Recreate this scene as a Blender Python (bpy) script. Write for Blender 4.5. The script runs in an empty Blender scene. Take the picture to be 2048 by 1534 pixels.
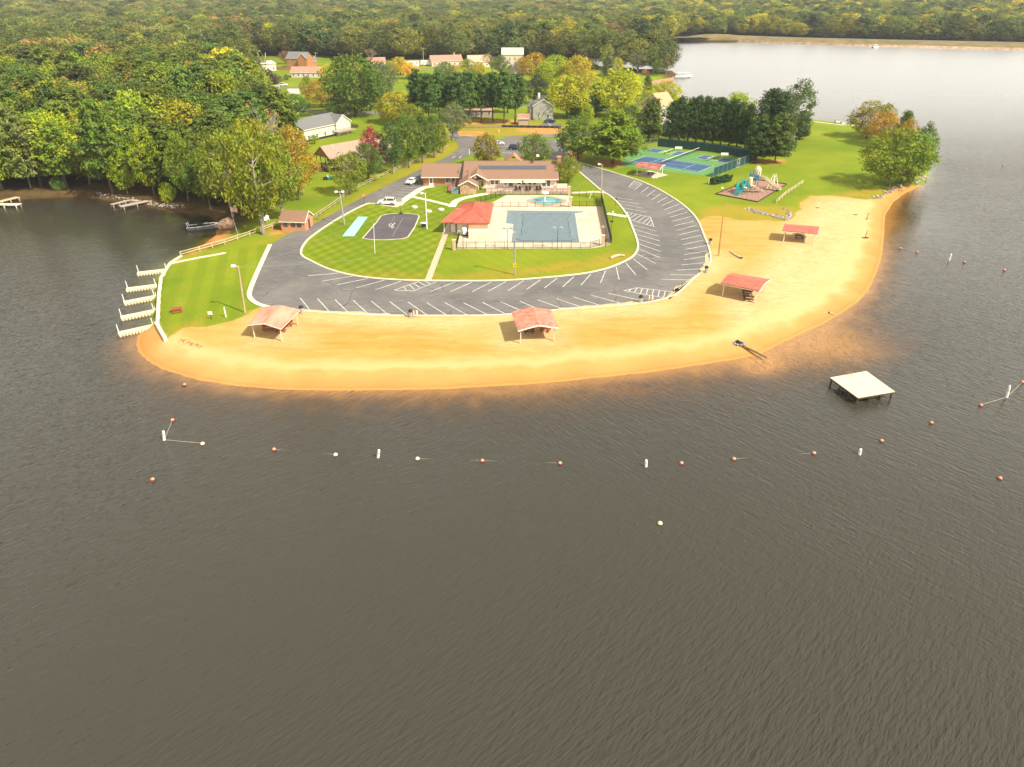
import bpy, math, random
import numpy as np
from mathutils import Vector, Matrix
rnd = random.Random(7)
npr = np.random.default_rng(11)
S = bpy.context.scene
COL = S.collection

# ---------------------------------------------------------------- camera, sky, sun, exposure
FPX, PITCH, CAMZ = 1420.0, math.atan(797/1420), 50.2
cd = bpy.data.cameras.new('camera'); cam = bpy.data.objects.new('camera', cd); COL.objects.link(cam)
cd.sensor_fit = 'HORIZONTAL'; cd.sensor_width = 36.0; cd.lens = FPX/2048*36.0
cd.clip_start = 1.0; cd.clip_end = 12000
cam.location = (0, 0, CAMZ); cam.rotation_euler = (math.pi/2-PITCH, 0, 0)
S.camera = cam
SUN_EL, SUN_AZ = math.radians(45), math.radians(-35)       # azimuth measured from +x towards +y
W = bpy.data.worlds.new('World'); S.world = W; W.use_nodes = True
wn, wl = W.node_tree.nodes, W.node_tree.links; wn.clear()
wo = wn.new('ShaderNodeOutputWorld'); bg = wn.new('ShaderNodeBackground'); sky = wn.new('ShaderNodeTexSky')
sky.sky_type = 'NISHITA'; sky.sun_disc = False; sky.sun_elevation = SUN_EL
sky.sun_rotation = math.pi/2-SUN_AZ; sky.air_density = 1.0; sky.dust_density = 4.0; sky.ozone_density = 1.0
tc = wn.new('ShaderNodeTexCoord'); mp = wn.new('ShaderNodeMapping'); mp.inputs['Scale'].default_value = (1, 1, 3.2)
cn = wn.new('ShaderNodeTexNoise'); cn.inputs['Scale'].default_value = 1.6; cn.inputs['Detail'].default_value = 5
cr = wn.new('ShaderNodeMapRange'); cr.inputs[1].default_value = .36; cr.inputs[2].default_value = .6
cr.inputs[3].default_value = .62; cr.inputs[4].default_value = .97
mx = wn.new('ShaderNodeMix'); mx.data_type = 'RGBA'
mx.inputs['B'].default_value = (7.6, 7.2, 6.4, 1)            # thin bright cloud over the whole dome
wl.new(tc.outputs['Generated'], mp.inputs[0]); wl.new(mp.outputs[0], cn.inputs['Vector'])
wl.new(cn.outputs['Fac'], cr.inputs[0]); wl.new(cr.outputs[0], mx.inputs['Factor'])
sz = wn.new('ShaderNodeSeparateXYZ'); el = wn.new('ShaderNodeMapRange'); el.inputs[1].default_value = .22; el.inputs[2].default_value = .88
el.inputs[3].default_value = 1.17; el.inputs[4].default_value = .46                          # haze makes the cloud brighter low down, all round
cl_ = wn.new('ShaderNodeVectorMath'); cl_.operation = 'SCALE'; cl_.inputs[0].default_value = (8.4, 8.0, 7.2)
wl.new(tc.outputs['Generated'], sz.inputs[0]); wl.new(sz.outputs['Z'], el.inputs[0]); wl.new(el.outputs[0], cl_.inputs['Scale']); wl.new(cl_.outputs[0], mx.inputs['B'])
wl.new(sky.outputs[0], mx.inputs['A']); wl.new(mx.outputs['Result'], bg.inputs[0]); wl.new(bg.outputs[0], wo.inputs[0])
bg.inputs[1].default_value = 0.11
sl = bpy.data.lights.new('sun', 'SUN'); sl.energy = 4.3; sl.angle = math.radians(.6); sl.color = (1, .93, .80)
so = bpy.data.objects.new('sun', sl); COL.objects.link(so)
sd = Vector((math.cos(SUN_EL)*math.cos(SUN_AZ), math.cos(SUN_EL)*math.sin(SUN_AZ), math.sin(SUN_EL)))
so.rotation_euler = sd.to_track_quat('Z', 'Y').to_euler(); so.location = sd*300
vs = S.view_settings; vs.view_transform = 'Standard'; vs.look = 'None'; vs.gamma = 1; vs.use_curve_mapping = False
vs.exposure = 0.80
try:
    S.cycles.max_bounces = 6; S.cycles.transparent_max_bounces = 12; S.cycles.volume_bounces = 0
    S.cycles.caustics_reflective = False; S.cycles.caustics_refractive = False
except Exception: pass

# ---------------------------------------------------------------- projection helpers (survey of the place)
SP, CP = math.sin(PITCH), math.cos(PITCH)
ZL = 1.2
def P(px, py, z=ZL):
    v = (py-767)/FPX; t = (CAMZ-z)/(SP+v*CP)
    return Vector(((px-1024)/FPX*t, (CP-v*SP)*t, z))
def hgt(px, pyb, pyt, z=ZL):
    Y = P(px, pyb, z).y; v = (pyt-767)/FPX
    return CAMZ-Y*(SP+v*CP)/(CP-v*SP)-z
def proj(x, y, z):
    d = y*CP-(z-CAMZ)*SP; u = y*SP+(z-CAMZ)*CP
    return 1024+FPX*x/d, 767-FPX*u/d
def poly(pts, z=ZL): return [P(a, b, z).to_2d() for a, b in pts]

def seg_dist(X, Y, pts, closed):
    pts = np.array([(p[0], p[1]) for p in pts], float)
    n = len(pts) if closed else len(pts)-1
    best = np.full(X.shape, 1e18); idx = np.zeros(X.shape, int); par = np.zeros(X.shape)
    for i in range(n):
        ax, ay = pts[i]; bx, by = pts[(i+1) % len(pts)]
        dx, dy = bx-ax, by-ay; L = dx*dx+dy*dy+1e-12
        t = np.clip(((X-ax)*dx+(Y-ay)*dy)/L, 0, 1)
        d = (X-ax-t*dx)**2+(Y-ay-t*dy)**2
        m = d < best; best[m] = d[m]; idx[m] = i; par[m] = t[m]
    return np.sqrt(best), idx, par
def inside(X, Y, pts):
    pts = [(p[0], p[1]) for p in pts]; r = np.zeros(X.shape, bool); n = len(pts)
    for i in range(n):
        ax, ay = pts[i]; bx, by = pts[(i+1) % n]
        if ay == by: continue
        c = ((ay > Y) != (by > Y)) & (X < (bx-ax)*(Y-ay)/(by-ay)+ax)
        r ^= c
    return r
def mask(X, Y, pts, soft):
    d, _, _ = seg_dist(X, Y, pts, True); d = np.where(inside(X, Y, pts), d, -d)
    return np.clip(d/soft+.5, 0, 1)

# shoreline: (pixel x, pixel y, width of the bank in metres), land lies on the left hand side
SHORE = [(-900, 420, 4), (-300, 398, 4), (0, 401, 4), (39, 398, 4), (108, 394, 4), (160, 393, 4), (196, 396, 3), (235, 402, 3), (293, 410, 3),
 (333, 418, 3), (372, 424, 3), (400, 427, 3), (425, 432, 3), (436, 443, 3), (440, 455, 3), (432, 470, 4), (415, 484, 4), (385, 503, 3), (352, 521, 2),
 (340, 528, .5), (321, 557, .5), (316, 590, .5), (313, 640, .5), (311, 651, .8), (292, 658, 6), (278, 672, 8), (274, 688, 9), (280, 705, 9), (298, 722, 9),
 (330, 739, 9), (400, 760, 10), (480, 772, 10), (560, 778, 10), (640, 780, 10), (720, 780, 10), (800, 779, 10), (900, 777, 10), (1000, 771, 10), (1100, 765, 10),
 (1200, 754, 10), (1300, 744, 10), (1400, 729, 10), (1470, 718, 9), (1517, 709, 9), (1547, 693, 9), (1596, 670, 9), (1640, 650, 9), (1675, 630, 9), (1713, 605, 9),
 (1736, 580, 9), (1752, 545, 9), (1763, 510, 9), (1767, 470, 8), (1769, 431, 8), (1786, 403, 6), (1812, 384, 4), (1841, 370, 2.5), (1852, 358, 2), (1857, 335, 3),
 (1845, 300, 3), (1800, 268, 3), (1745, 255, 3), (1718, 251, 2), (1677, 249, 2), (1628, 243, 2), (1560, 238, 3), (1480, 228, 3), (1410, 212, 3), (1368, 200, 3),
 (1340, 182, 3), (1310, 170, 3), (1286, 167, 2), (1347, 155.5, 2), (1352, 148, 2), (1330, 144, 3), (1290, 142, 3), (1250, 141, 3), (1215, 140, 3), (1192, 130, 4),
 (1178, 116, 4), (1190, 102, 4), (1225, 97, 4), (1275, 96, 4), (1322, 95, 4), (1349, 92, 4), (1354, 86, 4), (1340, 82.5, 4), (1340, 79.5, 4), (1400, 80, 5), (1448, 83, 5),
 (1600, 88, 5), (1819, 95.5, 5), (2048, 101, 5), (2600, 118, 5)]
SH = [P(a, b, 0) for a, b, _ in SHORE]; SHW = np.array([w for *_, w in SHORE], float)
last = SH[-1]
LAND = [(p.x, p.y) for p in SH]+[(4500, last.y), (4500, 6500), (-5000, 6500), (-5000, SH[0].y)]
def shore(X, Y):
    d, i, t = seg_dist(X, Y, SH, False)
    w = SHW[i]*(1-t)+SHW[i+1]*t
    return np.where(inside(X, Y, LAND), d, -d), w, i
def sstep(t): t = np.clip(t, 0, 1); return t*t*(3-2*t)
def hills(X, Y):
    D = np.hypot(X, Y)
    u = .5+.5*np.sin(X*.0041+1.3)*np.sin(Y*.0033+.4)
    return (26+20*u)*sstep((D-930)/1300)+2.2*u*sstep((D-420)/200)*(X < 300)
def height(X, Y):
    d, w, i = shore(X, Y)
    t = np.clip(d/w, 0, 1)
    return np.where(d > 0, ZL*t*(2-t)+np.where(d > w, hills(X, Y), 0), np.maximum(-3.5, d*.16)), d
def ground(x, y): return float(height(np.array([x], float), np.array([y], float))[0][0])
def G(px, py):
    z = ZL
    for _ in range(4):
        p = P(px, py, z); z = ground(p.x, p.y)
    return Vector((p.x, p.y, z))

# ---------------------------------------------------------------- materials
def nod(nt, t, **k):
    n = nt.nodes.new(t)
    for a, b in k.items(): setattr(n, a, b)
    return n
def rgb(c): return (c[0], c[1], c[2], 1)
MATS = {}
def mat(name, col, rough=.7, var=.12, scale=3., metal=0., spec=.3, bump=0., stretch=(1, 1, 1), detail=4, col2=None):
    """plain surface with grain: two tones mixed by noise, optional fine relief"""
    if name in MATS: return MATS[name]
    m = bpy.data.materials.new(name); m.use_nodes = True; nt = m.node_tree; b = nt.nodes['Principled BSDF']
    t = nod(nt, 'ShaderNodeTexCoord'); q = nod(nt, 'ShaderNodeMapping'); q.inputs['Scale'].default_value = stretch
    n = nod(nt, 'ShaderNodeTexNoise'); n.inputs['Scale'].default_value = scale; n.inputs['Detail'].default_value = detail
    nt.links.new(t.outputs['Object'], q.inputs[0]); nt.links.new(q.outputs[0], n.inputs['Vector'])
    r = nod(nt, 'ShaderNodeMapRange'); r.inputs[1].default_value = .3; r.inputs[2].default_value = .7
    nt.links.new(n.outputs['Fac'], r.inputs[0])
    x = nod(nt, 'ShaderNodeMix', data_type='RGBA')
    x.inputs['A'].default_value = rgb([c*(1-var) for c in col])
    x.inputs['B'].default_value = rgb(col2 if col2 else [min(1, c*(1+var)) for c in col])
    nt.links.new(r.outputs[0], x.inputs['Factor']); nt.links.new(x.outputs['Result'], b.inputs['Base Color'])
    b.inputs['Roughness'].default_value = rough; b.inputs['Metallic'].default_value = metal
    b.inputs['Specular IOR Level'].default_value = spec
    if bump:
        k = nod(nt, 'ShaderNodeBump'); k.inputs['Strength'].default_value = bump; k.inputs['Distance'].default_value = .05
        nt.links.new(n.outputs['Fac'], k.inputs['Height']); nt.links.new(k.outputs[0], b.inputs['Normal'])
    MATS[name] = m; return m

def noise(nt, vec, scale, detail=4, rough=.5, dist=0.):
    n = nod(nt, 'ShaderNodeTexNoise'); n.inputs['Scale'].default_value = scale; n.inputs['Detail'].default_value = detail
    n.inputs['Roughness'].default_value = rough; n.inputs['Distortion'].default_value = dist
    nt.links.new(vec, n.inputs['Vector']); return n.outputs['Fac']
def rng(nt, v, a, b, c=0., d=1.):
    r = nod(nt, 'ShaderNodeMapRange'); r.inputs[1].default_value = a; r.inputs[2].default_value = b
    r.inputs[3].default_value = c; r.inputs[4].default_value = d
    nt.links.new(v, r.inputs[0]); return r.outputs[0]
def mixc(nt, f, a, b):
    x = nod(nt, 'ShaderNodeMix', data_type='RGBA')
    for v, s in ((f, 'Factor'), (a, 'A'), (b, 'B')):
        if isinstance(v, (int, float)): x.inputs[s].default_value = v
        elif isinstance(v, (tuple, list)): x.inputs[s].default_value = rgb(v)
        else: nt.links.new(v, x.inputs[s])
    return x.outputs['Result']
def mth(nt, op, a, b=0.):
    x = nod(nt, 'ShaderNodeMath', operation=op)
    for i, v in enumerate((a, b)):
        if isinstance(v, (int, float)): x.inputs[i].default_value = v
        else: nt.links.new(v, x.inputs[i])
    return x.outputs[0]
def attr(nt, name, typ='GEOMETRY'):
    a = nod(nt, 'ShaderNodeAttribute', attribute_name=name, attribute_type=typ); return a
def mapv(nt, vec, scale=(1, 1, 1), rot=0.):
    """turn first, stretch afterwards, so that the stretch runs along the turned axes"""
    q = nod(nt, 'ShaderNodeMapping'); q.inputs['Rotation'].default_value = (0, 0, rot); nt.links.new(vec, q.inputs[0])
    r = nod(nt, 'ShaderNodeMapping'); r.inputs['Scale'].default_value = scale; nt.links.new(q.outputs[0], r.inputs[0]); return r.outputs[0]

def ground_material():
    m = bpy.data.materials.new('ground_cover'); m.use_nodes = True; nt = m.node_tree; b = nt.nodes['Principled BSDF']
    pos = nod(nt, 'ShaderNodeNewGeometry').outputs['Position']
    sep = nod(nt, 'ShaderNodeSeparateXYZ'); nt.links.new(pos, sep.inputs[0])
    big = noise(nt, pos, .045, 4, .55); mid = noise(nt, pos, .28, 4, .6); fine = noise(nt, pos, 2.6, 3, .7)
    # grass
    g = mixc(nt, rng(nt, big, .38, .62), (.138, .205, .010), (.222, .266, .013))
    g = mixc(nt, mth(nt, 'MULTIPLY', rng(nt, mid, .5, .72), .38), g, (.28, .205, .028))
    g = mixc(nt, mth(nt, 'MULTIPLY', attr(nt, 'dry').outputs['Fac'], rng(nt, mid, .3, .65, .35, 1)), g, (.36, .235, .030))
    g = mixc(nt, rng(nt, fine, .3, .7, 0, .4), g, (.075, .112, .003))
    for nm, ang, wid, k in (('mow_a', .56, 1.35, .22), ('mow_b', -.62, 1.35, .17), ('mow_c', -.28, 1.9, .16)):
        v = mapv(nt, pos, (1, 1, 1), ang); s = nod(nt, 'ShaderNodeSeparateXYZ'); nt.links.new(v, s.inputs[0])
        w = mth(nt, 'SINE', mth(nt, 'ADD', mth(nt, 'MULTIPLY', s.outputs['X'], math.pi/wid), mth(nt, 'MULTIPLY', mid, 1.2)))
        f = mth(nt, 'MULTIPLY', mth(nt, 'MULTIPLY', rng(nt, w, -.5, .5), attr(nt, nm).outputs['Fac']), rng(nt, big, .3, .6, k*.6, k*1.5))
        g = mixc(nt, f, g, (.052, .100, .003))
    # leaf litter of the wood
    l = mixc(nt, rng(nt, mid, .35, .65), (.050, .027, .013), (.11, .064, .030)); l = mixc(nt, rng(nt, fine, .4, .7, 0, .5), l, (.10, .095, .02))
    c = mixc(nt, attr(nt, 'wood').outputs['Fac'], g, l)
    # red clay
    cl = mixc(nt, rng(nt, mid, .35, .65), (.42, .16, .045), (.55, .27, .09))
    cf = mth(nt, 'MULTIPLY', attr(nt, 'clay').outputs['Fac'], rng(nt, mid, .28, .5)); c = mixc(nt, cf, c, cl)
    # sand
    d = attr(nt, 'shore').outputs['Fac']
    sv = mapv(nt, pos, (.10, .42, .3), .03); str_ = noise(nt, sv, 1.0, 5, .6, .6); br = noise(nt, mapv(nt, pos, (.5, 2.4, 1), -.12), 1.0, 3, .6)
    sa = mixc(nt, rng(nt, str_, .36, .64), (.395, .212, .036), (.465, .300, .088))
    sa = mixc(nt, rng(nt, big, .42, .60, 0, .65), sa, (.48, .330, .110))
    pale = attr(nt, 'pale').outputs['Fac']
    sa = mixc(nt, mth(nt, 'MULTIPLY', pale, rng(nt, mid, .2, .6, .55, 1)), sa, (.53, .42, .215))
    sa = mixc(nt, rng(nt, br, .40, .72, 0, .42), sa, (.37, .205, .040))
    sa = mixc(nt, rng(nt, fine, .5, .75, 0, .34), sa, (.26, .16, .05))
    wob = mth(nt, 'ADD', d, rng(nt, noise(nt, pos, .16, 3), .3, .7, -1.1, 1.1))
    foot = noise(nt, pos, .95, 5, .75); sa = mixc(nt, rng(nt, foot, .50, .72, 0, .30), sa, (.36, .215, .055))
    band = rng(nt, wob, 5.4, 8.2, 1, 0); band2 = rng(nt, wob, 2.9, 4.9)
    sa = mixc(nt, mth(nt, 'MULTIPLY', mth(nt, 'MULTIPLY', band, band2), .8), sa, (.505, .36, .155))
    sa = mixc(nt, rng(nt, wob, 4.6, 2.6), sa, (.46, .255, .080)); sa = mixc(nt, rng(nt, wob, 2.6, .2), sa, (.41, .205, .058))                              # damp
    line = mth(nt, 'MULTIPLY', rng(nt, mth(nt, 'ABSOLUTE', mth(nt, 'SUBTRACT', mth(nt, 'ADD', d, rng(nt, noise(nt, pos, .5, 2), .3, .7, -.15, .15)), .55)), .32, .05), .16)
    sa = mixc(nt, line, sa, (.20, .09, .03))
    sa = mixc(nt, rng(nt, d, .4, -1.2), sa, (.50, .285, .085))                                # wet and under water
    sf = rng(nt, mth(nt, 'ADD', attr(nt, 'sand').outputs['Fac'], rng(nt, mid, .3, .7, -.28, .28)), .36, .64)
    c = mixc(nt, sf, c, sa)
    nt.links.new(c, b.inputs['Base Color']); b.inputs['Roughness'].default_value = .95; b.inputs['Specular IOR Level'].default_value = .08
    k = nod(nt, 'ShaderNodeBump'); k.inputs['Strength'].default_value = .5; k.inputs['Distance'].default_value = .12
    nt.links.new(mth(nt, 'ADD', fine, mid), k.inputs['Height']); nt.links.new(k.outputs[0], b.inputs['Normal'])
    return m

def water_material():
    m = bpy.data.materials.new('lake_water'); m.use_nodes = True; nt = m.node_tree; nt.nodes.clear()
    out = nod(nt, 'ShaderNodeOutputMaterial'); pos = nod(nt, 'ShaderNodeNewGeometry').outputs['Position']
    sep = nod(nt, 'ShaderNodeSeparateXYZ'); nt.links.new(pos, sep.inputs[0])
    # wind ripples: two trains that cross, each with crests far longer than they are wide
    def train(rot, lam, ln, sc=1.):
        v = mapv(nt, pos, (1/lam, 1/ln, 1), rot); return noise(nt, v, sc, 2, .55, .35)
    lean = mth(nt, 'ADD', mth(nt, 'MULTIPLY', sep.outputs['X'], .7), mth(nt, 'MULTIPLY', mth(nt, 'SUBTRACT', sep.outputs['Y'], 84.), .9))
    side = rng(nt, mth(nt, 'ADD', lean, rng(nt, noise(nt, pos, .02, 2), .3, .7, -22, 22)), -26, 30)
    a = mth(nt, 'ADD', train(.86, .42, 2.3), mth(nt, 'ADD', mth(nt, 'MULTIPLY', train(.62, .27, 1.2), .6), mth(nt, 'MULTIPLY', train(1.05, 1.5, 7), .55)))
    c = mth(nt, 'ADD', train(-.70, .42, 2.3), mth(nt, 'ADD', mth(nt, 'MULTIPLY', train(-.45, .27, 1.2), .6), mth(nt, 'MULTIPLY', train(-.85, 1.5, 7), .55)))
    h = nod(nt, 'ShaderNodeMix', data_type='FLOAT'); nt.links.new(side, h.inputs[0]); nt.links.new(a, h.inputs[2]); nt.links.new(c, h.inputs[3])
    gust = rng(nt, noise(nt, mapv(nt, pos, (.009, .022, 1), .3), 1., 4, .6), .35, .68, .6, 1)
    hh = mth(nt, 'MULTIPLY', h.outputs[0], gust)
    fade = attr(nt, 'calm').outputs['Fac']; hh = mth(nt, 'MULTIPLY', hh, fade)
    bp = nod(nt, 'ShaderNodeBump'); bp.inputs['Strength'].default_value = 1.; bp.inputs['Distance'].default_value = .155
    nt.links.new(hh, bp.inputs['Height'])
    dep = attr(nt, 'depth').outputs['Fac']
    dep2 = mth(nt, 'MULTIPLY', dep, rng(nt, noise(nt, pos, .35, 3), .3, .7, .6, 1.4))
    tr = nod(nt, 'ShaderNodeBsdfTransparent'); nt.links.new(mixc(nt, rng(nt, dep2, 0, .8), (1, .93, .82), (.86, .75, .50)), tr.inputs[0])
    df = nod(nt, 'ShaderNodeBsdfDiffuse'); df.inputs[0].default_value = (.0440, .0402, .0300, 1); bd = nod(nt, 'ShaderNodeBump'); bd.inputs['Distance'].default_value = .36; nt.links.new(hh, bd.inputs['Height']); nt.links.new(bd.outputs[0], df.inputs['Normal'])
    turb = mth(nt, 'SUBTRACT', 1., mth(nt, 'POWER', 2.718, mth(nt, 'MULTIPLY', dep2, -.9)))
    m1 = nod(nt, 'ShaderNodeMixShader'); nt.links.new(turb, m1.inputs[0]); nt.links.new(tr.outputs[0], m1.inputs[1]); nt.links.new(df.outputs[0], m1.inputs[2])
    gl = nod(nt, 'ShaderNodeBsdfGlossy'); nt.links.new(rng(nt, attr(nt, 'open').outputs['Fac'], 0, 1, .10, .30), gl.inputs['Roughness']); gl.inputs[0].default_value = (1, 1, 1, 1)
    nt.links.new(bp.outputs[0], gl.inputs['Normal'])
    fr = nod(nt, 'ShaderNodeFresnel'); fr.inputs[0].default_value = 1.333; nt.links.new(bp.outputs[0], fr.inputs['Normal'])
    m2 = nod(nt, 'ShaderNodeMixShader'); nt.links.new(fr.outputs[0], m2.inputs[0]); nt.links.new(m1.outputs[0], m2.inputs[1]); nt.links.new(gl.outputs[0], m2.inputs[2])
    nt.links.new(m2.outputs[0], out.inputs[0]); return m

def asphalt_material(name, base, warm):
    m = bpy.data.materials.new(name); m.use_nodes = True; nt = m.node_tree; b = nt.nodes['Principled BSDF']
    pos = nod(nt, 'ShaderNodeNewGeometry').outputs['Position']
    big = noise(nt, pos, .10, 5, .6, .4); mid = noise(nt, mapv(nt, pos, (.5, 1.6, 1), .05), 1., 4, .6); fine = noise(nt, pos, 6, 3, .7)
    c = mixc(nt, rng(nt, big, .36, .64), base, warm)
    c = mixc(nt, rng(nt, mid, .5, .75, 0, .35), c, [x*1.7 for x in warm])
    c = mixc(nt, rng(nt, fine, .3, .7, 0, .3), c, [x*.55 for x in base])
    # hairline cracks sealed with tar
    vo = nod(nt, 'ShaderNodeTexVoronoi', feature='DISTANCE_TO_EDGE'); vo.inputs['Scale'].default_value = .075
    wv = nod(nt, 'ShaderNodeVectorMath', operation='ADD'); nn = nod(nt, 'ShaderNodeTexNoise'); nn.inputs['Scale'].default_value = .35
    nt.links.new(pos, nn.inputs['Vector']); sc = nod(nt, 'ShaderNodeVectorMath', operation='SCALE'); sc.inputs['Scale'].default_value = 3.
    nt.links.new(nn.outputs['Color'], sc.inputs[0]); nt.links.new(pos, wv.inputs[0]); nt.links.new(sc.outputs[0], wv.inputs[1]); nt.links.new(wv.outputs[0], vo.inputs['Vector'])
    c = mixc(nt, mth(nt, 'MULTIPLY', rng(nt, vo.outputs['Distance'], .011, .003), rng(nt, big, .45, .6, 0, .7)), c, [x*.4 for x in base])
    nt.links.new(c, b.inputs['Base Color']); b.inputs['Roughness'].default_value = .85; b.inputs['Specular IOR Level'].default_value = .2
    return m

# ---------------------------------------------------------------- mesh builder
class MB:
    def __init__(s): s.v = []; s.f = []; s.m = []
    def add(s, vs, fs, mi=0):
        o = len(s.v); s.v += [tuple(v) for v in vs]; s.f += [tuple(i+o for i in f) for f in fs]; s.m += [mi]*len(fs); return s
    def box(s, c, d, rz=0., mi=0, tilt=None):
        x, y, z = d[0]/2, d[1]/2, d[2]/2; M = Matrix.Rotation(rz, 3, 'Z')
        if tilt is not None: M = tilt
        vs = [Vector(c)+M @ Vector((sx*x, sy*y, sz*z)) for sz in (-1, 1) for sx, sy in ((-1, -1), (1, -1), (1, 1), (-1, 1))]
        return s.add(vs, [(3, 2, 1, 0), (4, 5, 6, 7), (0, 1, 5, 4), (1, 2, 6, 5), (2, 3, 7, 6), (3, 0, 4, 7)], mi)
    def bar(s, a, b, w, h=None, mi=0):
        a, b = Vector(a), Vector(b); d = b-a; L = d.length
        M = d.to_track_quat('X', 'Z').to_matrix()
        return s.box((a+b)/2, (L, w, h or w), tilt=M, mi=mi)
    def tube(s, pts, rs, n=8, mi=0, cap=True):
        rings = []; pts = [Vector(p) for p in pts]
        if not isinstance(rs, (list, tuple)): rs = [rs]*len(pts)
        vs = []
        for i, p in enumerate(pts):
            d = (pts[min(i+1, len(pts)-1)]-pts[max(i-1, 0)]).normalized()
            q = d.to_track_quat('Z', 'Y')
            vs += [p+q @ Vector((math.cos(2*math.pi*k/n)*rs[i], math.sin(2*math.pi*k/n)*rs[i], 0)) for k in range(n)]
        fs = [(i*n+k, i*n+(k+1) % n, (i+1)*n+(k+1) % n, (i+1)*n+k) for i in range(len(pts)-1) for k in range(n)]
        if cap: fs += [tuple(range(n-1, -1, -1)), tuple((len(pts)-1)*n+k for k in range(n))]
        return s.add(vs, fs, mi)
    def lathe(s, c, prof, n=12, mi=0):
        c = Vector(c); vs = [c+Vector((r*math.cos(2*math.pi*k/n), r*math.sin(2*math.pi*k/n), z)) for r, z in prof for k in range(n)]
        fs = [(i*n+k, i*n+(k+1) % n, (i+1)*n+(k+1) % n, (i+1)*n+k) for i in range(len(prof)-1) for k in range(n)]
        fs += [tuple(range(n-1, -1, -1)), tuple((len(prof)-1)*n+k for k in range(n))]
        return s.add(vs, fs, mi)
    def prism(s, pts, z0, z1, mi=0):
        n = len(pts); a = sum(pts[i][0]*pts[(i+1) % n][1]-pts[(i+1) % n][0]*pts[i][1] for i in range(n))
        if a < 0: pts = pts[::-1]
        vs = [(p[0], p[1], z0) for p in pts]+[(p[0], p[1], z1) for p in pts]
        fs = [tuple(range(n-1, -1, -1)), tuple(range(n, 2*n))]+[(i, (i+1) % n, n+(i+1) % n, n+i) for i in range(n)]
        return s.add(vs, fs, mi)
    def slab(s, pts, t, mi=0):
        """a thin plate: its top face is pts (counter-clockwise from above), thickness t downwards"""
        n = len(pts); vs = [Vector(p) for p in pts]+[Vector(p)-Vector((0, 0, t)) for p in pts]
        fs = [tuple(range(n)), tuple(range(2*n-1, n-1, -1))]+[(i, n+i, n+(i+1) % n, (i+1) % n) for i in range(n)]
        return s.add(vs, fs, mi)
    def ball(s, c, r, n=10, k=6, sq=(1, 1, 1), mi=0):
        c = Vector(c); prof = [(math.sin(math.pi*i/k)*r+1e-4, -math.cos(math.pi*i/k)*r) for i in range(k+1)]
        vs = [c+Vector((a*math.cos(2*math.pi*j/n)*sq[0], a*math.sin(2*math.pi*j/n)*sq[1], z*sq[2])) for a, z in prof for j in range(n)]
        fs = [(i*n+j, i*n+(j+1) % n, (i+1)*n+(j+1) % n, (i+1)*n+j) for i in range(k) for j in range(n)]
        return s.add(vs, fs, mi)
    def mesh(s, name, mats, smooth=False, origin=None):
        me = bpy.data.meshes.new(name)
        o = origin or (0, 0, 0)
        me.from_pydata([(v[0]-o[0], v[1]-o[1], v[2]-o[2]) for v in s.v], [], s.f)
        for m in (mats if isinstance(mats, (list, tuple)) else [mats]): me.materials.append(m)
        if any(s.m): me.polygons.foreach_set('material_index', s.m)
        if smooth: me.polygons.foreach_set('use_smooth', [True]*len(s.f))
        me.update(); return me
    def build(s, name, mats, parent=None, world=False, smooth=False, label=None):
        """link as one object; world=True: vertices are in world space and the parent is an unturned Empty"""
        o = bpy.data.objects.new(name, s.mesh(name, mats, smooth, parent.location if (world and parent) else None)); COL.objects.link(o)
        if parent: o.parent = parent
        if label: o['label'] = label
        return o
def put(name, me, parent=None, loc=(0, 0, 0), rz=0., sc=(1, 1, 1), rot=None):
    o = bpy.data.objects.new(name, me); COL.objects.link(o); o.location = loc; o.rotation_euler = rot or (0, 0, rz); o.scale = sc
    if parent: o.parent = parent
    return o
def tag(o, label=None, cat=None, group=None, kind=None):
    for k, v in (('label', label), ('category', cat), ('group', group), ('kind', kind)):
        if v: o[k] = v
    return o
def thing(name, label, cat, loc=(0, 0, 0), rz=0., group=None):
    o = bpy.data.objects.new(name, None); COL.objects.link(o); o.location = loc; o.rotation_euler = (0, 0, rz)
    o.empty_display_size = .3; return tag(o, label, cat, group)
KIDS = {}
def copy_tree(o, kids, loc=None, rz=None, label=None, parent=None):
    c = o.copy(); COL.objects.link(c)
    if parent: c.parent = parent
    if loc is not None: c.location = loc
    if rz is not None: c.rotation_euler = (0, 0, rz)
    if label: c['label'] = label
    for ch in kids.get(o.name, []): copy_tree(ch, kids, parent=c)
    return c
def kids_of(o):
    """children table of one built thing, read once"""
    k = {}
    def walk(p):
        k[p.name] = list(p.children)
        for c in p.children: walk(c)
    walk(o); return k
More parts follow.
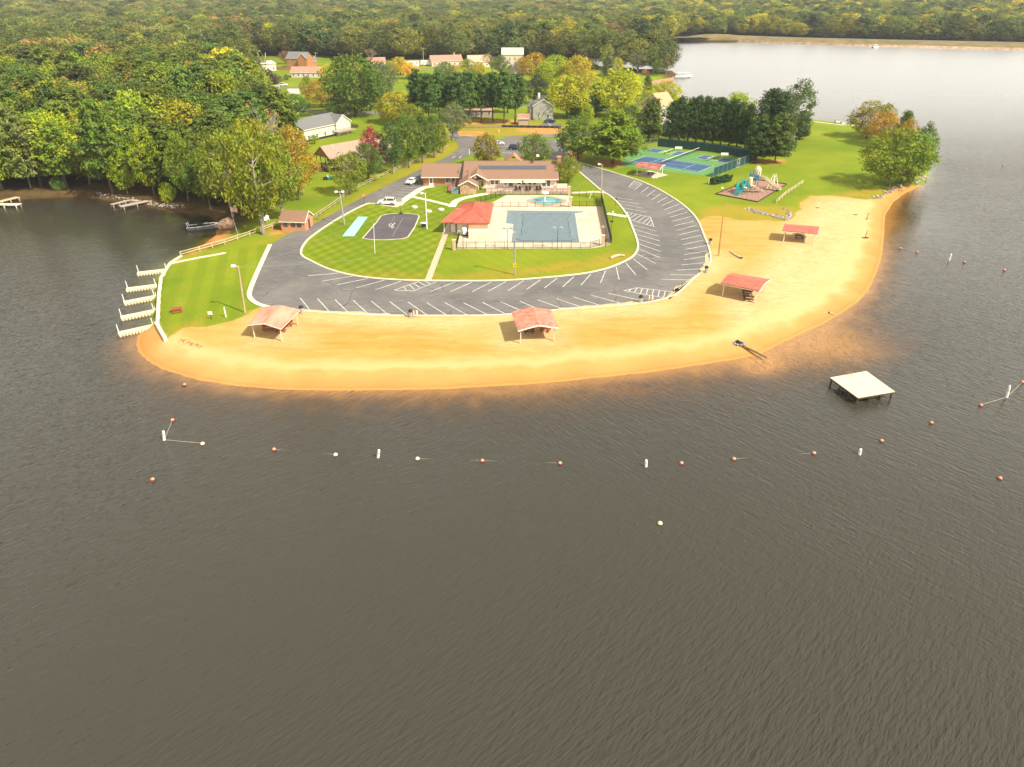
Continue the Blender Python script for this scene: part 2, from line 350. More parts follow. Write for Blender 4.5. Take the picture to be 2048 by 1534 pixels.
# ---------------------------------------------------------------- the land
def axis(lo, a, b, step, hi, grow=1.035, cap=90.):
    xs = list(np.arange(a, b+1e-6, step)); s = step; x = xs[-1]
    while x < hi: s = min(s*grow, cap); x += s; xs.append(x)
    s = step; x = xs[0]; pre = []
    while x > lo: s = min(s*grow, cap); x -= s; pre.append(x)
    return np.array(pre[::-1]+xs)
MOW_AB = [(604, 506), (610, 490), (660, 449), (731, 411), (800, 414), (846, 377), (925, 380), (905, 430), (880, 468), (905, 472), (866, 559), (796, 559), (717, 552), (659, 538)]
MOW_B = [(866, 559), (905, 475), (906, 500), (1225, 492), (1262, 470), (1273, 500), (1200, 540), (1000, 561)]
MOW_C = [(318, 652), (320, 560), (345, 530), (420, 505), (540, 488), (505, 566), (497, 600), (478, 636), (400, 655)]
SAND = [(200, 640), (313, 646), (331, 679), (342, 668), (362, 657), (385, 653), (405, 657), (425, 651), (450, 645), (475, 637), (497, 627), (515, 612), (600, 618), (854, 627),
        (1117, 615), (1333, 592), (1400, 540), (1424, 520), (1412, 480), (1397, 444), (1415, 433), (1435, 432), (1470, 439), (1513, 442), (1562, 443), (1583, 439), (1595, 424), (1602, 404),
        (1622, 392), (1655, 390), (1692, 393), (1727, 400), (1753, 397), (1775, 382), (1803, 371), (1846, 362), (1900, 380), (1900, 600), (1700, 800), (1000, 900), (500, 880), (200, 760)]
WOOD = [[(-1500, 460), (330, 424), (425, 440), (420, 495), (445, 470), (505, 440), (548, 412), (560, 392), (540, 360), (575, 330), (586, 290), (560, 240), (500, 195), (478, 150), (480, 108), (-1500, 20)]]
CLAY = [[(900, 263), (968, 263), (966, 274), (915, 274)], [(1035, 257), (1125, 255), (1125, 267), (1080, 268), (1037, 262)], [(545, 450), (585, 459), (615, 455), (575, 470), (540, 470)],
        [(1195, 320), (1250, 318), (1245, 333), (1195, 332)], [(1115, 305), (1165, 300), (1165, 320), (1125, 322)], [(1510, 322), (1568, 319), (1566, 327), (1512, 329)],
        [(430, 455), (455, 450), (450, 480), (400, 500), (350, 526)], [(925, 238), (1035, 240), (1035, 248), (925, 248)]]
DRY = [[(640, 452), (690, 405), (800, 345), (910, 285), (918, 296), (850, 333), (800, 357), (690, 412), (560, 474), (500, 490)], [(1175, 515), (1270, 500), (1262, 518), (1200, 538), (1130, 545)],
       [(1395, 420), (1450, 408), (1590, 415), (1598, 432), (1560, 445), (1400, 445)], [(905, 240), (1130, 248), (1130, 272), (905, 270)], [(332, 678), (405, 652), (420, 630), (350, 655)],
       [(1580, 440), (1610, 396), (1770, 372), (1760, 400), (1690, 393), (1622, 390)], [(930, 551), (1270, 505), (1272, 515), (1000, 562), (700, 552), (700, 545)]]
PALE = [[(1590, 440), (1650, 395), (1770, 400), (1762, 500), (1735, 580), (1600, 660), (1480, 700), (1440, 600), (1540, 520)], [(510, 640), (600, 640), (610, 690), (500, 690)], [(1000, 640), (1120, 635), (1125, 695), (1000, 695)],
        [(300, 650), (350, 680), (420, 720), (420, 745), (330, 725), (285, 690)], [(600, 622), (900, 632), (1330, 600), (1400, 550), (1425, 560), (1330, 625), (900, 655), (600, 645)], [(1380, 560), (1425, 500), (1470, 520), (1420, 570)]]
xs, ys = axis(-5000, -175, 140, 1.3, 4500), axis(-400, 78, 300, 1.3, 6500)
X, Y = np.meshgrid(xs, ys)
Z, SD = height(X, Y)
A = {}
wpoly = lambda p: poly(p)
near = (X > -400) & (X < 300) & (Y < 700)
def region(lst, soft):
    r = np.zeros(X.shape)
    for p in lst: r = np.maximum(r, mask(X, Y, wpoly(p), soft))
    return r
A['sand'] = region([SAND], 2.2); A['wood'] = region(WOOD, 5.); A['clay'] = region(CLAY, 3.); A['dry'] = region(DRY, 4.); A['pale'] = region(PALE, 7.)
A['mow_a'] = region([MOW_AB], 1.5); A['mow_b'] = np.maximum(A['mow_a'], .35*region([MOW_B], 1.5)); A['mow_c'] = region([MOW_C], 1.5)
VILLAGE = [(478, 175), (484, 118), (540, 116), (640, 118), (700, 122), (800, 124), (1000, 124), (1100, 124), (1176, 128), (1210, 145), (1300, 145), (1345, 158), (1400, 220), (1640, 250), (1880, 300), (1880, 380), (560, 420), (570, 300), (490, 200)]
A['wood'] = np.maximum(A['wood'], np.where(near, 0, 1)*(Y > 380)*(1-mask(X, Y, wpoly(VILLAGE), 10.)))
A['wood'] = np.maximum(A['wood'], (Y > 420)*(1-mask(X, Y, wpoly(VILLAGE), 10.)))
A['shore'] = SD
gm = ground_material()
NX, NY = len(xs), len(ys)
def grid_object(name, facemask, kind='structure'):
    jj, ii = np.nonzero(facemask)
    q = np.stack([jj*NX+ii, jj*NX+ii+1, (jj+1)*NX+ii+1, (jj+1)*NX+ii], 1)
    u, inv = np.unique(q, return_inverse=True); inv = inv.reshape(-1, 4)
    co = np.stack([X.ravel()[u], Y.ravel()[u], Z.ravel()[u]], 1)
    me = bpy.data.meshes.new(name); me.vertices.add(len(u)); me.vertices.foreach_set('co', co.ravel())
    me.loops.add(inv.size); me.loops.foreach_set('vertex_index', inv.ravel().astype(np.int32))
    me.polygons.add(len(inv)); me.polygons.foreach_set('loop_start', np.arange(0, inv.size, 4, dtype=np.int32)); me.polygons.foreach_set('loop_total', np.full(len(inv), 4, np.int32))
    me.update(); me.validate()
    for k, a in A.items():
        t = me.attributes.new(k, 'FLOAT', 'POINT'); t.data.foreach_set('value', a.ravel()[u].astype(np.float32))
    me.materials.append(gm); me.polygons.foreach_set('use_smooth', [True]*len(inv))
    o = bpy.data.objects.new(name, me); COL.objects.link(o); o['kind'] = kind; return o
fc = lambda a: (a[:-1, :-1]+a[1:, :-1]+a[:-1, 1:]+a[1:, 1:])/4
fs_, fw_, fd_ = fc(A['sand']), fc(A['wood']), fc(SD)
bed = fd_ < -6
beach_f = (fs_ > .5) & ~bed; wood_f = (fw_ > .5) & ~bed & ~beach_f
grid_object('lake_bed', bed); grid_object('beach', beach_f); grid_object('forest_floor', wood_f); LAWN = grid_object('lawn', ~bed & ~beach_f & ~wood_f)

# ---------------------------------------------------------------- the lake
def lake():
    wx, wy = axis(-5000, -175, 150, 2.2, 4500, 1.05), axis(-500, 74, 300, 2.2, 1500, 1.05)
    WX, WY = np.meshgrid(wx, wy); d, w, i = shore(WX, WY)
    slope = np.full(WX.shape, .25)
    e = P(1665, 690, 0); slope -= .236*np.exp(-(((WX-e.x)/22)**2+((WY-e.y)/13)**2))              # sand bar off the east beach
    e = P(1520, 722, 0); slope -= .22*np.exp(-(((WX-e.x)/3.0)**2+((WY-e.y)/4.0)**2))            # fan of sand below the drain
    e = P(1100, 790, 0); slope -= .08*np.exp(-(((WX-e.x)/30)**2+((WY-e.y)/8)**2))
    e = P(1790, 440, 0); slope -= .10*np.exp(-(((WX-e.x)/7)**2+((WY-e.y)/14)**2))
    dep = np.maximum(0, -d)*np.maximum(slope, .014)
    m = (fcw := (d < 3))
    me = bpy.data.meshes.new('lake'); n = len(wx)
    f = m[:-1, :-1] | m[1:, :-1] | m[:-1, 1:] | m[1:, 1:]
    jj, ii = np.nonzero(f); q = np.stack([jj*n+ii, jj*n+ii+1, (jj+1)*n+ii+1, (jj+1)*n+ii], 1)
    u, inv = np.unique(q, return_inverse=True); inv = inv.reshape(-1, 4)
    me.from_pydata(np.stack([WX.ravel()[u], WY.ravel()[u], 0*u], 1).tolist(), [], inv.tolist())
    # the cove behind the point lies in the lee of the wood
    calm = 1-.55*np.clip(mask(WX, WY, poly([(-200, 380), (400, 380), (460, 440), (440, 480), (330, 500), (-200, 480)], 0), 40), 0, 1)
    calm = np.minimum(calm, 1-.6*np.exp(-np.maximum(0, -d)/3.5)); e = P(1800, 430, 0); calm *= 1-.6*np.exp(-(((WX-e.x)/10)**2+((WY-e.y)/18)**2))
    calm *= 1-.55*sstep((WY-215)/130); opn = sstep((WY-200)/260)
    for k, a in (('depth', dep), ('calm', calm), ('open', opn)):
        t = me.attributes.new(k, 'FLOAT', 'POINT'); t.data.foreach_set('value', a.ravel()[u].astype(np.float32))
    me.materials.append(water_material()); o = bpy.data.objects.new('lake', me); COL.objects.link(o); o['kind'] = 'structure'
lake()

# ---------------------------------------------------------------- drives, kerbs, paths, paint
def catmull(pts, k=4, closed=False):
    n = len(pts); out = []
    g = (lambda i: pts[i % n]) if closed else (lambda i: pts[max(0, min(n-1, i))])
    for i in range(n if closed else n-1):
        p0, p1, p2, p3 = (np.array(g(i+j)[:2], float) for j in (-1, 0, 1, 2))
        for s in range(k):
            t = s/k; out.append(tuple(.5*((2*p1)+(-p0+p2)*t+(2*p0-5*p1+4*p2-p3)*t*t+(-p0+3*p1-3*p2+p3)*t**3)))
    if not closed: out.append(tuple(pts[-1][:2]))
    return out
def ribbon(line, w, z0, z1, closed=False, mb=None, follow=False):
    """a strip of width w along world points"""
    mb = mb or MB(); L = [np.array(p[:2], float) for p in line]; n = len(L); vs = []
    for i in range(n):
        a = L[(i-1) % n] if (closed or i > 0) else L[i]; b = L[(i+1) % n] if (closed or i < n-1) else L[i]
        d = b-a; d /= np.linalg.norm(d)+1e-9; nn = np.array([-d[1], d[0]])*w/2
        g0 = ground(*L[i])-ZL if follow else 0
        for q, z in ((L[i]+nn, z0), (L[i]-nn, z0), (L[i]-nn, z1), (L[i]+nn, z1)): vs.append((q[0], q[1], z+g0))
    fs = []
    for i in range(n if closed else n-1):
        a, b = i*4, ((i+1) % n)*4
        fs += [(a+k, a+(k+1) % 4, b+(k+1) % 4, b+k) for k in range(4)]
    if not closed: fs += [(3, 2, 1, 0), tuple((n-1)*4+k for k in range(4))]
    return mb.add(vs, fs)
import bmesh
def sheet(name, outer, holes, z, m, kind='structure'):
    bm = bmesh.new(); es = []
    for loop in [outer]+holes:
        vs = [bm.verts.new((p[0], p[1], z)) for p in loop]
        es += [bm.edges.new((vs[i], vs[(i+1) % len(vs)])) for i in range(len(vs))]
    bmesh.ops.triangle_fill(bm, use_beauty=True, edges=es)
    for f in bm.faces:
        f.normal_update()
        if f.normal.z < 0: f.normal_flip()
    me = bpy.data.meshes.new(name); bm.to_mesh(me); bm.free(); me.materials.append(m)
    o = bpy.data.objects.new(name, me); COL.objects.link(o)
    if kind: o['kind'] = kind
    return o
OUT_W = [(540, 490), (576, 469), (635, 444), (693, 412), (760, 378), (800, 358.5), (847, 336), (872, 325), (905, 307), (918, 296), (915, 286), (908, 278)]
OUT_N = [(925, 271), (990, 277), (1060, 279), (1126, 283), (1134, 303)]
OUT_E = [(1158, 325), (1200, 337), (1239, 349), (1278, 361), (1310, 375), (1345, 395), (1376, 418), (1396, 442), (1409, 473), (1419, 500), (1421, 524), (1411, 538)]
OUT_S = [(1400, 546), (1383, 561), (1358, 584), (1333, 596), (1284, 606), (1205, 613), (1117, 619), (1000, 629.5), (854, 631), (737, 629.5), (659, 625), (600, 621), (545, 616.5)]
OUT_K = [(525, 612), (511, 606), (501, 597), (499, 586), (507, 563), (520, 533), (540, 490)]
IN_F = [(803, 406), (791, 413.5), (760, 410), (745, 407.5), (731, 409), (693, 428), (660, 447.6), (621, 475), (607, 491), (602, 504), (606, 513), (620, 521), (659, 539), (717, 553), (796, 560), (893, 562), (1000, 561.5),
        (1078, 556.5), (1156, 549), (1200, 541), (1229, 532), (1259, 518), (1272, 506), (1276, 493), (1273, 477), (1264, 453), (1255, 432), (1239, 410), (1221, 393), (1200, 379), (1161, 346), (1140, 330)]
IN_B = [(1100, 316), (1040, 309), (1000, 314), (955, 306), (927, 316), (872, 336), (846, 352), (846, 373)]
cv = lambda l, k=4: [P(*q).to_2d() for q in catmull(l, k)]
outer = cv(OUT_W)+cv(OUT_N)+cv(OUT_E)+cv(OUT_S)+cv(OUT_K)[:-1]
inner = cv(IN_F)+cv(IN_B)
asph = asphalt_material('asphalt', (.118, .112, .108), (.178, .165, .150))
LOT = sheet('parking_lot', outer, [inner], ZL+.03, asph)
conc = mat('concrete', (.50, .44, .33), .85, .16, 1.2); conc_w = mat('pale_concrete', (.62, .55, .40), .85, .14, .9)
pink = mat('pinkish_concrete_walk', (.52, .36, .24), .85, .12, 1.5)
kerb = lambda line, w, z1: tag(ribbon(line, w, ZL-.1, z1).build('kerb', conc_w), kind='structure')
kerb(cv(IN_F), .42, ZL+.15); kerb(cv(OUT_E+[(1402, 546)]), .36, ZL+.15); kerb(cv([(546, 616.5)]+OUT_K), .85, ZL+.16)
kerb(cv(OUT_S), .34, ZL+.06)
paint = mat('road_paint', (.66, .64, .58), .8, .1, 1.3, col2=(.36, .34, .31), detail=8)
def z4(*a): return [(600+x/5.1125, 500+y/5.1125) for x, y in a]
def z5(*a): return [(1000+x/5.1125, 500+y/5.1125) for x, y in a]
def z1(*a): return [(1200+x/5.1125, 250+y/5.1125) for x, y in a]
LINES = [z4(*l) for l in [((82, 263), (395, 237)), ((220, 321), (540, 267)), ((382, 356), (692, 293)), ((577, 388), (866, 309)), ((770, 409), (1035, 320)), ((965, 412), (1215, 322)), ((1160, 420), (1395, 325)), ((965, 412), (1160, 420)),
  ((1060, 380), (1090, 416)), ((1120, 358), (1172, 406)), ((1168, 345), (1225, 385)), ((1215, 328), (1280, 365)), ((1275, 318), (1330, 345)),
  ((1342, 422), (1582, 330)), ((1537, 428), (1757, 330)), ((1760, 428), (1955, 330)), ((1925, 423), (2110, 323)), ((0, 490), (107, 622)), ((180, 498), (300, 632)), ((360, 510), (497, 643)), ((543, 515), (693, 650)), ((728, 522), (893, 656)),
  ((917, 528), (1100, 667)), ((1102, 532), (1300, 668)), ((1293, 537), (1500, 668)), ((1480, 538), (1710, 667)), ((1672, 541), (1918, 664)), ((1868, 538), (2090, 650))]]
LINES += [z5(*l) for l in [((83, 417), (243, 315)), ((273, 404), (413, 305)), ((453, 391), (583, 290)), ((640, 378), (755, 275)), ((827, 361), (927, 250)), ((1028, 336), (1078, 215)), ((1218, 303), (1188, 177)), ((1388, 254), (1287, 135)), ((1506, 203), (1365, 93)),
  ((8, 533), (200, 615)), ((200, 524), (400, 608)), ((387, 512), (660, 608)), ((573, 497), (825, 583)), ((752, 482), (1037, 572)), ((930, 463), (1255, 553)), ((1105, 443), (1420, 513)), ((1265, 417), (1400, 387)), ((1400, 387), (1690, 420)), ((1265, 417), (1672, 490)), ((1690, 420), (1672, 490)),
  ((1690, 420), (1830, 436)), ((1340, 402), (1315, 425)), ((1402, 388), (1375, 436)), ((1455, 394), (1435, 446)), ((1512, 400), (1495, 457)), ((1570, 407), (1555, 468)), ((1630, 414), (1615, 479)), ((1650, 302), (1950, 308)), ((1740, 253), (2015, 258))]]
LINES += [z1(*l) for l in [((385, 1322), (570, 1418)), ((403, 1272), (612, 1357)), ((400, 1218), (625, 1297)), ((392, 1168), (620, 1240)), ((375, 1118), (612, 1187)), ((355, 1070), (592, 1137)), ((340, 1022), (578, 1087)), ((232, 848), (482, 893)), ((190, 805), (438, 852)), ((150, 768), (400, 809)), ((112, 735), (343, 769)),
  ((275, 890), (515, 943)), ((515, 943), (553, 1042)), ((553, 1042), (310, 970)), ((275, 890), (310, 970)), ((330, 903), (292, 930)), ((375, 913), (303, 955)), ((420, 923), (335, 978)), ((465, 933), (385, 992)), ((508, 945), (435, 1007)), ((522, 970), (480, 1020)), ((538, 1005), (515, 1030)),
  ((785, 1485), (1060, 1470)), ((833, 1432), (1097, 1407)), ((858, 1380), (1100, 1340)), ((860, 1327), (1090, 1290)), ((862, 1276), (1080, 1235)), ((850, 1224), (1055, 1180)), ((828, 1174), (1040, 1127)), ((805, 1125), (1012, 1075)), ((785, 1077), (988, 1027)), ((762, 1031), (957, 985)), ((740, 985), (930, 937)), ((718, 943), (895, 892)),
  ((693, 907), (857, 852)), ((657, 867), (812, 810)), ((630, 830), (752, 770)), ((585, 795), (690, 735)), ((533, 762), (625, 703)), ((480, 728), (565, 665)), ((420, 693), (497, 632)), ((295, 632), (353, 570)), ((353, 570), (430, 600)), ((430, 600), (360, 662)), ((360, 662), (295, 632)),
  ((310, 618), (372, 645)), ((325, 602), (388, 632)), ((338, 587), (402, 620)), ((345, 575), (418, 608))]]
LINES += [((793, 384), (826, 385)), ((784, 389), (816, 391)), ((776, 394), (806, 396)), ((802, 379.5), (834, 380.5)), ((811, 375), (842, 376)), ((647, 439.5), (671, 441)), ((970, 291), (1020, 293)), ((975, 286), (1010, 288)), ((1004, 305), (1030, 307)), ((1110, 283), (1117, 276)), ((1042, 284), (1050, 279)), ((904, 316), (911, 313)), ((918, 316), (924, 312))]
for (a, b) in LINES:
    p, q = P(*a), P(*b); ribbon([p, q], .17 if max(a[1], b[1]) > 330 else .3, ZL+.033, ZL+.042).build('parking_line', paint, LOT)
Zp = ZL+.05
def drift(pts, seed):
    q = random.Random(seed); w = [P(*p) for p in pts]; o = []
    for i in range(len(w)):
        a, b = w[i], w[(i+1) % len(w)]
        for k in range(5): c = a.lerp(b, k/5); o.append((c.x+q.gauss(0, .16), c.y+q.gauss(0, .16)))
    tag(MB().prism(o, ZL, ZL+.05).build('sand_drift', mat('drifted_sand', (.46, .31, .13), .95, .12, 1.1, col2=(.54, .42, .24))), kind='structure')
drift([(1334, 592), (1348, 581), (1359, 576), (1377, 561), (1386, 553), (1392, 553), (1384, 564), (1360, 587), (1338, 598)], 1); drift([(1343, 583), (1352, 574), (1366, 566), (1362, 573), (1350, 583)], 2)
drift([(1400, 541), (1408, 527), (1414, 505), (1419, 506), (1419, 526), (1410, 540), (1401, 547)], 3); drift([(600, 619), (680, 623), (780, 627.5), (780, 631), (680, 627), (600, 622)], 4); drift([(1120, 615), (1200, 609.5), (1280, 603), (1282, 607), (1200, 614), (1120, 620)], 5)
def walk(name, pts, w, m, z=Zp): return tag(ribbon(cv(pts, 3), w, ZL-.1, z).build(name, m), kind='structure')
tag(MB().prism(poly([(849.4, 560.8), (862.5, 560.6), (896.5, 468), (886, 468)]), ZL-.1, Zp).build('footpath', pink), kind='structure')
walk('footpath', [(904, 414), (910, 404), (925, 397), (950, 391.5), (978, 386.5)], 1.9, conc_w, Zp+.006)
walk('footpath', [(823, 393), (850, 399), (880, 406), (906, 412.5)], 1.3, conc_w); walk('footpath', [(796, 411), (803, 404), (822, 391), (846, 376), (868, 372.5)], 2.0, conc_w, Zp+.012)
walk('footpath', [(1143, 386), (1172, 384.5), (1201, 384)], 1.6, conc_w); walk('footpath', [(1214, 427), (1235, 430.5), (1254, 433.5)], 1.7, conc_w)
walk('footpath', [(341, 527), (365, 522), (400, 515), (440, 508), (450, 505)], 1.0, conc)
road_m = asphalt_material('worn_asphalt', (.13, .12, .115), (.20, .18, .165))
def road(pts, w): return tag(ribbon(cv(pts, 5), w, ZL-.3, ZL+.05, follow=True).build('road', road_m), kind='structure')
road([(1010, 276), (1060, 273), (1125, 270), (1180, 266), (1260, 250)], 5.0); road([(905, 279), (897, 262), (880, 248), (820, 236), (740, 226), (640, 224), (560, 215)], 6.0)
road([(930, 255.5), (965, 254.6), (1000, 254.2), (1040, 253.5)], 2.6); road([(560, 177), (590, 176), (640, 177), (700, 180)], 4.5)
road([(1040, 213), (960, 170), (890, 143), (830, 141), (760, 141), (560, 156)], 6.5); tag(MB().prism(poly([(1074, 253), (1088, 246), (1122, 247), (1124, 254)]), ZL-.1, ZL+.06).build('driveway', asph), kind='structure')
ribbon([P(1097, 246.5), P(1102, 252.5)], .3, ZL+.065, ZL+.075).build('parking_line', paint, LOT)
# ---------------------------------------------------------------- trees
def leaf_material(name, inst):
    m = bpy.data.materials.new(name); m.use_nodes = True; nt = m.node_tree; nt.nodes.clear()
    out = nod(nt, 'ShaderNodeOutputMaterial')
    base = attr(nt, 'tcol', 'INSTANCER').outputs['Color'] if inst else nod(nt, 'ShaderNodeObjectInfo').outputs['Color']
    t = attr(nt, 'tint').outputs['Fac']; hue = attr(nt, 'hue').outputs['Fac']
    hs = nod(nt, 'ShaderNodeHueSaturation'); nt.links.new(base, hs.inputs['Color'])
    nt.links.new(rng(nt, hue, 0, 1, .472, .528), hs.inputs['Hue']); nt.links.new(rng(nt, t, 0, 1, 1.2, 2.5), hs.inputs['Value'])
    d = nod(nt, 'ShaderNodeBsdfPrincipled'); nt.links.new(hs.outputs[0], d.inputs['Base Color']); d.inputs['Roughness'].default_value = .6; d.inputs['Specular IOR Level'].default_value = .25
    tl = nod(nt, 'ShaderNodeBsdfTranslucent'); g = nod(nt, 'ShaderNodeMix', data_type='RGBA', blend_type='MULTIPLY'); g.inputs['Factor'].default_value = 1
    nt.links.new(hs.outputs[0], g.inputs['A']); g.inputs['B'].default_value = (1.15, 1.1, .5, 1); nt.links.new(g.outputs['Result'], tl.inputs[0])
    s = nod(nt, 'ShaderNodeMixShader'); s.inputs[0].default_value = .30
    nt.links.new(d.outputs[0], s.inputs[1]); nt.links.new(tl.outputs[0], s.inputs[2]); nt.links.new(s.outputs[0], out.inputs[0]); return m
LEAF, LEAF_I = leaf_material('leaves', False), leaf_material('leaves_far', True)
BARK = mat('bark', (.15, .115, .085), .95, .3, 2.2, stretch=(1, 1, .25)); BARKG = mat('grey_bark', (.30, .255, .205), .95, .3, 2.0, stretch=(1, 1, .3))

def leaves_mesh(name, cen, rad, per, size, r, asp=1.0, flat=.75, up=.35, mats=LEAF, droop=0.):
    """leaf-sized faces scattered through clumps; cen (n,3), rad (n,), per clump count"""
    n = len(cen); N = n*per
    c = np.repeat(cen, per, 0); rr = np.repeat(rad, per)[:, None]
    d = r.normal(size=(N, 3)); d /= np.linalg.norm(d, axis=1)[:, None]+1e-9
    q = r.random((N, 1))**.45; off = d*q*rr; off[:, 2] *= flat
    pos = c+off; pos[:, 2] -= droop*(np.hypot(off[:, 0], off[:, 1]))
    nrm = d*.8+r.normal(size=(N, 3))*.55; nrm[:, 2] = np.abs(nrm[:, 2])*.6+up; nrm /= np.linalg.norm(nrm, axis=1)[:, None]
    a = np.cross(nrm, r.normal(size=(N, 3))); a /= np.linalg.norm(a, axis=1)[:, None]+1e-9; b = np.cross(nrm, a)
    s = size*(.6+.8*r.random((N, 1)))
    v = np.stack([pos-a*s*asp, pos-b*s*.5+nrm*s*.12, pos+a*s*asp, pos+b*s*.5+nrm*s*.12], 1).reshape(-1, 3)
    me = bpy.data.meshes.new(name); me.vertices.add(4*N); me.vertices.foreach_set('co', v.ravel())
    me.loops.add(4*N); me.loops.foreach_set('vertex_index', np.arange(4*N, dtype=np.int32))
    me.polygons.add(N); me.polygons.foreach_set('loop_start', np.arange(0, 4*N, 4, dtype=np.int32)); me.polygons.foreach_set('loop_total', np.full(N, 4, np.int32))
    me.update()
    ct = r.random(n); ch = r.random(n)
    tint = np.clip(np.repeat(ct, per)*.6+r.random(N)*.4, 0, 1); hue = np.clip(np.repeat(ch, per)*.7+r.random(N)*.3, 0, 1)
    for k, x in (('tint', tint), ('hue', hue)):
        t = me.attributes.new(k, 'FLOAT', 'FACE'); t.data.foreach_set('value', x.astype(np.float32))
    me.materials.append(mats); return me
def bez(a, b, sag, k=4):
    a, b = Vector(a), Vector(b); m = (a+b)/2+Vector((0, 0, sag)); return [a*(1-t)**2+m*2*t*(1-t)+b*t*t for t in [i/k for i in range(k+1)]]
# every prototype stands 1 unit high
def broadleaf(seed, wide=.42, low=.22, clumps=95, per=46, size=.021, lobes=.25, crad=.105, trunk_r=.022, stems=1):
    r = np.random.default_rng(seed); q = random.Random(seed)
    ph = r.random(6)*6.28; cen = []; rad = []
    ctr = np.array([0, 0, (1+low)/2]); rz = (1-low)/2
    for i in range(clumps):
        z = 1-2*(i+.5)/clumps; th = i*2.39996+r.normal()*.25; s = math.sqrt(max(0, 1-z*z))
        lob = 1+lobes*(math.sin(2*th+ph[0]+3*z)*.6+math.sin(3*th+ph[1])*.4)+r.normal()*.07
        shell = r.choice([1., .93, .8, .55], p=[.45, .25, .2, .1])
        zz = z*rz*shell*(1 if z > 0 else .9)
        taper = 1-.28*max(0, z)**2 if z > 0 else 1-.15*abs(z)
        cen.append(ctr+np.array([math.cos(th)*s*wide*lob*shell*taper, math.sin(th)*s*wide*lob*shell*taper, zz*(.93+.07*lob)-crad*.5])); rad.append(crad*(.65+.75*r.random()))
    cen = np.array(cen); rad = np.array(rad); keep = r.random(len(cen)) > .09; cen, rad = cen[keep], rad[keep]
    crown = leaves_mesh('crown', cen, rad, per, size, r)
    t = MB(); tops = []
    for k in range(stems):
        dx, dy = (q.uniform(-.05, .05), q.uniform(-.05, .05)) if stems > 1 else (0, 0)
        tp = (dx*2.4, dy*2.4, low+(1-low)*.55); tops.append(tp)
        t.tube([(dx, dy, -.03), (dx*1.2, dy*1.2, .06), (dx*1.7, dy*1.7, low), tp], [trunk_r*1.5, trunk_r, trunk_r*.8, trunk_r*.3], 7)
    for i in range(0, len(cen), 4):
        tp = q.choice(tops); h = max(low*.8, min(cen[i][2]-.1, low+(1-low)*.5)); f = h/tp[2]
        t.tube(bez((tp[0]*f*.9, tp[1]*f*.9, h), cen[i], .02, 3), [trunk_r*.38, trunk_r*.3, trunk_r*.2, trunk_r*.1], 4, cap=False)
    return crown, t
def pine(seed, wide=.24, low=.36, whorls=13, per=26, size=.022, top=1., trunk_r=.015, dens=6, flat=.42, crad=.075, rounded=.6):
    r = np.random.default_rng(seed); q = random.Random(seed); cen = []; rad = []; t = MB()
    bx, by = r.normal()*.02, r.normal()*.02
    t.tube([(0, 0, -.03), (bx*.3, by*.3, .3), (bx, by, .7), (bx*1.3, by*1.3, .985)], [trunk_r*1.35, trunk_r, trunk_r*.7, trunk_r*.15], 7)
    for i in range(whorls):
        f = (i+.5*r.random())/whorls; z = low+(1-low)*f*.97
        prof = (math.sin(math.pi*min(1, (f*.8+.2)))**rounded)*(1-f*.35) if rounded < 1.5 else (1-f)**.8+.06
        nb = max(3, int(dens*(1-.4*f))); a0 = r.random()*6.28
        for b in range(nb):
            if r.random() < .12: continue
            th = a0+b*6.283/nb+r.normal()*.22; L = wide*prof*(.7+.5*r.random()); rise = (.05+.10*f)*L/wide*.8
            tip = np.array([bx*f+math.cos(th)*L, by*f+math.sin(th)*L, z+rise])
            st = (bx*f, by*f, z-.015)
            t.tube(bez(st, tip, -.01, 2), [trunk_r*.3, trunk_r*.2, trunk_r*.08], 4, cap=False)
            for s in (.45, .75, 1.0):
                if L < .06 and s < .9: continue
                cen.append(np.array(st)*(1-s)+tip*s+np.array([r.normal()*.012, r.normal()*.012, .012])); rad.append(crad*(.6+.5*s*r.random()+.2)*(.6+.6*prof))
    cen.append(np.array([bx*1.3, by*1.3, .97])); rad.append(crad*.6)
    crown = leaves_mesh('crown', np.array(cen), np.array(rad), per, size, r, asp=1.15, flat=flat, up=.5, droop=.12)
    return crown, t
def bare(seed, leafy=.3, spread=.42):
    r = np.random.default_rng(seed); q = random.Random(seed); t = MB(); tips = []
    def br(p, d, L, w, k):
        e = p+d*L; mid = p+d*L*.5+Vector((q.gauss(0, .02), q.gauss(0, .02), .01))*L*2
        t.tube([p, mid, e], [w, w*.8, w*.55], 5 if k < 2 else 3, cap=False)
        if k == 4: tips.append(e); return
        for i in range(3 if k else 5):
            nd = (d+Vector((q.uniform(-1, 1), q.uniform(-1, 1), q.uniform(-.15, .55)))*spread*1.5).normalized(); br(e if i else mid, nd, L*q.uniform(.62, .86), w*.5, k+1)
    br(Vector((0, 0, -.03)), Vector((.02, 0, 1)), .27, .020, 0)
    zt = max(v[2] for v in t.v); t.v = [(x/zt, y/zt, z/zt) for x, y, z in t.v]
    cen = np.array([[p.x/zt, p.y/zt, p.z/zt] for p in tips]); cen = cen[r.random(len(cen)) < leafy]
    return leaves_mesh('crown', cen, .035+.03*r.random(len(cen)), 12, .016, r), t
PROTO = {}
def reg(kind, i, cr, tr, bark=BARK):
    PROTO.setdefault(kind, []).append((cr, tr.mesh('trunk', bark, True), tr))
for i in range(4): reg('broad', i, *broadleaf(20+i, wide=.36+.03*i, low=.2, clumps=105))
for i in range(2): reg('round', i, *broadleaf(40+i, wide=.50, low=.16, clumps=120, lobes=.16, crad=.125, size=.024, stems=1))
for i in range(2): reg('tall', i, *broadleaf(50+i, wide=.25, low=.22, clumps=95, lobes=.3, crad=.085, size=.018), bark=BARKG)
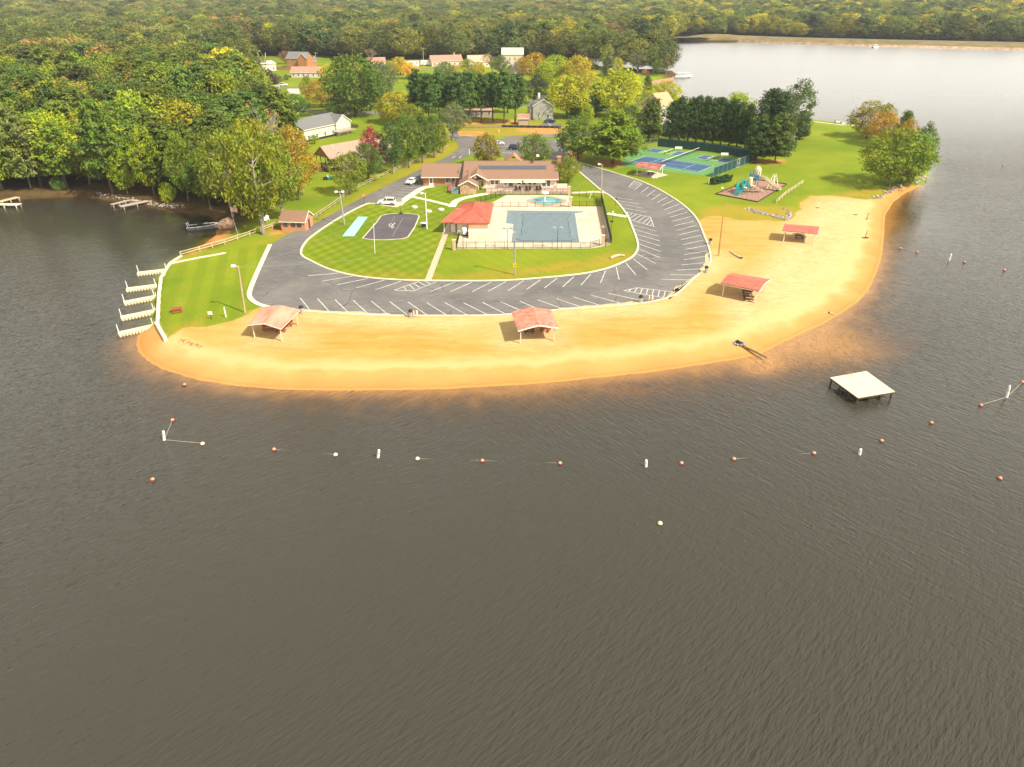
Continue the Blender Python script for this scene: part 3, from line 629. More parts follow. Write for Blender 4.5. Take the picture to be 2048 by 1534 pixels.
for i in range(2): reg('multi', i, *broadleaf(60+i, wide=.48, low=.24, clumps=120, per=42, lobes=.34, crad=.10, stems=3), bark=BARKG)
for i in range(3): reg('pine', i, *pine(70+i, wide=.25+.02*i, low=.26-.04*i, whorls=14, per=32, dens=7))
for i in range(2): reg('white_pine', i, *pine(80+i, wide=.40, low=.16, whorls=14, per=46, dens=9, crad=.10, rounded=.7))
for i in range(2): reg('yard_pine', i, *pine(84+i, wide=.27, low=.30, whorls=12, per=34, dens=7, crad=.085, rounded=.6))
for i in range(2): reg('cedar', i, *pine(90+i, wide=.215, low=.10, whorls=15, per=30, dens=8, flat=.9, crad=.075, rounded=.45, size=.018))
for i in range(2): reg('spruce', i, *pine(95+i, wide=.30, low=.06, whorls=15, per=24, dens=8, flat=.5, crad=.06, rounded=2))
for i in range(2): reg('bare', i, *bare(100+i, .22), bark=BARKG)
for i in range(2): reg('sparse', i, *bare(110+i, .95, .46), bark=BARKG)
for i in range(2): reg('bush', i, *broadleaf(120+i, wide=.62, low=.02, clumps=60, per=40, lobes=.2, crad=.2, size=.045))
KNAME = dict(broad='broadleaf_tree', round='broadleaf_tree', tall='broadleaf_tree', multi='broadleaf_tree', pine='pine_tree', white_pine='pine_tree', yard_pine='pine_tree', cedar='conifer_tree', spruce='spruce_tree', bare='bare_tree', sparse='broadleaf_tree', bush='bush')
KCAT = {'bush': 'bush'}
KHALF = dict(broad=.40, round=.52, tall=.27, multi=.5, pine=.26, white_pine=.44, yard_pine=.30, cedar=.24, spruce=.31, bare=.42, sparse=.42, bush=.68)
BASES = []; NTREE = [0]
def tree(kind, x, y, h, w, col, label, group=None, z=None, var=None):
    """one tree: an Empty at the foot, with its crown and its trunk"""
    cr, tr, _ = PROTO[kind][(var if var is not None else rnd.randrange(99)) % len(PROTO[kind])]
    t = thing(KNAME[kind], label, KCAT.get(kind, 'tree'), (x, y, (ground(x, y) if z is None else z)), 0, group)
    k = w/(2*KHALF[kind])
    a = rnd.uniform(0, 6.28)
    c = put('crown', cr, t, rz=a, sc=(k, k, h)); c.color = (*col, 1)
    put('trunk', tr, t, rz=a, sc=(k, k, h)); BASES.append((x, y, w)); NTREE[0] += 1; return t
VP = 767+FPX/math.tan(PITCH)
def tpx(kind, xc, yt, yb, wpx, col, label, group=None, var=None):
    yc = (yt+yb)/2; xb = 1024+(xc-1024)*(VP-yb)/(VP-yc); p = G(xb, yb)
    h = max(1.5, hgt(xb, yb, yt, p.z)); q = P(xb, yb, p.z); pm = p.y*CP-(p.z+h*.5-CAMZ)*SP
    return tree(kind, p.x, p.y, h, wpx*pm/FPX, col, label, group, z=p.z-.05, var=var)
# leaf colours
GR, DK, LI, YE, OR_, RD, PU, BR, OL, BL, GG = (.062, .100, .008), (.036, .068, .012), (.165, .205, .006), (.40, .27, .010), (.36, .155, .020), (.27, .022, .035), (.040, .022, .026), (.20, .115, .045), (.12, .135, .008), (.050, .105, .050), (.085, .105, .035)
mx3 = lambda a, b, t: tuple(x*(1-t)+y*t for x, y in zip(a, b))
T = tpx
ORD = ['first', 'second', 'third', 'fourth', 'fifth', 'sixth', 'seventh', 'eighth', 'ninth', 'tenth', 'eleventh', 'twelfth']
T('white_pine', 1228, 221, 327, 128, (.095, .135, .010), 'big spreading pine by the left corner of the tennis courts')
T('round', 1157, 231, 318, 84, (.060, .095, .012), 'dense dark broadleaf tree left of the big spreading pine')
T('broad', 1137, 311, 367, 50, OL, 'small olive tree at the right end of the clubhouse')
T('broad', 974, 264, 334, 62, mx3(GR, OR_, .25), 'green tree turning orange behind the clubhouse roof, left one')
T('round', 1071, 265, 335, 66, (.075, .10, .014), 'round green tree behind the clubhouse roof, beside the chimney')
T('broad', 734, 283, 362, 56, (.05, .085, .012), 'dark green tree at the foot of the red-leaved tree by the drive')
T('tall', 744, 252, 345, 44, (.20, .018, .035), 'crimson red tree in the row along the drive')
T('broad', 697, 303, 388, 64, (.115, .135, .012), 'small olive green tree by the rail fence in the back garden')
T('tall', 783, 240, 347, 50, DK, 'dark green tree right of the red tree along the drive')
T('broad', 814, 224, 336, 56, GR, 'green tree in the middle of the row along the drive')
T('broad', 842, 222, 326, 52, (.05, .08, .012), 'deep green tree behind the wing end of the clubhouse row')
T('broad', 866, 226, 316, 44, GR, 'green tree second from the road end of the drive row')
T('tall', 885, 246, 306, 30, (.24, .22, .01), 'yellowing slender tree at the road end of the drive row')
T('multi', 905, 203, 280, 58, GG, 'grey green tree beside the junction of the drive')
T('round', 705, 104, 232, 128, (.050, .080, .008), 'largest dark green tree on the village green', var=0)
T('broad', 737, 128, 222, 60, GR, 'green tree leaning against the largest village tree')
T('broad', 640, 158, 214, 56, mx3(OL, OR_, .4), 'olive and rust tree left of the largest village tree')
T('round', 592, 187, 233, 58, (.05, .10, .012), 'round bright green tree behind the white ranch house')
T('broad', 678, 190, 236, 50, DK, 'dark low tree under the largest village tree')
T('round', 790, 182, 246, 80, mx3(OL, YE, .25), 'olive yellow tree right of the largest village tree')
T('sparse', 772, 130, 205, 66, GG, 'grey green open tree in front of the pink roofed house')
T('bare', 740, 93, 135, 44, BR, 'leafless pale tree in front of the far wood')
for i, x in enumerate((833, 856, 876, 898, 918, 940, 962, 985, 1008, 1030)):
    T('yard_pine', x, 138+(i*7) % 11, 243+(i*5) % 7, 50, mx3(DK, (.06, .11, .02), (i % 3)*.35), 'tall pine in the row behind the road, %s of the front ten from the left' % ORD[i], 'pines in the row behind the road', var=i)
for i, x in enumerate((850, 890, 930, 972, 1015)):
    T('yard_pine', x, 145+(i*5) % 8, 226, 46, mx3(DK, (.07, .11, .02), .4), 'pine standing behind the front pine row at the road, %s of five from the left' % ORD[i], 'pines in the row behind the road', var=i+1)
T('round', 1075, 148, 208, 46, (.022, .036, .014), 'blackish green round tree above the grey gabled house')
T('broad', 1135, 146, 236, 86, mx3(LI, YE, .22), 'lime and orange tree right of the grey gabled house')
T('broad', 1069, 103, 165, 52, mx3(OL, OR_, .45), 'orange topped tree right of the cream two-storey house')
T('broad', 1112, 107, 168, 56, LI, 'lime green tree behind the lime and orange tree')
T('broad', 1157, 108, 192, 62, mx3(LI, OR_, .38), 'yellow and orange tree near the inlet')
T('round', 1160, 140, 200, 40, mx3(GR, OR_, .3), 'green and rust tree below the yellow and orange tree')
T('spruce', 1190, 164, 230, 56, BL, 'bluish silver spruce behind the road')
T('broad', 1237, 134, 234, 96, mx3(LI, YE, .18), 'big lime yellow tree above the tennis courts', var=1)
T('broad', 1133, 176, 230, 34, mx3(BR, OL, .5), 'brownish bush-like tree beside the grey gabled house')
T('cedar', 1152, 182, 236, 30, DK, 'narrow dark conifer left of the silver spruce'); T('broad', 1175, 206, 250, 26, LI, 'small lime shrub-like tree under the silver spruce')
T('cedar', 1215, 112, 152, 30, GG, 'grey green conifer beside the inlet'); T('broad', 1235, 114, 150, 24, mx3(LI, YE, .3), 'small yellow green tree beside the inlet')
T('multi', 1243, 91, 140, 44, GG, 'grey green tree at the root of the small peninsula', 'trees on the small peninsula')
T('multi', 1277, 97, 146, 36, (.09, .10, .045), 'thin greyish tree on the small peninsula', 'trees on the small peninsula')
T('multi', 1308, 92, 147, 40, (.085, .115, .02), 'tallest green tree on the small peninsula'); T('multi', 1334, 104, 148, 32, mx3(GG, OR_, .15), 'outermost tree at the tip of the small peninsula')
T('broad', 1317, 116, 151, 22, GR, 'short green tree in front on the small peninsula'); T('bush', 1292, 138, 150, 18, BR, 'brown bush on the small peninsula')
T('cedar', 1296, 150, 192, 22, GR, 'narrow green tree left of the yellow umbrella-like tree'); T('multi', 1332, 160, 212, 66, mx3(LI, YE, .3), 'yellow green spreading tree at the back bay')
T('sparse', 1283, 178, 250, 36, (.15, .15, .04), 'pale willow-like tree behind the tennis courts')
T('cedar', 1300, 197, 283, 64, (.055, .075, .010), 'olive dark conifer beside the corner of the tennis fence'); T('broad', 1262, 206, 284, 50, (.045, .075, .014), 'dark broadleaf tree right of the big spreading pine')
for i, (x, t, b) in enumerate(((1343, 200, 283), (1362, 193, 284), (1380, 195, 285), (1397, 192, 286), (1414, 193, 288), (1431, 196, 290), (1447, 195, 291), (1464, 198, 293), (1480, 203, 295), (1496, 208, 297))):
    T('cedar', x, t, b, 40, mx3(DK, (.03, .055, .012), i % 2), 'dark conifer in the row behind the tennis courts, %s from the left' % ORD[i], 'dark conifers behind the tennis courts', var=i)
T('broad', 1472, 181, 268, 66, LI, 'lime yellow tree peeping over the dark conifer row')
T('cedar', 1532, 176, 306, 62, (.028, .050, .012), 'tall dark conifer right of the tennis courts, back one', var=0); T('cedar', 1562, 186, 310, 56, (.03, .052, .012), 'tall dark conifer right of the tennis courts, behind the olive one', var=1)
T('white_pine', 1520, 228, 326, 58, (.030, .055, .010), 'dark tree at the corner of the tennis fence'); T('white_pine', 1558, 224, 326, 72, (.050, .075, .010), 'olive dark tree standing forward of the tennis corner group')
T('tall', 1597, 158, 288, 64, (.060, .090, .022), 'tall airy green tree at the right of the tennis corner group', var=1); T('cedar', 1604, 222, 278, 40, (.025, .045, .012), 'blackish conifer at the right edge of the tennis corner group')
T('bush', 1548, 172, 186, 16, (.25, .10, .04), 'reddish tree top behind the tall dark conifers')
T('round', 1742, 200, 276, 84, mx3(OL, BR, .35), 'olive brown round tree on the east point'); T('broad', 1772, 204, 270, 28, GG, 'grey narrow tree behind the east point group')
T('multi', 1768, 222, 290, 66, mx3(OR_, OL, .5), 'rust coloured tree on the east point'); T('cedar', 1808, 222, 300, 40, GR, 'dark pointed tree on the east point'); T('multi', 1815, 236, 312, 40, mx3(OR_, GR, .5), 'brownish tree in the middle of the east point')
T('round', 1790, 254, 372, 124, (.098, .128, .006), 'big bright green tree on the sandy east point', var=0); T('tall', 1848, 244, 352, 44, (.09, .125, .022), 'pale green tree leaning over the water at the east point')
T('broad', 1832, 262, 366, 72, (.085, .14, .008), 'green tree right behind the riprap at the east point', var=2); T('bush', 1815, 345, 370, 30, OL, 'low bush above the riprap of the east point')
# the big group by the cove
T('multi', 505, 232, 468, 128, (.115, .130, .006), 'largest olive green tree at the cove, forked grey trunks', var=0)
T('multi', 450, 262, 432, 112, (.105, .125, .008), 'olive green tree left of the largest one at the cove', var=1)
T('tall', 553, 262, 440, 84, (.10, .13, .008), 'tall green tree beside the brick shed', var=0); T('broad', 588, 246, 400, 74, mx3(OL, OR_, .34), 'orange tinged tree at the edge of the garden lawn')
T('bare', 545, 196, 392, 92, mx3(YE, BR, .6), 'bare pale branched tree rising behind the cove group', var=0); T('tall', 515, 300, 452, 60, GR, 'slender green tree between the cove trunks')
T('sparse', 600, 285, 385, 52, mx3(OR_, OL, .35), 'rusty thin-leaved tree at the lawn edge'); T('broad', 410, 300, 424, 70, GR, 'green tree at the head of the cove')
T('broad', 292, 250, 392, 52, LI, 'bright lime tree on the cove shore'); T('broad', 362, 262, 402, 54, mx3(LI, GR, .6), 'yellow green tree on the cove shore'); T('bush', 333, 362, 402, 30, LI, 'small lime sapling beside the grey landing stage')
T('pine', 38, 215, 390, 60, mx3(GG, OL, .4), 'leaning grey green pine at the far left shore', var=2); T('pine', 118, 250, 388, 58, (.10, .14, .01), 'light green pine over the left shore', var=1); T('bush', 118, 362, 391, 26, (.08, .13, .02), 'green shore bush on the left bank')
T('pine', 200, 196, 388, 74, (.065, .10, .01), 'broad pine over the left shore', var=2); T('broad', 245, 300, 395, 44, LI, 'lime green sapling tree over the left shore'); T('broad', 425, 106, 190, 62, mx3(YE, LI, .15), 'bright yellow tree at the edge of the village')
T('broad', 458, 96, 178, 52, LI, 'lime tree behind the bright yellow tree'); T('cedar', 465, 130, 195, 34, DK, 'narrow dark tree right of the bright yellow tree'); T('round', 537, 138, 180, 38, PU, 'dark purple leaved tree by the grey roofed house')
T('broad', 505, 160, 215, 60, GR, 'green tree in front of the grey roofed house'); T('broad', 490, 112, 150, 36, (.08, .13, .01), 'mid green tree left of the white bungalow'); T('broad', 540, 190, 268, 70, mx3(OL, YE, .3), 'olive yellow tree left of the white ranch house')
T('broad', 480, 190, 290, 84, mx3(GR, OL, .4), 'mixed green tree behind the cove group'); T('broad', 570, 100, 128, 22, mx3(BR, PU, .4), 'brown leaved tree beside the brown house'); T('bush', 572, 148, 160, 10, GR, 'little green tree on the village lawn')
T('sparse', 985, 103, 150, 44, (.15, .13, .05), 'greyish thin tree in front of the cream house'); T('sparse', 917, 128, 160, 44, mx3(YE, OL, .5), 'pale yellow thin tree above the pine row'); T('broad', 820, 124, 158, 34, mx3(YE, OR_, .35), 'orange yellow tree left above the pine row')
T('broad', 628, 268, 288, 16, LI, 'lime bush at the corner of the white ranch house'); T('bush', 706, 246, 254, 8, (.07, .08, .02), 'clipped ball bush by the garden drive'); T('bush', 713, 247, 255, 8, (.07, .08, .02), 'clipped ball bush right of its twin by the garden drive')
for x_, t_, b_, w_, c_, l_ in ((560, 150, 168, 14, OL, 'little round tree beside the long white house'), (655, 128, 166, 34, mx3(YE, LI, .4), 'yellow lime tree hiding the end of the long white house'), (705, 112, 150, 30, mx3(OL, YE, .3), 'olive tree behind the largest village tree'),
    (800, 112, 150, 36, mx3(YE, OL, .4), 'yellow tree left of the camper trailer'), (780, 122, 158, 28, mx3(OL, BR, .4), 'brownish small tree below the pink roofed house'), (935, 116, 150, 26, OL, 'olive tree between the pink and the cream house'), (958, 122, 158, 30, mx3(YE, OL, .6), 'pale yellowish tree in front of the cream hip roofed house'),
    (1000, 108, 150, 34, GG, 'greyish tree at the left corner of the cream two-storey house'), (1045, 112, 160, 34, mx3(OL, OR_, .3), 'rusty olive tree at the right corner of the cream two-storey house'), (1090, 122, 172, 44, LI, 'lime tree between the orange topped and the lime orange trees'), (890, 122, 160, 34, GR, 'green tree in front of the long pink roofed house'),
    (1186, 98, 122, 22, BR, 'thin brown tree at the head of the inlet'), (615, 150, 200, 26, OL, 'slender olive tree beside the village lawn'), (510, 118, 168, 40, GR, 'green tree above the tall white house'), (482, 128, 172, 30, DK, 'dark tree left of the tall white house'), (1120, 128, 190, 46, mx3(LI, OL, .4), 'olive lime tree above the silver spruce'), (1260, 150, 200, 40, mx3(LI, YE, .3), 'lime tree behind the big lime yellow one'),
    (675, 120, 200, 52, mx3(LI, GR, .4), 'light green tree overlapping the largest village tree from the left'), (760, 118, 215, 50, (.07, .09, .03), 'grey green tree overlapping the largest village tree from the right'), (820, 205, 252, 40, OL, 'olive tree at the left end of the pine row'), (730, 318, 362, 34, OL, 'low olive shrub-like tree in front of the dark tree by the drive')):
    T('broad', x_, t_, b_, w_, c_, l_)
T('tall', 1338, 44, 92, 26, mx3(BR, OR_, .5), 'rust brown tree at the tip of the far wood')

# the woods: single trees where they show largest, the rest one mass
CLEAR = [np.array(poly(VILLAGE)), np.array(poly([(505, 470), (548, 440), (700, 300), (950, 300), (950, 560), (300, 700), (320, 520)]))]
HOUSES_PX = [(326, 250, 26), (150, 300, 0)]
def wood_points():
    pts = []; y = 150.
    while y < 2100:
        s = 7.3 if y < 420 else (7.6 if y < 800 else 10.5)
        half = y*.92+45; n = int(2*half/s)
        for i in range(n):
            pts.append((-half+(i+npr.random())*s, y+(npr.random()-.5)*s))
        y += s
    p = np.array(pts); d, w, _ = shore(p[:, 0], p[:, 1]); k = d > 4.5
    for c in CLEAR: k &= ~inside(p[:, 0], p[:, 1], c)
    e = P(300, 400); wpol = np.array(poly(WOOD[0]))
    k &= inside(p[:, 0], p[:, 1], wpol) | (p[:, 1] > 430)
    dm = [P(1345, 92, 0), P(1345, 65, 5), P(2700, 95, 5), P(2700, 150, 0)]
    k &= ~inside(p[:, 0], p[:, 1], [q.to_2d() for q in dm])
    for hx, hy, r in HOUSES_PX:
        h = P(hx, hy); k &= np.hypot(p[:, 0]-h.x, p[:, 1]-h.y) > r*.45
        # the glade opens towards the lake
    b = np.array(BASES)
    for x, y, w in b: k &= np.hypot(p[:, 0]-x, p[:, 1]-y) > min(5.5, w*.42)
    return p[k]
WP = wood_points(); D2 = np.hypot(WP[:, 0], WP[:, 1]); WP = WP[np.argsort(D2)]
sx, _ = np.vectorize(lambda x, y: proj(x, y, 10.))(WP[:, 0], WP[:, 1]) if len(WP) else (0, 0)
vis = (sx > -60) & (sx < 2110)
NEARN = max(0, 296-NTREE[0])
idx_near = np.nonzero(vis)[0][:NEARN]; nearset = np.zeros(len(WP), bool); nearset[idx_near] = True
LEFT = [('pine', (.045, .070, .010), .36), ('pine', (.072, .098, .010), .22), ('broad', (.11, .145, .006), .09), ('broad', (.060, .090, .010), .14), ('broad', OL, .08), ('sparse', mx3(OL, BR, .5), .04), ('broad', mx3(YE, LI, .7), .02), ('tall', (.055, .085, .012), .05)]
FAR = [('broad', (.056, .075, .016), .26), ('tall', (.064, .084, .018), .18), ('pine', (.038, .060, .015), .24), ('broad', (.085, .095, .018), .13), ('multi', (.085, .088, .026), .08), ('broad', (.13, .095, .030), .03), ('broad', (.14, .15, .012), .04), ('tall', (.10, .115, .02), .04)]
FARR = [('pine', (.036, .058, .014), .30), ('broad', (.065, .085, .014), .26), ('broad', (.12, .13, .012), .16), ('tall', (.17, .16, .012), .08), ('broad', (.20, .17, .012), .04), ('tall', (.06, .08, .016), .16)]
def pick(lst):
    t = rnd.random(); s = 0
    for k, c, w in lst:
        s += w
        if t < s: break
    f = rnd.uniform(.62, 1.45); g = rnd.uniform(.84, 1.12); return k, (min(1, c[0]*f*g*1.25), min(1, c[1]*f*1.13), min(1, c[2]*f/g))
WLAB = {'pine': 'pine in the dense wood on the left shore', 'broad': 'green broadleaf tree in the dense wood on the left shore', 'sparse': 'thin brownish tree in the dense wood on the left shore', 'tall': 'slender tall tree in the dense wood on the left shore'}
far = []
for n, (x, y) in enumerate(WP):
    D = math.hypot(x, y); lst = LEFT if D < 430 and x < 20 else (FARR if x > .16*y and y > 560 else FAR)
    k, c = pick(lst); h = rnd.uniform(11.5, 23) if D < 420 else rnd.uniform(13, 25)
    if D < 240: h = rnd.uniform(11, 19)
    w = h*rnd.uniform(.95, 1.35)*2*KHALF[k]*(1.0 if D < 430 else (1.1 if D < 800 else 1.35))
    if nearset[n]:
        qx, _ = proj(x, y, 8.); lum = c[1]
        lab = '%s %s %s, %s' % ('dark' if lum < .075 else ('pale green' if lum > .125 else 'mid green'), dict(pine='pine', broad='broadleaf tree', sparse='thin brownish tree', tall='slender tree')[k], 'above the left edge landing stages' if qx < 130 else ('left of the grey forked landing stage' if qx < 230 else ('behind the grey forked landing stage' if qx < 370 else 'behind the big trees at the cove')), 'front rank of the wood' if D < 225 else ('second rank of the wood' if D < 250 else ('middle of the wood' if D < 290 else 'deep in the wood')))
        tree(k, x, y, h, w, c, lab, 'trees of the wood on the left shore')
    else: far.append((k, x, y, h, w, c))
zs = height(np.array([f[1] for f in far]), np.array([f[2] for f in far]))[0]
def far_wood():
    """the mass of trees beyond: one object that sets the prototypes out on points"""
    kinds = sorted({f[0] for f in far}); protos = []; kidx = {}
    for k in kinds:
        kidx[k] = []
        for cr, _, tr in PROTO[k]:
            me = cr.copy(); me.materials.clear(); me.materials.append(LEAF_I); kidx[k].append(len(protos))
            protos.append(bpy.data.objects.new('far_tree', me))
    col = bpy.data.collections.new('far_tree_kinds')
    for i, o in enumerate(protos): o.name = 'far_tree_%02d' % i; col.objects.link(o)
    me = bpy.data.meshes.new('far_wood'); n = len(far); me.vertices.add(n)
    me.vertices.foreach_set('co', np.array([(f[1], f[2], z) for f, z in zip(far, zs)], np.float32).ravel())
    t = me.attributes.new('pick', 'INT', 'POINT'); t.data.foreach_set('value', [rnd.choice(kidx[f[0]]) for f in far])
    t = me.attributes.new('size', 'FLOAT_VECTOR', 'POINT'); t.data.foreach_set('vector', np.array([(f[4]/(2*KHALF[f[0]]), f[4]/(2*KHALF[f[0]]), f[3]) for f in far], np.float32).ravel())
    t = me.attributes.new('turn', 'FLOAT_VECTOR', 'POINT'); t.data.foreach_set('vector', np.array([(0, 0, rnd.uniform(0, 6.28)) for f in far], np.float32).ravel())
    t = me.attributes.new('tcol', 'FLOAT_COLOR', 'POINT'); t.data.foreach_set('color', np.array([(*f[5], 1) for f in far], np.float32).ravel())
    o = bpy.data.objects.new('far_wood', me); COL.objects.link(o); o['kind'] = 'stuff'; o['label'] = 'mass of mixed autumn trees filling the country behind the lake'
    ng = bpy.data.node_groups.new('set_out_trees', 'GeometryNodeTree'); ng.interface.new_socket('Geometry', in_out='INPUT', socket_type='NodeSocketGeometry'); ng.interface.new_socket('Geometry', in_out='OUTPUT', socket_type='NodeSocketGeometry')
    N, L = ng.nodes, ng.links; gi, go = N.new('NodeGroupInput'), N.new('NodeGroupOutput')
    ci = N.new('GeometryNodeCollectionInfo'); ci.inputs['Collection'].default_value = col; ci.inputs['Separate Children'].default_value = True; ci.inputs['Reset Children'].default_value = True
    iop = N.new('GeometryNodeInstanceOnPoints'); iop.inputs['Pick Instance'].default_value = True
    def na(nm, ty):
        q = N.new('GeometryNodeInputNamedAttribute'); q.data_type = ty; q.inputs[0].default_value = nm; return q.outputs[0]
    L.new(gi.outputs[0], iop.inputs['Points']); L.new(ci.outputs[0], iop.inputs['Instance']); L.new(na('pick', 'INT'), iop.inputs['Instance Index'])
    e2r = N.new('FunctionNodeEulerToRotation'); L.new(na('turn', 'FLOAT_VECTOR'), e2r.inputs[0]); L.new(e2r.outputs[0], iop.inputs['Rotation']); L.new(na('size', 'FLOAT_VECTOR'), iop.inputs['Scale'])
    L.new(iop.outputs[0], go.inputs[0]); md = o.modifiers.new('trees', 'NODES'); md.node_group = ng
    return o
far_wood()
print('trees', NTREE[0], 'far', len(far))
# ---------------------------------------------------------------- materials of built things
brick = mat('red_brick', (.42, .17, .085), .9, .3, 9., col2=(.52, .25, .15)); brick_t = mat('tan_brick', (.50, .34, .22), .9, .25, 8.); stone = mat('mixed_stone_face', (.36, .18, .09), .9, .3, 2.2, col2=(.60, .43, .27))
shing = mat('brown_shingle_roof', (.235, .135, .088), .92, .16, 2.4, stretch=(1, 4, 1), detail=6); trim = mat('white_trim', (.74, .70, .60), .6, .05, 2.); cream = mat('cream_siding', (.66, .55, .42), .75, .06, 1.5, stretch=(.3, 1, 6))
glass = mat('window_glass', (.05, .07, .08), .12, .2, .8, spec=.8); dark = mat('dark_metal', (.022, .022, .024), .5, .15, 3.); black = mat('black_plastic', (.02, .02, .022), .6, .2, 3.)
redroof = mat('red_metal_roof', (.46, .095, .060), .5, .10, .7, metal=.05, col2=(.50, .14, .09)); redrust = mat('weathered_red_metal', (.46, .20, .13), .6, .12, .9, stretch=(1, .25, 1), col2=(.56, .32, .22)); whitem = mat('white_metal', (.76, .74, .68), .5, .05, 2.)
galv = mat('galvanised_steel', (.42, .42, .41), .45, .1, 3., metal=.5); wood = mat('weathered_wood', (.40, .30, .20), .9, .25, 3., stretch=(1, 1, .2)); woodp = mat('pale_wood', (.52, .40, .26), .9, .2, 3.); darkwood = mat('dark_timber', (.085, .05, .035), .9, .25, 3.)
redwood = mat('red_painted_wood', (.33, .045, .035), .7, .2, 3.); teal = mat('mint_court_paint', (.30, .72, .60), .7, .06, 1.1); grn = mat('green_court_paint', (.095, .235, .070), .75, .10, .5); blue = mat('blue_court_paint', (.030, .090, .165), .75, .10, .6); lblue = mat('blue_pickleball_paint', (.045, .082, .19), .75, .1, .6)
screen = mat('dark_green_windscreen', (.010, .052, .050), .85, .2, 1.2); rubber = mat('tyre_rubber', (.02, .02, .02), .8, .2, 5.); cover_m = mat('pool_cover_mesh', (.130, .172, .192), .8, .10, .8); cover_e = mat('pool_cover_edge', (.150, .200, .215), .8, .10, .8)
deck_m = mat('pool_deck_concrete', (.50, .40, .28), .9, .10, .35, col2=(.60, .52, .38)); grey_siding = mat('grey_siding', (.34, .33, .29), .8, .06, 2., stretch=(.3, .3, 8)); greyroof = mat('grey_shingle_roof', (.155, .155, .15), .92, .14, 2.5, detail=6); white_s = mat('white_siding', (.52, .49, .41), .75, .06, 2., stretch=(.3, .3, 8))
orange_w = mat('orange_stained_wood', (.40, .175, .06), .8, .2, 2., stretch=(3, 3, .3)); pinkroof = mat('faded_red_shingle_roof', (.40, .20, .14), .92, .14, 2.); tan = mat('tan_siding', (.40, .31, .23), .8, .08, 2.); bluegrey = mat('blue_grey_boards', (.19, .26, .27), .8, .12, 2.)
plas_w = mat('cream_plastic', (.60, .51, .33), .5, .06, 2.); plas_t = mat('teal_plastic', (.02, .26, .25), .5, .1, 2.); plas_b = mat('blue_plastic', (.015, .10, .22), .5, .1, 2.); canvas = mat('cream_canvas', (.76, .70, .50), .8, .05, 2.)

def window(par, x0, x1, z0, z1, y, frame=trim, name='window', bars=True, axis='x'):
    """a window in a wall that faces the camera (axis x) or sideways (axis y): frame with sill and a recessed pane"""
    def B(mb, a0, a1, b0, b1, t0, t1):
        if axis == 'x': mb.box(((a0+a1)/2, y-(t0+t1)/2, (b0+b1)/2), (a1-a0, t1-t0, b1-b0))
        else: mb.box((y+(t0+t1)/2*(1 if par.get('_s', 1) > 0 else -1), (a0+a1)/2, (b0+b1)/2), (t1-t0, a1-a0, b1-b0))
    f = MB(); w = .11
    B(f, x0, x1, z1-w, z1, 0, .07); B(f, x0-.05, x1+.05, z0-.04, z0+w, 0, .11); B(f, x0, x0+w, z0+w, z1-w, 0, .07); B(f, x1-w, x1, z0+w, z1-w, 0, .07)
    if bars: B(f, x0+w, x1-w, (z0+z1)/2-.03, (z0+z1)/2+.03, 0, .05)
    o = f.build(name, frame, par, world=True); p = MB(); B(p, x0+w, x1-w, z0+w, z1-w, .0, .025); q = p.build('pane', glass, o); 
    q.data.transform(Matrix.Translation(-par.location)); return o
def door(par, x0, x1, z0, z1, y, m=trim, glazed=True):
    d = MB().box(((x0+x1)/2, y-.04, (z0+z1)/2), (x1-x0, .08, z1-z0)).build('door', m, par, world=True)
    if glazed: q = MB().box(((x0+x1)/2, y-.09, z0+(z1-z0)*.6), ((x1-x0)*.45, .03, (z1-z0)*.6)).build('pane', glass, d); q.data.transform(Matrix.Translation(-par.location))
    q = MB().ball((x1-.12, y-.12, z0+1.0), .05, 6, 4).build('handle', dark, d); q.data.transform(Matrix.Translation(-par.location)); return d
def gable_roof(mb, x0, x1, y0, y1, ze, zr, along='x', t=.16, mi=0):
    """two sloping plates with a ridge along x or y"""
    if along == 'x':
        ym = (y0+y1)/2; mb.slab([(x0, y0, ze), (x1, y0, ze), (x1, ym, zr), (x0, ym, zr)], t, mi); mb.slab([(x0, ym, zr), (x1, ym, zr), (x1, y1, ze), (x0, y1, ze)], t, mi)
    else:
        xm = (x0+x1)/2; mb.slab([(x0, y0, ze), (xm, y0, zr), (xm, y1, zr), (x0, y1, ze)], t, mi); mb.slab([(xm, y0, zr), (x1, y0, ze), (x1, y1, ze), (xm, y1, zr)], t, mi)
def gable_walls(mb, x0, x1, y0, y1, z0, ze, zr, along='x', mi=0):
    if along == 'x':
        ym = (y0+y1)/2
        for x in (x0, x1): mb.prism([(x-.08, y0), (x+.08, y0), (x+.08, y1), (x-.08, y1)], z0, ze, mi); mb.add([(x+s*.08, y, z) for s in (-1, 1) for y, z in ((y0, ze), (y1, ze), (ym, zr))], [(0, 2, 1), (3, 4, 5), (0, 1, 4, 3), (1, 2, 5, 4), (2, 0, 3, 5)], mi)
        for y in (y0, y1): mb.box(((x0+x1)/2, y, (z0+ze)/2), (x1-x0-.17, .16, ze-z0), mi=mi)
    else:
        xm = (x0+x1)/2
        for y in (y0, y1): mb.prism([(x0, y-.08), (x1, y-.08), (x1, y+.08), (x0, y+.08)], z0, ze, mi); mb.add([(x, y+s*.08, z) for s in (-1, 1) for x, z in ((x0, ze), (x1, ze), (xm, zr))], [(0, 1, 2), (3, 5, 4), (0, 3, 4, 1), (1, 4, 5, 2), (2, 5, 3, 0)], mi)
        for x in (x0, x1): mb.box((x, (y0+y1)/2, (z0+ze)/2), (.16, y1-y0-.17, ze-z0), mi=mi)

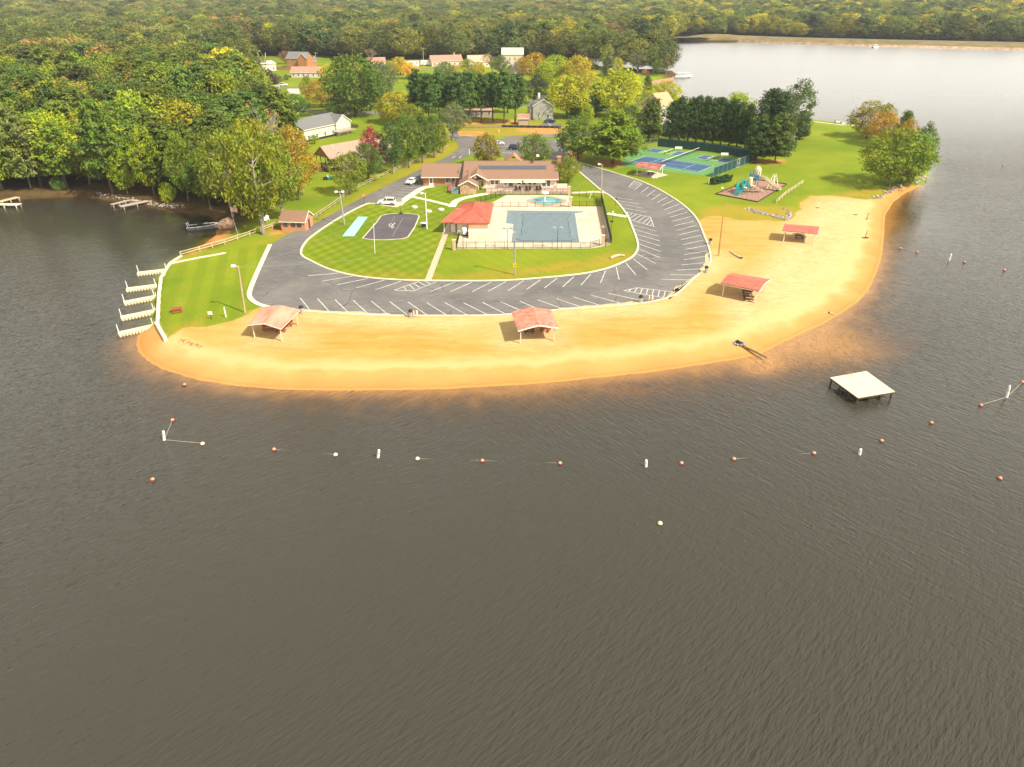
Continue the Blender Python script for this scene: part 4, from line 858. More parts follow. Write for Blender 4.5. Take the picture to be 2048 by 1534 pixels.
# ---------------------------------------------------------------- clubhouse
def clubhouse():
    c = thing('clubhouse', 'long brick clubhouse with a brown shingle roof and solar strip behind the pool', 'clubhouse', (-6, 204, ZL))
    b = lambda mb, n, m, **k: mb.build(n, m, c, world=True, **k)
    z0 = ZL-.1
    wl_ = MB(); gable_walls(wl_, -24.8, -14.2, 200.7, 210.7, z0, 3.75, 6.0); b(wl_, 'wall', brick)
    w2 = MB(); w2.box((-.6, 206.8, 2.5), (25.6, 19.2, 2.8)); w2.add([(x, y, z) for x in (-13.4, 12.2) for y, z in ((197.2, 3.9), (216.4, 3.9), (206.8, 6.45))], [(0, 2, 1), (3, 4, 5), (0, 1, 4, 3), (1, 2, 5, 4), (2, 0, 3, 5)]); b(w2, 'wall', cream)
    w3 = MB(); w3.prism([(-13.9, 191.2), (-9.7, 191.2), (-9.7, 197.1), (-13.9, 197.1)], z0, 3.7); w3.add([(x, y, z) for y in (191.2, 197.1) for x, z in ((-13.9, 3.7), (-9.7, 3.7), (-11.8, 4.75))], [(0, 1, 2), (3, 5, 4), (0, 3, 4, 1), (1, 4, 5, 2), (2, 5, 3, 0)]); b(w3, 'wall', stone, label='mixed stone front gable wall')
    r1 = MB(); gable_roof(r1, -25.3, -13.75, 199.7, 211.7, 3.72, 6.15); b(r1, 'roof', shing)
    r2 = MB(); gable_roof(r2, -13.7, 12.7, 196.4, 217.2, 3.9, 6.65); ro = b(r2, 'roof', shing)
    f = MB(); f.box((-.5, 196.36, 3.82), (26.4, .06, .22)); f.box((-19.5, 199.66, 3.62), (11.5, .06, .22)); f.bar((12.73, 196.4, 3.83), (12.73, 206.8, 6.58), .05, .24); f.bar((-13.73, 199, 4.5), (-13.73, 206.8, 6.58), .04, .24); b(f, 'fascia', trim)
    r3 = MB(); r3.slab([(-14.35, 190.7, 3.62), (-11.8, 190.7, 4.95), (-11.8, 201.2, 4.95), (-14.35, 197.5, 3.62)], .14); r3.slab([(-11.8, 190.7, 4.95), (-9.25, 190.7, 3.62), (-9.25, 196.3, 3.62), (-11.8, 201.2, 4.95)], .14); b(r3, 'roof', shing)
    for s in (-1, 1): t = MB(); t.bar((-11.8, 190.66, 4.88), (-11.8+s*2.6, 190.66, 3.53), .06, .26); b(t, 'bargeboard', trim)
    g = MB(); g.add([(-12.4, 195.3, 4.05), (-6.7, 195.3, 4.05), (-9.6, 195.3, 5.5), (-12.4, 195.4, 4.05), (-6.7, 195.4, 4.05), (-9.6, 195.4, 5.5)], [(0, 1, 2), (3, 5, 4), (0, 3, 4, 1), (1, 4, 5, 2), (2, 5, 3, 0)]); b(g, 'porch_gable', darkwood)
    r4 = MB(); r4.slab([(-12.9, 194.7, 3.95), (-9.6, 194.7, 5.72), (-9.6, 203.4, 5.72), (-12.9, 196.9, 3.95)], .14); r4.slab([(-9.6, 194.7, 5.72), (-6.3, 194.7, 3.95), (-6.3, 196.9, 3.95), (-9.6, 203.4, 5.72)], .14); b(r4, 'roof', shing)
    for s in (-1, 1): t = MB(); t.bar((-9.6, 194.66, 5.66), (-9.6+s*3.35, 194.66, 3.86), .06, .28); b(t, 'bargeboard', trim)
    MB().ball((-10.0, 195.25, 4.7), .42, 10, 6, (1, .2, .8)).build('vent', trim, c, world=True)
    sp = MB(); sl = (6.65-3.9)/(206.8-196.4); zz = lambda y: 3.9+(y-196.4)*sl+.10
    for i in range(11): x = -9.3+i*1.72; b(MB().slab([(x, 201.9, zz(201.9)), (x+1.66, 201.9, zz(201.9)), (x+1.66, 203.9, zz(203.9)), (x, 203.9, zz(203.9))], .06), 'solar_panel', mat('solar_panel', (.075, .083, .10), .5, .18, 2.))
    ch = b(MB().box((13.25, 205.0, 4.6), (1.0, 1.9, 7.0)).box((13.25, 205, 8.15), (1.2, 2.1, .2)), 'chimney', brick); MB().box((7.25+12-6+.0, 1.0, 7.25), (.8, 1.5, .3)).build('cap', trim, ch)
    window(c, -18.65, -17.2, 1.9, 3.5, 200.62); window(c, -16.9, -15.7, 2.2, 3.5, 200.62); door(c, -23.2, -22.0, ZL, 3.45, 200.62)
    window(c, -5.9, -4.85, 2.25, 3.6, 197.2); window(c, -4.7, -3.65, 2.25, 3.6, 197.2); door(c, -2.4, -1.15, 1.65, 3.7, 197.2); window(c, -1.0, .35, 1.75, 3.7, 197.2, name='sliding_door', bars=False)
    window(c, 1.4, 2.5, 2.2, 3.5, 197.2); window(c, 2.7, 3.8, 2.2, 3.5, 197.2); window(c, 4.4, 5.5, 2.2, 3.5, 197.2); window(c, 5.7, 6.8, 2.2, 3.5, 197.2); window(c, 8.2, 9.4, 1.7, 3.65, 197.2, name='sliding_door', bars=False); window(c, 9.5, 10.6, 1.7, 3.65, 197.2, name='sliding_door', bars=False)
    door(c, -8.8, -7.5, ZL+.05, 3.5, 197.2, mat('yellow_door', (.70, .55, .25), .6, .05, 2.)); 
    MB().box((-9.25, 195.9, 2.35), (.22, .22, 3.3)).box((-7.0, 195.9, 2.35), (.22, .22, 3.3)).build('porch_post', trim, c, world=True)
    d = MB().box((4.2, 194.3, 1.42), (22.6, 5.4, .36)); b(d, 'deck', mat('deck_boards', (.50, .36, .28), .85, .12, 2.))
    ra = MB(); ra.box((4.0, 191.55, 2.62), (22.4, .06, .06)); ra.box((4.0, 191.55, 1.75), (22.4, .05, .05)); rl = b(ra, 'railing', dark)
    for i in range(15): b(MB().box((-7.15+i*1.6, 191.55, 2.1), (.08, .08, 1.04)), 'railing_post', dark)
    pk = MB(); [pk.box((-7.1+i*.2, 191.55, 2.18), (.02, .02, .84)) for i in range(112)]; o = b(pk, 'balusters', dark); o['kind'] = 'stuff'
    b(MB().box((13.7, 196.6, 1.95), (2.9, .2, 1.5)), 'patio_wall', cream); b(MB().box((4.0, 191.56, 1.35), (22.4, .05, .46)), 'skirting_board', mat('deck_boards', (.5, .36, .28)))
    for x0 in (-3.2, 3.2):
        b(MB().slab([(x0, 195.5, 3.28), (x0+5.9, 195.5, 3.28), (x0+5.9, 197.1, 3.78), (x0, 197.1, 3.78)], .05), 'awning', canvas)
    r5 = MB(); x0, x1, yb, yf = -2.4, 3.4, 216, 223.5; xm = .5; r5.slab([(x0, yb, 4.1), (xm, yb, 6.2), (xm, yf-2.5, 6.2), (x0, yf, 4.1)], .14); r5.slab([(xm, yb, 6.2), (x1, yb, 4.1), (x1, yf, 4.1), (xm, yf-2.5, 6.2)], .14); r5.slab([(x0, yf, 4.1), (xm, yf-2.5, 6.2), (x1, yf, 4.1)], .14); b(r5, 'porch_roof', pinkroof)
    for x in (x0+.3, x1-.3): b(MB().box((x, yf-.5, 2.6), (.25, .25, 2.8)), 'porch_post', trim)
    for k, (x, y) in enumerate(((-12.4, 200.4), (-15.0, 201.6), (-24.0+9, 203.0))): b(MB().tube([(x, y, zz(y)-.3 if x > -13.7 else 4.3), (x, y, zz(y)+.35 if x > -13.7 else 5.1)], .09, 8), 'vent_pipe', dark)
    b(MB().box((-.5, 206.8, 6.66), (26.2, .25, .06)), 'ridge_cap', shing); b(MB().bar((-13.75, 196.4, 3.95), (-13.75, 206.8, 6.7), .3, .05), 'flashing', dark)
clubhouse()
en = thing('bin_enclosure', 'blue grey boarded enclosure at the corner of the clubhouse stone gable', 'enclosure', (-15.3, 192.6, ZL))
MB().box((-.95, 0, .95), (.08, 2.0, 1.9)).box((.95, 0, .95), (.08, 2.0, 1.9)).build('side_panel', bluegrey, en)
for i in range(6): MB().box((-.82+i*.33, -1.0, .9), (.30, .06, 1.85+.02*(i % 2))).build('board', bluegrey, en)
ac = thing('air_conditioner', 'white air conditioning unit behind the blue grey enclosure', 'air conditioner', (-15.2, 194.6, ZL)); MB().box((0, 0, .55), (1.0, 1.0, 1.1)).build('casing', whitem, ac); MB().lathe((0, 0, 1.1), [(.4, 0), (.4, .06), (.1, .08)], 14).build('fan_grille', dark, ac)
brown_r = mat('red_brown_wood', (.22, .085, .06), .8, .2, 3.)
rp = thing('ramp', 'reddish brown wooden ramp beside the air conditioning unit at the clubhouse', 'ramp', (-16.6, 196.3, ZL)); MB().slab([(-.9, -2.4, .1), (.9, -2.4, .1), (.9, 2.4, 1.0), (-.9, 2.4, 1.0)], .12).build('deck', brown_r, rp)
for s in (-.9, .9): MB().bar((s, -2.4, 1.1), (s, 2.4, 2.0), .1).box((s, -2.3, .6), (.1, .1, 1.1)).box((s, 2.3, 1.0), (.1, .1, 2.0)).box((s, 0, .8), (.1, .1, 1.5)).build('handrail', brown_r, rp)
def patio_set(x, lab):
    t = thing('patio_table', lab, 'table', (x, 193.6, 1.6), 0, 'tables on the clubhouse deck'); MB().box((0, 0, .74), (1.7, .9, .05)).build('table_top', dark, t)
    for sx in (-.75, .75):
        for sy in (-.38, .38): MB().box((sx, sy, .36), (.06, .06, .72)).build('leg', dark, t)
def patio_chair(x, y, rz, lab):
    t = thing('patio_chair', lab, 'chair', (x, y, 1.6), rz, 'chairs on the clubhouse deck'); MB().box((0, 0, .43), (.48, .48, .05)).build('seat', dark, t); MB().box((0, .24, .72), (.48, .05, .55)).build('backrest', dark, t)
    for sx in (-.2, .2):
        for sy in (-.2, .2): MB().box((sx, sy, .2), (.04, .04, .41)).build('leg', dark, t)
for i, x in enumerate((1.6, 4.4, 7.2)):
    patio_set(x, 'dark patio table on the clubhouse deck, %s from the left' % ORD[i])
    for j, (dx, dy, rz) in enumerate(((-.45, .85, 0), (.45, .85, 0), (-.45, -.85, math.pi), (.45, -.85, math.pi))): patio_chair(x+dx, 193.6+dy, rz, 'dark patio chair drawn up to the %s table of the clubhouse deck' % ORD[i])

# ---------------------------------------------------------------- pool
DECK = [(912, 497.3), (1180, 497.3), (1213, 491.5), (1223.5, 486.5), (1202, 413.5), (1140, 413.5), (1137, 391), (1013, 391), (966, 415), (895, 448), (884, 468), (917, 468)]
tag(MB().prism(poly(DECK), ZL-.1, ZL+.10).build('pool_deck', deck_m), kind='structure'); ZD = ZL+.10
band = tag(MB().prism(poly([(1192, 414.5), (1201, 414.5), (1221, 484), (1206, 491)], ZD), ZD-.05, ZD+.012).build('deck_border', pink), kind='structure')
pc = thing('pool_cover', 'blue grey mesh winter cover stretched over the L-shaped swimming pool', 'pool cover', (7.3, 162, ZD))
cvp = poly([(1015, 421), (1166, 422.6), (1166, 424.5), (1150, 426.5), (1158.5, 485), (1023, 485), (1027, 447.7), (1012, 446.6)], ZD)
lc = lambda pts: [(p[0]-7.3, p[1]-162) for p in pts]
MB().prism(lc(cvp), .012, .03).build('cover_edge', cover_e, pc)
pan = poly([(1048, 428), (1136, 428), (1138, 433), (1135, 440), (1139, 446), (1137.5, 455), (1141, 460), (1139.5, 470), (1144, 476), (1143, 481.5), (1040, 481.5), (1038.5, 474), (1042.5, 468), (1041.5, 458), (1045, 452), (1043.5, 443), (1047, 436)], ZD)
MB().prism(lc(catmull(pan, 3, True)), .034, .042).build('pool_outline', mat('pool_edge_dark_line', (.045, .065, .08), .8, .1, 2.), pc)  # thin dark outline round the middle panel of the cover
pan2 = [((p[0]-8.0)*.975+8.0, (p[1]-161.6)*.978+161.6) for p in catmull(pan, 3, True)]; MB().prism(lc(pan2), .045, .052).build('cover_panel', cover_m, pc)
st = MB()
for i in range(13): y = -11.2+i*1.9; st.box((.0 if y > 2 else .6, y, .058), (15.2 if y > 2 else 14.2, .07, .008))
for i in range(9): x = -6.4+i*1.7; st.box((x, .4, .062), (.07, 24.2 if x > -5 else 22, .008))
st.build('strap_grid', mat('cover_strap', (.14, .19, .21), .8, .1, 2.), pc)
def splash():
    w = P(1093, 401.5, ZD); t = thing('wading_pool', 'turquoise wading pool with an orange rim beside the main pool', 'wading pool', (w.x, w.y, ZD)); rx, ry = 4.5, 4.3
    ring = lambda k, n=40: [(math.copysign(abs(math.cos(2*math.pi*i/n))**1.45, math.cos(2*math.pi*i/n))*rx*k, math.copysign(abs(math.sin(2*math.pi*i/n))**1.45, math.sin(2*math.pi*i/n))*ry*k) for i in range(n)]
    MB().prism(ring(1.18), .0, .035).build('rim', mat('orange_pool_tile', (.56, .25, .13), .8, .12, 2.), t); MB().prism(ring(1.0), .03, .05).build('water', mat('turquoise_water', (.05, .25, .25), .15, .2, .35, spec=.6, col2=(.10, .36, .33)), t)
    MB().prism([(x*.55-1.6, y*.32+.9) for x, y in ring(.8)], .05, .054).build('deep_water', mat('deep_turquoise_water', (.015, .16, .22), .15, .2, .6, spec=.6), t)
    m = P(1089.5, 403.5, ZD); f = thing('mushroom_fountain', 'white mushroom-shaped fountain standing in the wading pool', 'fountain', (m.x, m.y, ZD+.05))
    MB().tube([(0, 0, 0), (0, 0, 2.4)], .16, 10).build('stem', whitem, f); MB().lathe((0, 0, 2.15), [(.9, 0), (.98, .06), (.86, .28), (.55, .46), (.1, .54)], 18).build('cap', whitem, f)
splash()
def pool_house():
    e = lambda x, y, z=4.35: P(x, y, z)
    c = thing('pool_house', 'pool house with a bright red standing-seam hip roof', 'pool house', (-9.5, 160, ZD))
    FL, FR, BR_, BL_ = (-13.0, 154.2, 4.3), (-4.9, 154.2, 4.3), (-4.4, 170.4, 4.3), (-12.4, 170.4, 4.3); AF, AB = (-8.9, 159.3, 5.95), (-8.5, 166.0, 5.95)
    faces = {'south': [FL, FR, AF], 'east': [FR, BR_, AB, AF], 'north': [BR_, BL_, AB], 'west': [BL_, FL, AF, AB]}
    for n, q in faces.items():
        p = MB().slab(q, .12); o = p.build('roof_plane', redroof, c, world=True)
        # standing seams run up the slope
        q = [Vector(v) for v in q]; nrm = (q[1]-q[0]).cross(q[2]-q[0]).normalized(); ed = (q[1]-q[0]); L = ed.length; ed.normalize(); up = nrm.cross(ed)
        s = MB(); k = int(L/.55)
        for i in range(1, k):
            a = q[0]+ed*(L*i/k); best = None
            for j in range(1, len(q)):
                p0, p1 = q[j], q[(j+1) % len(q)]; d = p1-p0; den = up.cross(d).dot(nrm)
                if abs(den) < 1e-6: continue
                tt = (p0-a).cross(d).dot(nrm)/den; uu = (p0-a).cross(up).dot(nrm)/den
                if tt > .05 and -1e-3 <= uu <= 1.001 and (best is None or tt < best): best = tt
            if best: s.bar(a+nrm*.02, a+up*(best-.03)+nrm*.02, .045, .05)
        x = s.build('seam', redroof, o); x.data.transform(Matrix.Translation(-c.location)); x['kind'] = 'stuff'
    h = MB()
    for a, b in ((FL, AF), (FR, AF), (AF, AB), (AB, BR_), (AB, BL_)): h.bar(Vector(a)+Vector((0, 0, .05)), Vector(b)+Vector((0, 0, .05)), .2, .06)
    h.build('ridge_cap', redroof, c, world=True)
    # lower wing on the left, its ridge running across
    a0, a1, r0, r1, b0, b1 = (-16.0, 156.0, 4.0), (-11.2, 156.0, 4.0), (-12.9, 161.6, 5.35), (-9.2, 161.6, 5.35), (-13.2, 167.4, 4.0), (-11.0, 167.4, 4.0)
    MB().slab([a0, a1, r1, r0], .12).build('roof_plane', redroof, c, world=True); MB().slab([r0, r1, b1, b0], .12).build('roof_plane', redroof, c, world=True); MB().slab([b0, a0, r0], .12).build('roof_plane', redroof, c, world=True)
    s = MB()
    for i in range(9): t = i/8; p = Vector(a0).lerp(Vector(a1), t); q = Vector(r0).lerp(Vector(r1), t); s.bar(p+Vector((0, 0, .02)), q+Vector((0, 0, .02)), .045, .05)
    s.build('seam', redroof, c, world=True)['kind'] = 'stuff'
    w = MB(); w.prism([(-12.2, 155.2), (-5.7, 155.2), (-5.5, 169.6), (-12.2, 169.6)], ZL, 4.22); w.build('wall', mat('cream_block', (.60, .50, .38), .85, .08, 1.5), c, world=True)
    w = MB(); w.prism([(-14.2, 157.5), (-12.25, 157.5), (-12.25, 164), (-14.2, 164)], ZL, 3.95); w.build('wall', tan, c, world=True, label='tan wall of the lower wing')
    MB().box((-15.3, 157.0, 2.5), (.18, .18, 2.8)).build('post', trim, c, world=True); door(c, -13.8, -12.8, ZL+.05, 3.2, 157.45, whitem, False); MB().box((-9.0, 155.1, 3.15), (1.6, .1, .9)).build('window', redwood, c, world=True)
    MB().box((-9.0, 154.18, 4.2), (8.1, .05, .14)).build('gutter', redwood, c, world=True)
pool_house()
sh = thing('storage_tank', 'cream storage shed with an orange back panel in front of the pool house', 'shed', (P(957, 478).x, P(957, 478).y+.9, ZD)); MB().box((0, 0, .8), (4.4, 2.0, 1.6)).build('body', mat('cream_panel', (.60, .52, .38), .7, .05, 1.5), sh); MB().box((-.1, .9, 2.2), (4.3, .16, 1.2)).build('back_panel', mat('orange_panel', (.52, .24, .13), .8, .1, 2.), sh); MB().box((0, 0, 1.63), (4.5, 2.1, .06)).build('lid', trim, sh)
tk = P(929, 471, ZD); t = thing('filter_tank', 'white pool filter tank with dark pipework left of the cream shed', 'tank', (tk.x, tk.y, ZD)); MB().lathe((0, 0, .3), [(.55, 0), (.62, .2), (.62, 1.3), (.45, 1.6), (.12, 1.7)], 16).build('vessel', whitem, t); MB().tube([(.7, -.2, .1), (.9, -.2, .9), (1.3, -.2, .9)], .08, 8).build('pipe', dark, t); MB().box((0, 0, .15), (1.1, 1.1, .3)).build('plinth', dark, t)
pm = P(940, 473, ZD); t = thing('pump', 'dark pool pump standing between the filter tank and the cream shed', 'pump', (pm.x, pm.y, ZD)); MB().tube([(-.4, 0, .4), (.4, 0, .4)], .28, 10).build('motor', black, t); MB().box((0, 0, .1), (1.0, .5, .2)).build('plinth', dark, t)

def iron_fence(name, label, pts, h=1.45, spacing=2.0, m=dark, panel=None, gapz=ZD, pickets=.13, group=None):
    """posts, a rail pair to every bay and slim pickets"""
    p0 = pts[0]; c = thing(name, label, 'fence', (p0.x, p0.y, gapz), 0, group); pm_ = MB().box((0, 0, h/2), (.075, .075, h+.05)).mesh('post', m); um = MB().box((0, 0, 0), (1, .045, .045)).mesh('rail', m); pk = MB()
    sm = MB().box((0, 0, 0), (1, .03, h-.12)).mesh('screen_panel', panel) if panel else None
    first = True
    for a, b in zip(pts, pts[1:]):
        d = (b-a).to_2d(); L = d.length; n = max(1, round(L/spacing)); an = math.atan2(d.y, d.x)
        for i in range(n+1):
            if i == 0 and not first: continue
            q = a.lerp(b, i/n)-p0; put('post', pm_, c, (q.x, q.y, 0), an)
        for i in range(n):
            q = a.lerp(b, (i+.5)/n)-p0
            for z in (.14, h-.06): put('rail', um, c, (q.x, q.y, z), an, (L/n-.07, 1, 1))
            if sm: put('screen_panel', sm, c, (q.x-math.sin(an)*.06, q.y+math.cos(an)*.06, h/2), an, (L/n-.03, 1, 1))
        if pickets and not sm:
            k = int(L/pickets)
            for i in range(k): q = a.lerp(b, (i+.5)/k)-p0; pk.box((q.x, q.y, h/2+.03), (.018, .018, h-.2), an)
        first = False
    if pk.v: o = pk.build('picket', m, c); o['kind'] = 'stuff'
    return c
D_ = lambda *l: [P(x, y, ZD) for x, y in l]
iron_fence('iron_fence', 'black iron fence along the lakeward side of the pool deck', D_((914, 496.5), (1180, 496.5), (1199, 491.5)))
iron_fence('iron_fence', 'black iron fence at the left side of the pool deck below the filter tank', D_((913, 496), (919, 472)))
iron_fence('iron_fence', 'tall dark screened fence along the parking side of the pool deck', D_((1222, 486), (1202, 398)), 1.9, 2.2, panel=mat('black_screen', (.03, .032, .036), .9, .2, 1.5))
iron_fence('iron_fence', 'black iron fence between the wading pool and the main pool', D_((988, 413.5), (1137, 413.5)), 1.2)
iron_fence('iron_fence', 'black iron fence on the clubhouse side of the wading pool', D_((952, 408), (1010, 389), (1137, 389)), 1.5)
iron_fence('iron_fence', 'black iron fence round the small lawn right of the wading pool', D_((1144, 413), (1202, 413), (1202, 396), (1144, 391)), 1.4)
iron_fence('iron_fence', 'short black iron fence at the right corner of the pool deck', D_((1212, 491), (1223, 486.5)))
def pier(px, py, h, lab, m=brick_t): p = P(px, py, ZD); t = thing('brick_pier', lab, 'pier', (p.x, p.y, ZL-.02)); MB().box((0, 0, h/2), (.62, .62, h)).build('shaft', m, t); MB().box((0, 0, h+.05), (.78, .78, .1)).build('cap', conc_w, t)
pier(908.5, 499, 2.2, 'cream brick pier at the near left corner of the pool deck'); pier(1205.5, 490, 2.2, 'brown and cream brick pier at the near right corner of the pool deck'); pier(1141, 414, 2.6, 'tall brick pier right of the wading pool'); pier(1138, 391, 2.4, 'brick pier at the end of the clubhouse deck'); pier(1204, 399, 1.8, 'low brick pier at the far right corner of the pool deck')
# a bench and the timber edging on the island
lg = thing('log', 'curved weathered log lying on the lawn near the parking curve', 'log', tuple(P(1237, 514))); p0 = P(1237, 514); MB().tube([P(*q)-p0+Vector((0, 0, .2)) for q in ((1221, 518), (1229, 514), (1238, 512), (1249, 513))], [.24, .26, .25, .2], 9).build('trunk', woodp, lg)
for (x, y, lab) in ((829, 415, 'round stone fire ring on the lawn, nearest the car'), (882, 420, 'round concrete lid on the lawn left of the red roof'), (857, 423.5, 'small round concrete lid at the foot of the lamp post')):
    p = P(x, y); t = thing('manhole', lab, 'manhole', tuple(p)); MB().lathe((0, 0, -.05), [(.85, 0), (.85, .32), (.75, .36)], 16).build('ring', conc, t); MB().lathe((0, 0, .31), [(.62, 0), (.62, .07), (.1, .1)], 16).build('lid', conc_w, t)
# basketball court and shuffleboard
BB = [(775, 428.5), (800, 426.5), (818, 427.3), (837, 430), (838, 434), (829, 455), (816, 474), (806, 477.5), (768, 480), (738, 478.8), (725, 476.5), (733, 468), (752, 446), (763, 431)]
court = sheet('basketball_court', poly(BB), [], ZL+.03, asphalt_material('court_asphalt', (.085, .074, .080), (.105, .092, .098)))
for i in range(len(BB)):
    ribbon([P(*BB[i]), P(*BB[(i+1) % len(BB)])], .28, ZL-.05, ZL+.045).build('court_edge', conc, court)
wp = mat('worn_paint', (.22, .195, .19), .8, .3, 2.)
for a, b in (((790, 432), (783, 444)), ((806, 436), (785, 473)), ((760, 479), (785, 477.5))): ribbon([P(*a), P(*b)], .12, ZL+.033, ZL+.04).build('court_line', wp, court)
for a, b in (((778, 450), (781, 447)), ((781, 447), (786, 450)), ((786, 450), (782, 454)), ((782, 454), (785, 457)), ((785, 457), (787, 453)), ((787, 449), (790, 446)), ((778, 451), (783, 455))): ribbon([P(*a), P(*b)], .28, ZL+.033, ZL+.04).build('painted_figure', paint, court)
for a, b in (((763, 471), (769, 471)), ((764, 473.5), (763.5, 471.5)), ((768, 475), (769, 471.5))): ribbon([P(*a), P(*b)], .22, ZL+.033, ZL+.04).build('painted_figure', dark, court)
MB().prism(poly([(716.5, 434), (735, 434), (708, 472.3), (685, 472.3)]), ZL-.05, ZL+.05).build('shuffleboard_court', teal)['kind'] = 'structure'
# ---------------------------------------------------------------- tennis and pickleball courts
def tennis():
    area = [(1426, 354), (1512, 321), (1315, 294.5), (1266, 297), (1236, 331)]
    tag(MB().prism(poly(area), ZL-.1, ZL+.03).build('tennis_court', grn), kind='structure'); z = ZL+.03
    def flat(pts, m, dz, name): return MB().prism(poly(pts), z-.02, z+dz).build(name, m, COURT)
    global COURT
    COURT = bpy.data.objects['tennis_court']
    bl = [(1258.7, 323.5), (1292, 312.2), (1427.9, 331.4), (1395.6, 344.6)]; flat(bl, blue, .01, 'blue_court')
    def ln(a, b, w=.13, dz=.022): ribbon([P(*a), P(*b)], w, z+.012, z+dz).build('court_line', paint, COURT)
    for i in range(4): ln(bl[i], bl[(i+1) % 4], .2)
    L = lambda a, b, t: (a[0]*(1-t)+b[0]*t, a[1]*(1-t)+b[1]*t)
    def quad(q, u, v): return L(L(q[0], q[3], u), L(q[1], q[2], u), v)
    for v in (.13, .87): ln(quad(bl, 0, v), quad(bl, 1, v))
    for u in (.24, .76): ln(quad(bl, u, .13), quad(bl, u, .87))
    ln(quad(bl, .24, .5), quad(bl, .76, .5))
    for q in ([(1290, 302.5), (1305, 297.5), (1379, 306.5), (1366, 312)], [(1392, 315.8), (1407, 310.5), (1466, 319), (1452, 325.8)]):
        for u0, u1 in ((0, .33), (.67, 1)): flat([quad(q, u0, 0), quad(q, u0, 1), quad(q, u1, 1), quad(q, u1, 0)], lblue, .01, 'pickleball_court')
        flat([quad(q, .33, 0), quad(q, .33, 1), quad(q, .67, 1), quad(q, .67, 0)], mat('yellow_green_paint', (.20, .33, .05), .75, .1, .5), .01, 'pickleball_kitchen')
        for i in range(4): ln(q[i], q[(i+1) % 4])
        for u in (.33, .67): ln(quad(q, u, 0), quad(q, u, 1))
        ln(quad(q, 0, .5), quad(q, .33, .5)); ln(quad(q, .67, .5), quad(q, 1, .5))
    def net(a, b, h, lab, posts=3):
        p, q = P(*a, z), P(*b, z); t = thing('net', lab, 'net', tuple(p), 0, 'court nets'); d = q-p; an = math.atan2(d.y, d.x)
        MB().bar(Vector((0, 0, h)), d+Vector((0, 0, h)), .06, .12).build('net_band', whitem, t)
        me = MB(); n = int(d.length/.28)
        for i in range(n): w = d*(i+.5)/n; me.box((w.x, w.y, h/2), (.022, .022, h-.1), an)
        for k in range(4): me.bar(d*0+Vector((0, 0, .15+k*h/5)), d+Vector((0, 0, .15+k*h/5)), .022)
        me.build('mesh', dark, t)['kind'] = 'stuff'
        for i in range(posts): w = d*i/(posts-1); MB().tube([(w.x, w.y, 0), (w.x, w.y, h+.06)], .05, 8).build('post', dark, t)
    net((1322, 329.5), (1402, 300), 1.0, 'long tennis net with a white band across the blue court', 4)
    net((1328, 309), (1346, 303), .86, 'low net of the back left pickleball court'); net((1414, 322), (1440, 315), .86, 'low net of the back right pickleball court')
    for (x, y, lab) in ((1357, 300.3, 'white bench by the dark windscreen, left one'), (1449, 312.8, 'white bench by the dark windscreen, right one')):
        p = P(x, y, z); t = thing('bench', lab, 'bench', tuple(p), -.14); MB().box((0, 0, .45), (2.4, .45, .06)).build('seat', trim, t); MB().box((0, .25, .85), (2.4, .06, .6)).build('backrest', trim, t)
        for s in (-.95, .95): MB().box((s, .05, .22), (.08, .45, .44)).build('leg', trim, t)
    p0 = P(1426, 354)
    W = lambda *l: [P(x, y, z) for x, y in l]
    iron_fence('court_fence', 'green windscreened fence along the playground side of the tennis courts', W((1426, 354), (1512, 321)), 2.7, 2.9, galv, screen, z, 0)
    iron_fence('court_fence', 'dark green windscreened fence at the back of the tennis courts', W((1512, 320), (1428, 304.5), (1315, 292.5)), 2.7, 2.9, galv, screen, z, 0)
    iron_fence('court_fence', 'open wire fence at the back left corner of the tennis courts', W((1315, 292.5), (1266, 296), (1250, 313)), 2.7, 2.9, galv, None, z, .35)
    g = P(1474, 335.5, z); t = thing('gate', 'pale framed gate in the green court fence', 'gate', (g.x+.15, g.y-.15, z), math.atan2(P(1512, 321).y-p0.y, P(1512, 321).x-p0.x)); MB().box((-.7, 0, 1.4), (.09, .09, 2.8)).box((.7, 0, 1.4), (.09, .09, 2.8)).box((0, 0, 2.75), (1.4, .08, .08)).box((0, 0, 1.5), (1.4, .06, .06)).box((0, 0, .15), (1.4, .06, .06)).build('frame', whitem, t)
tennis()

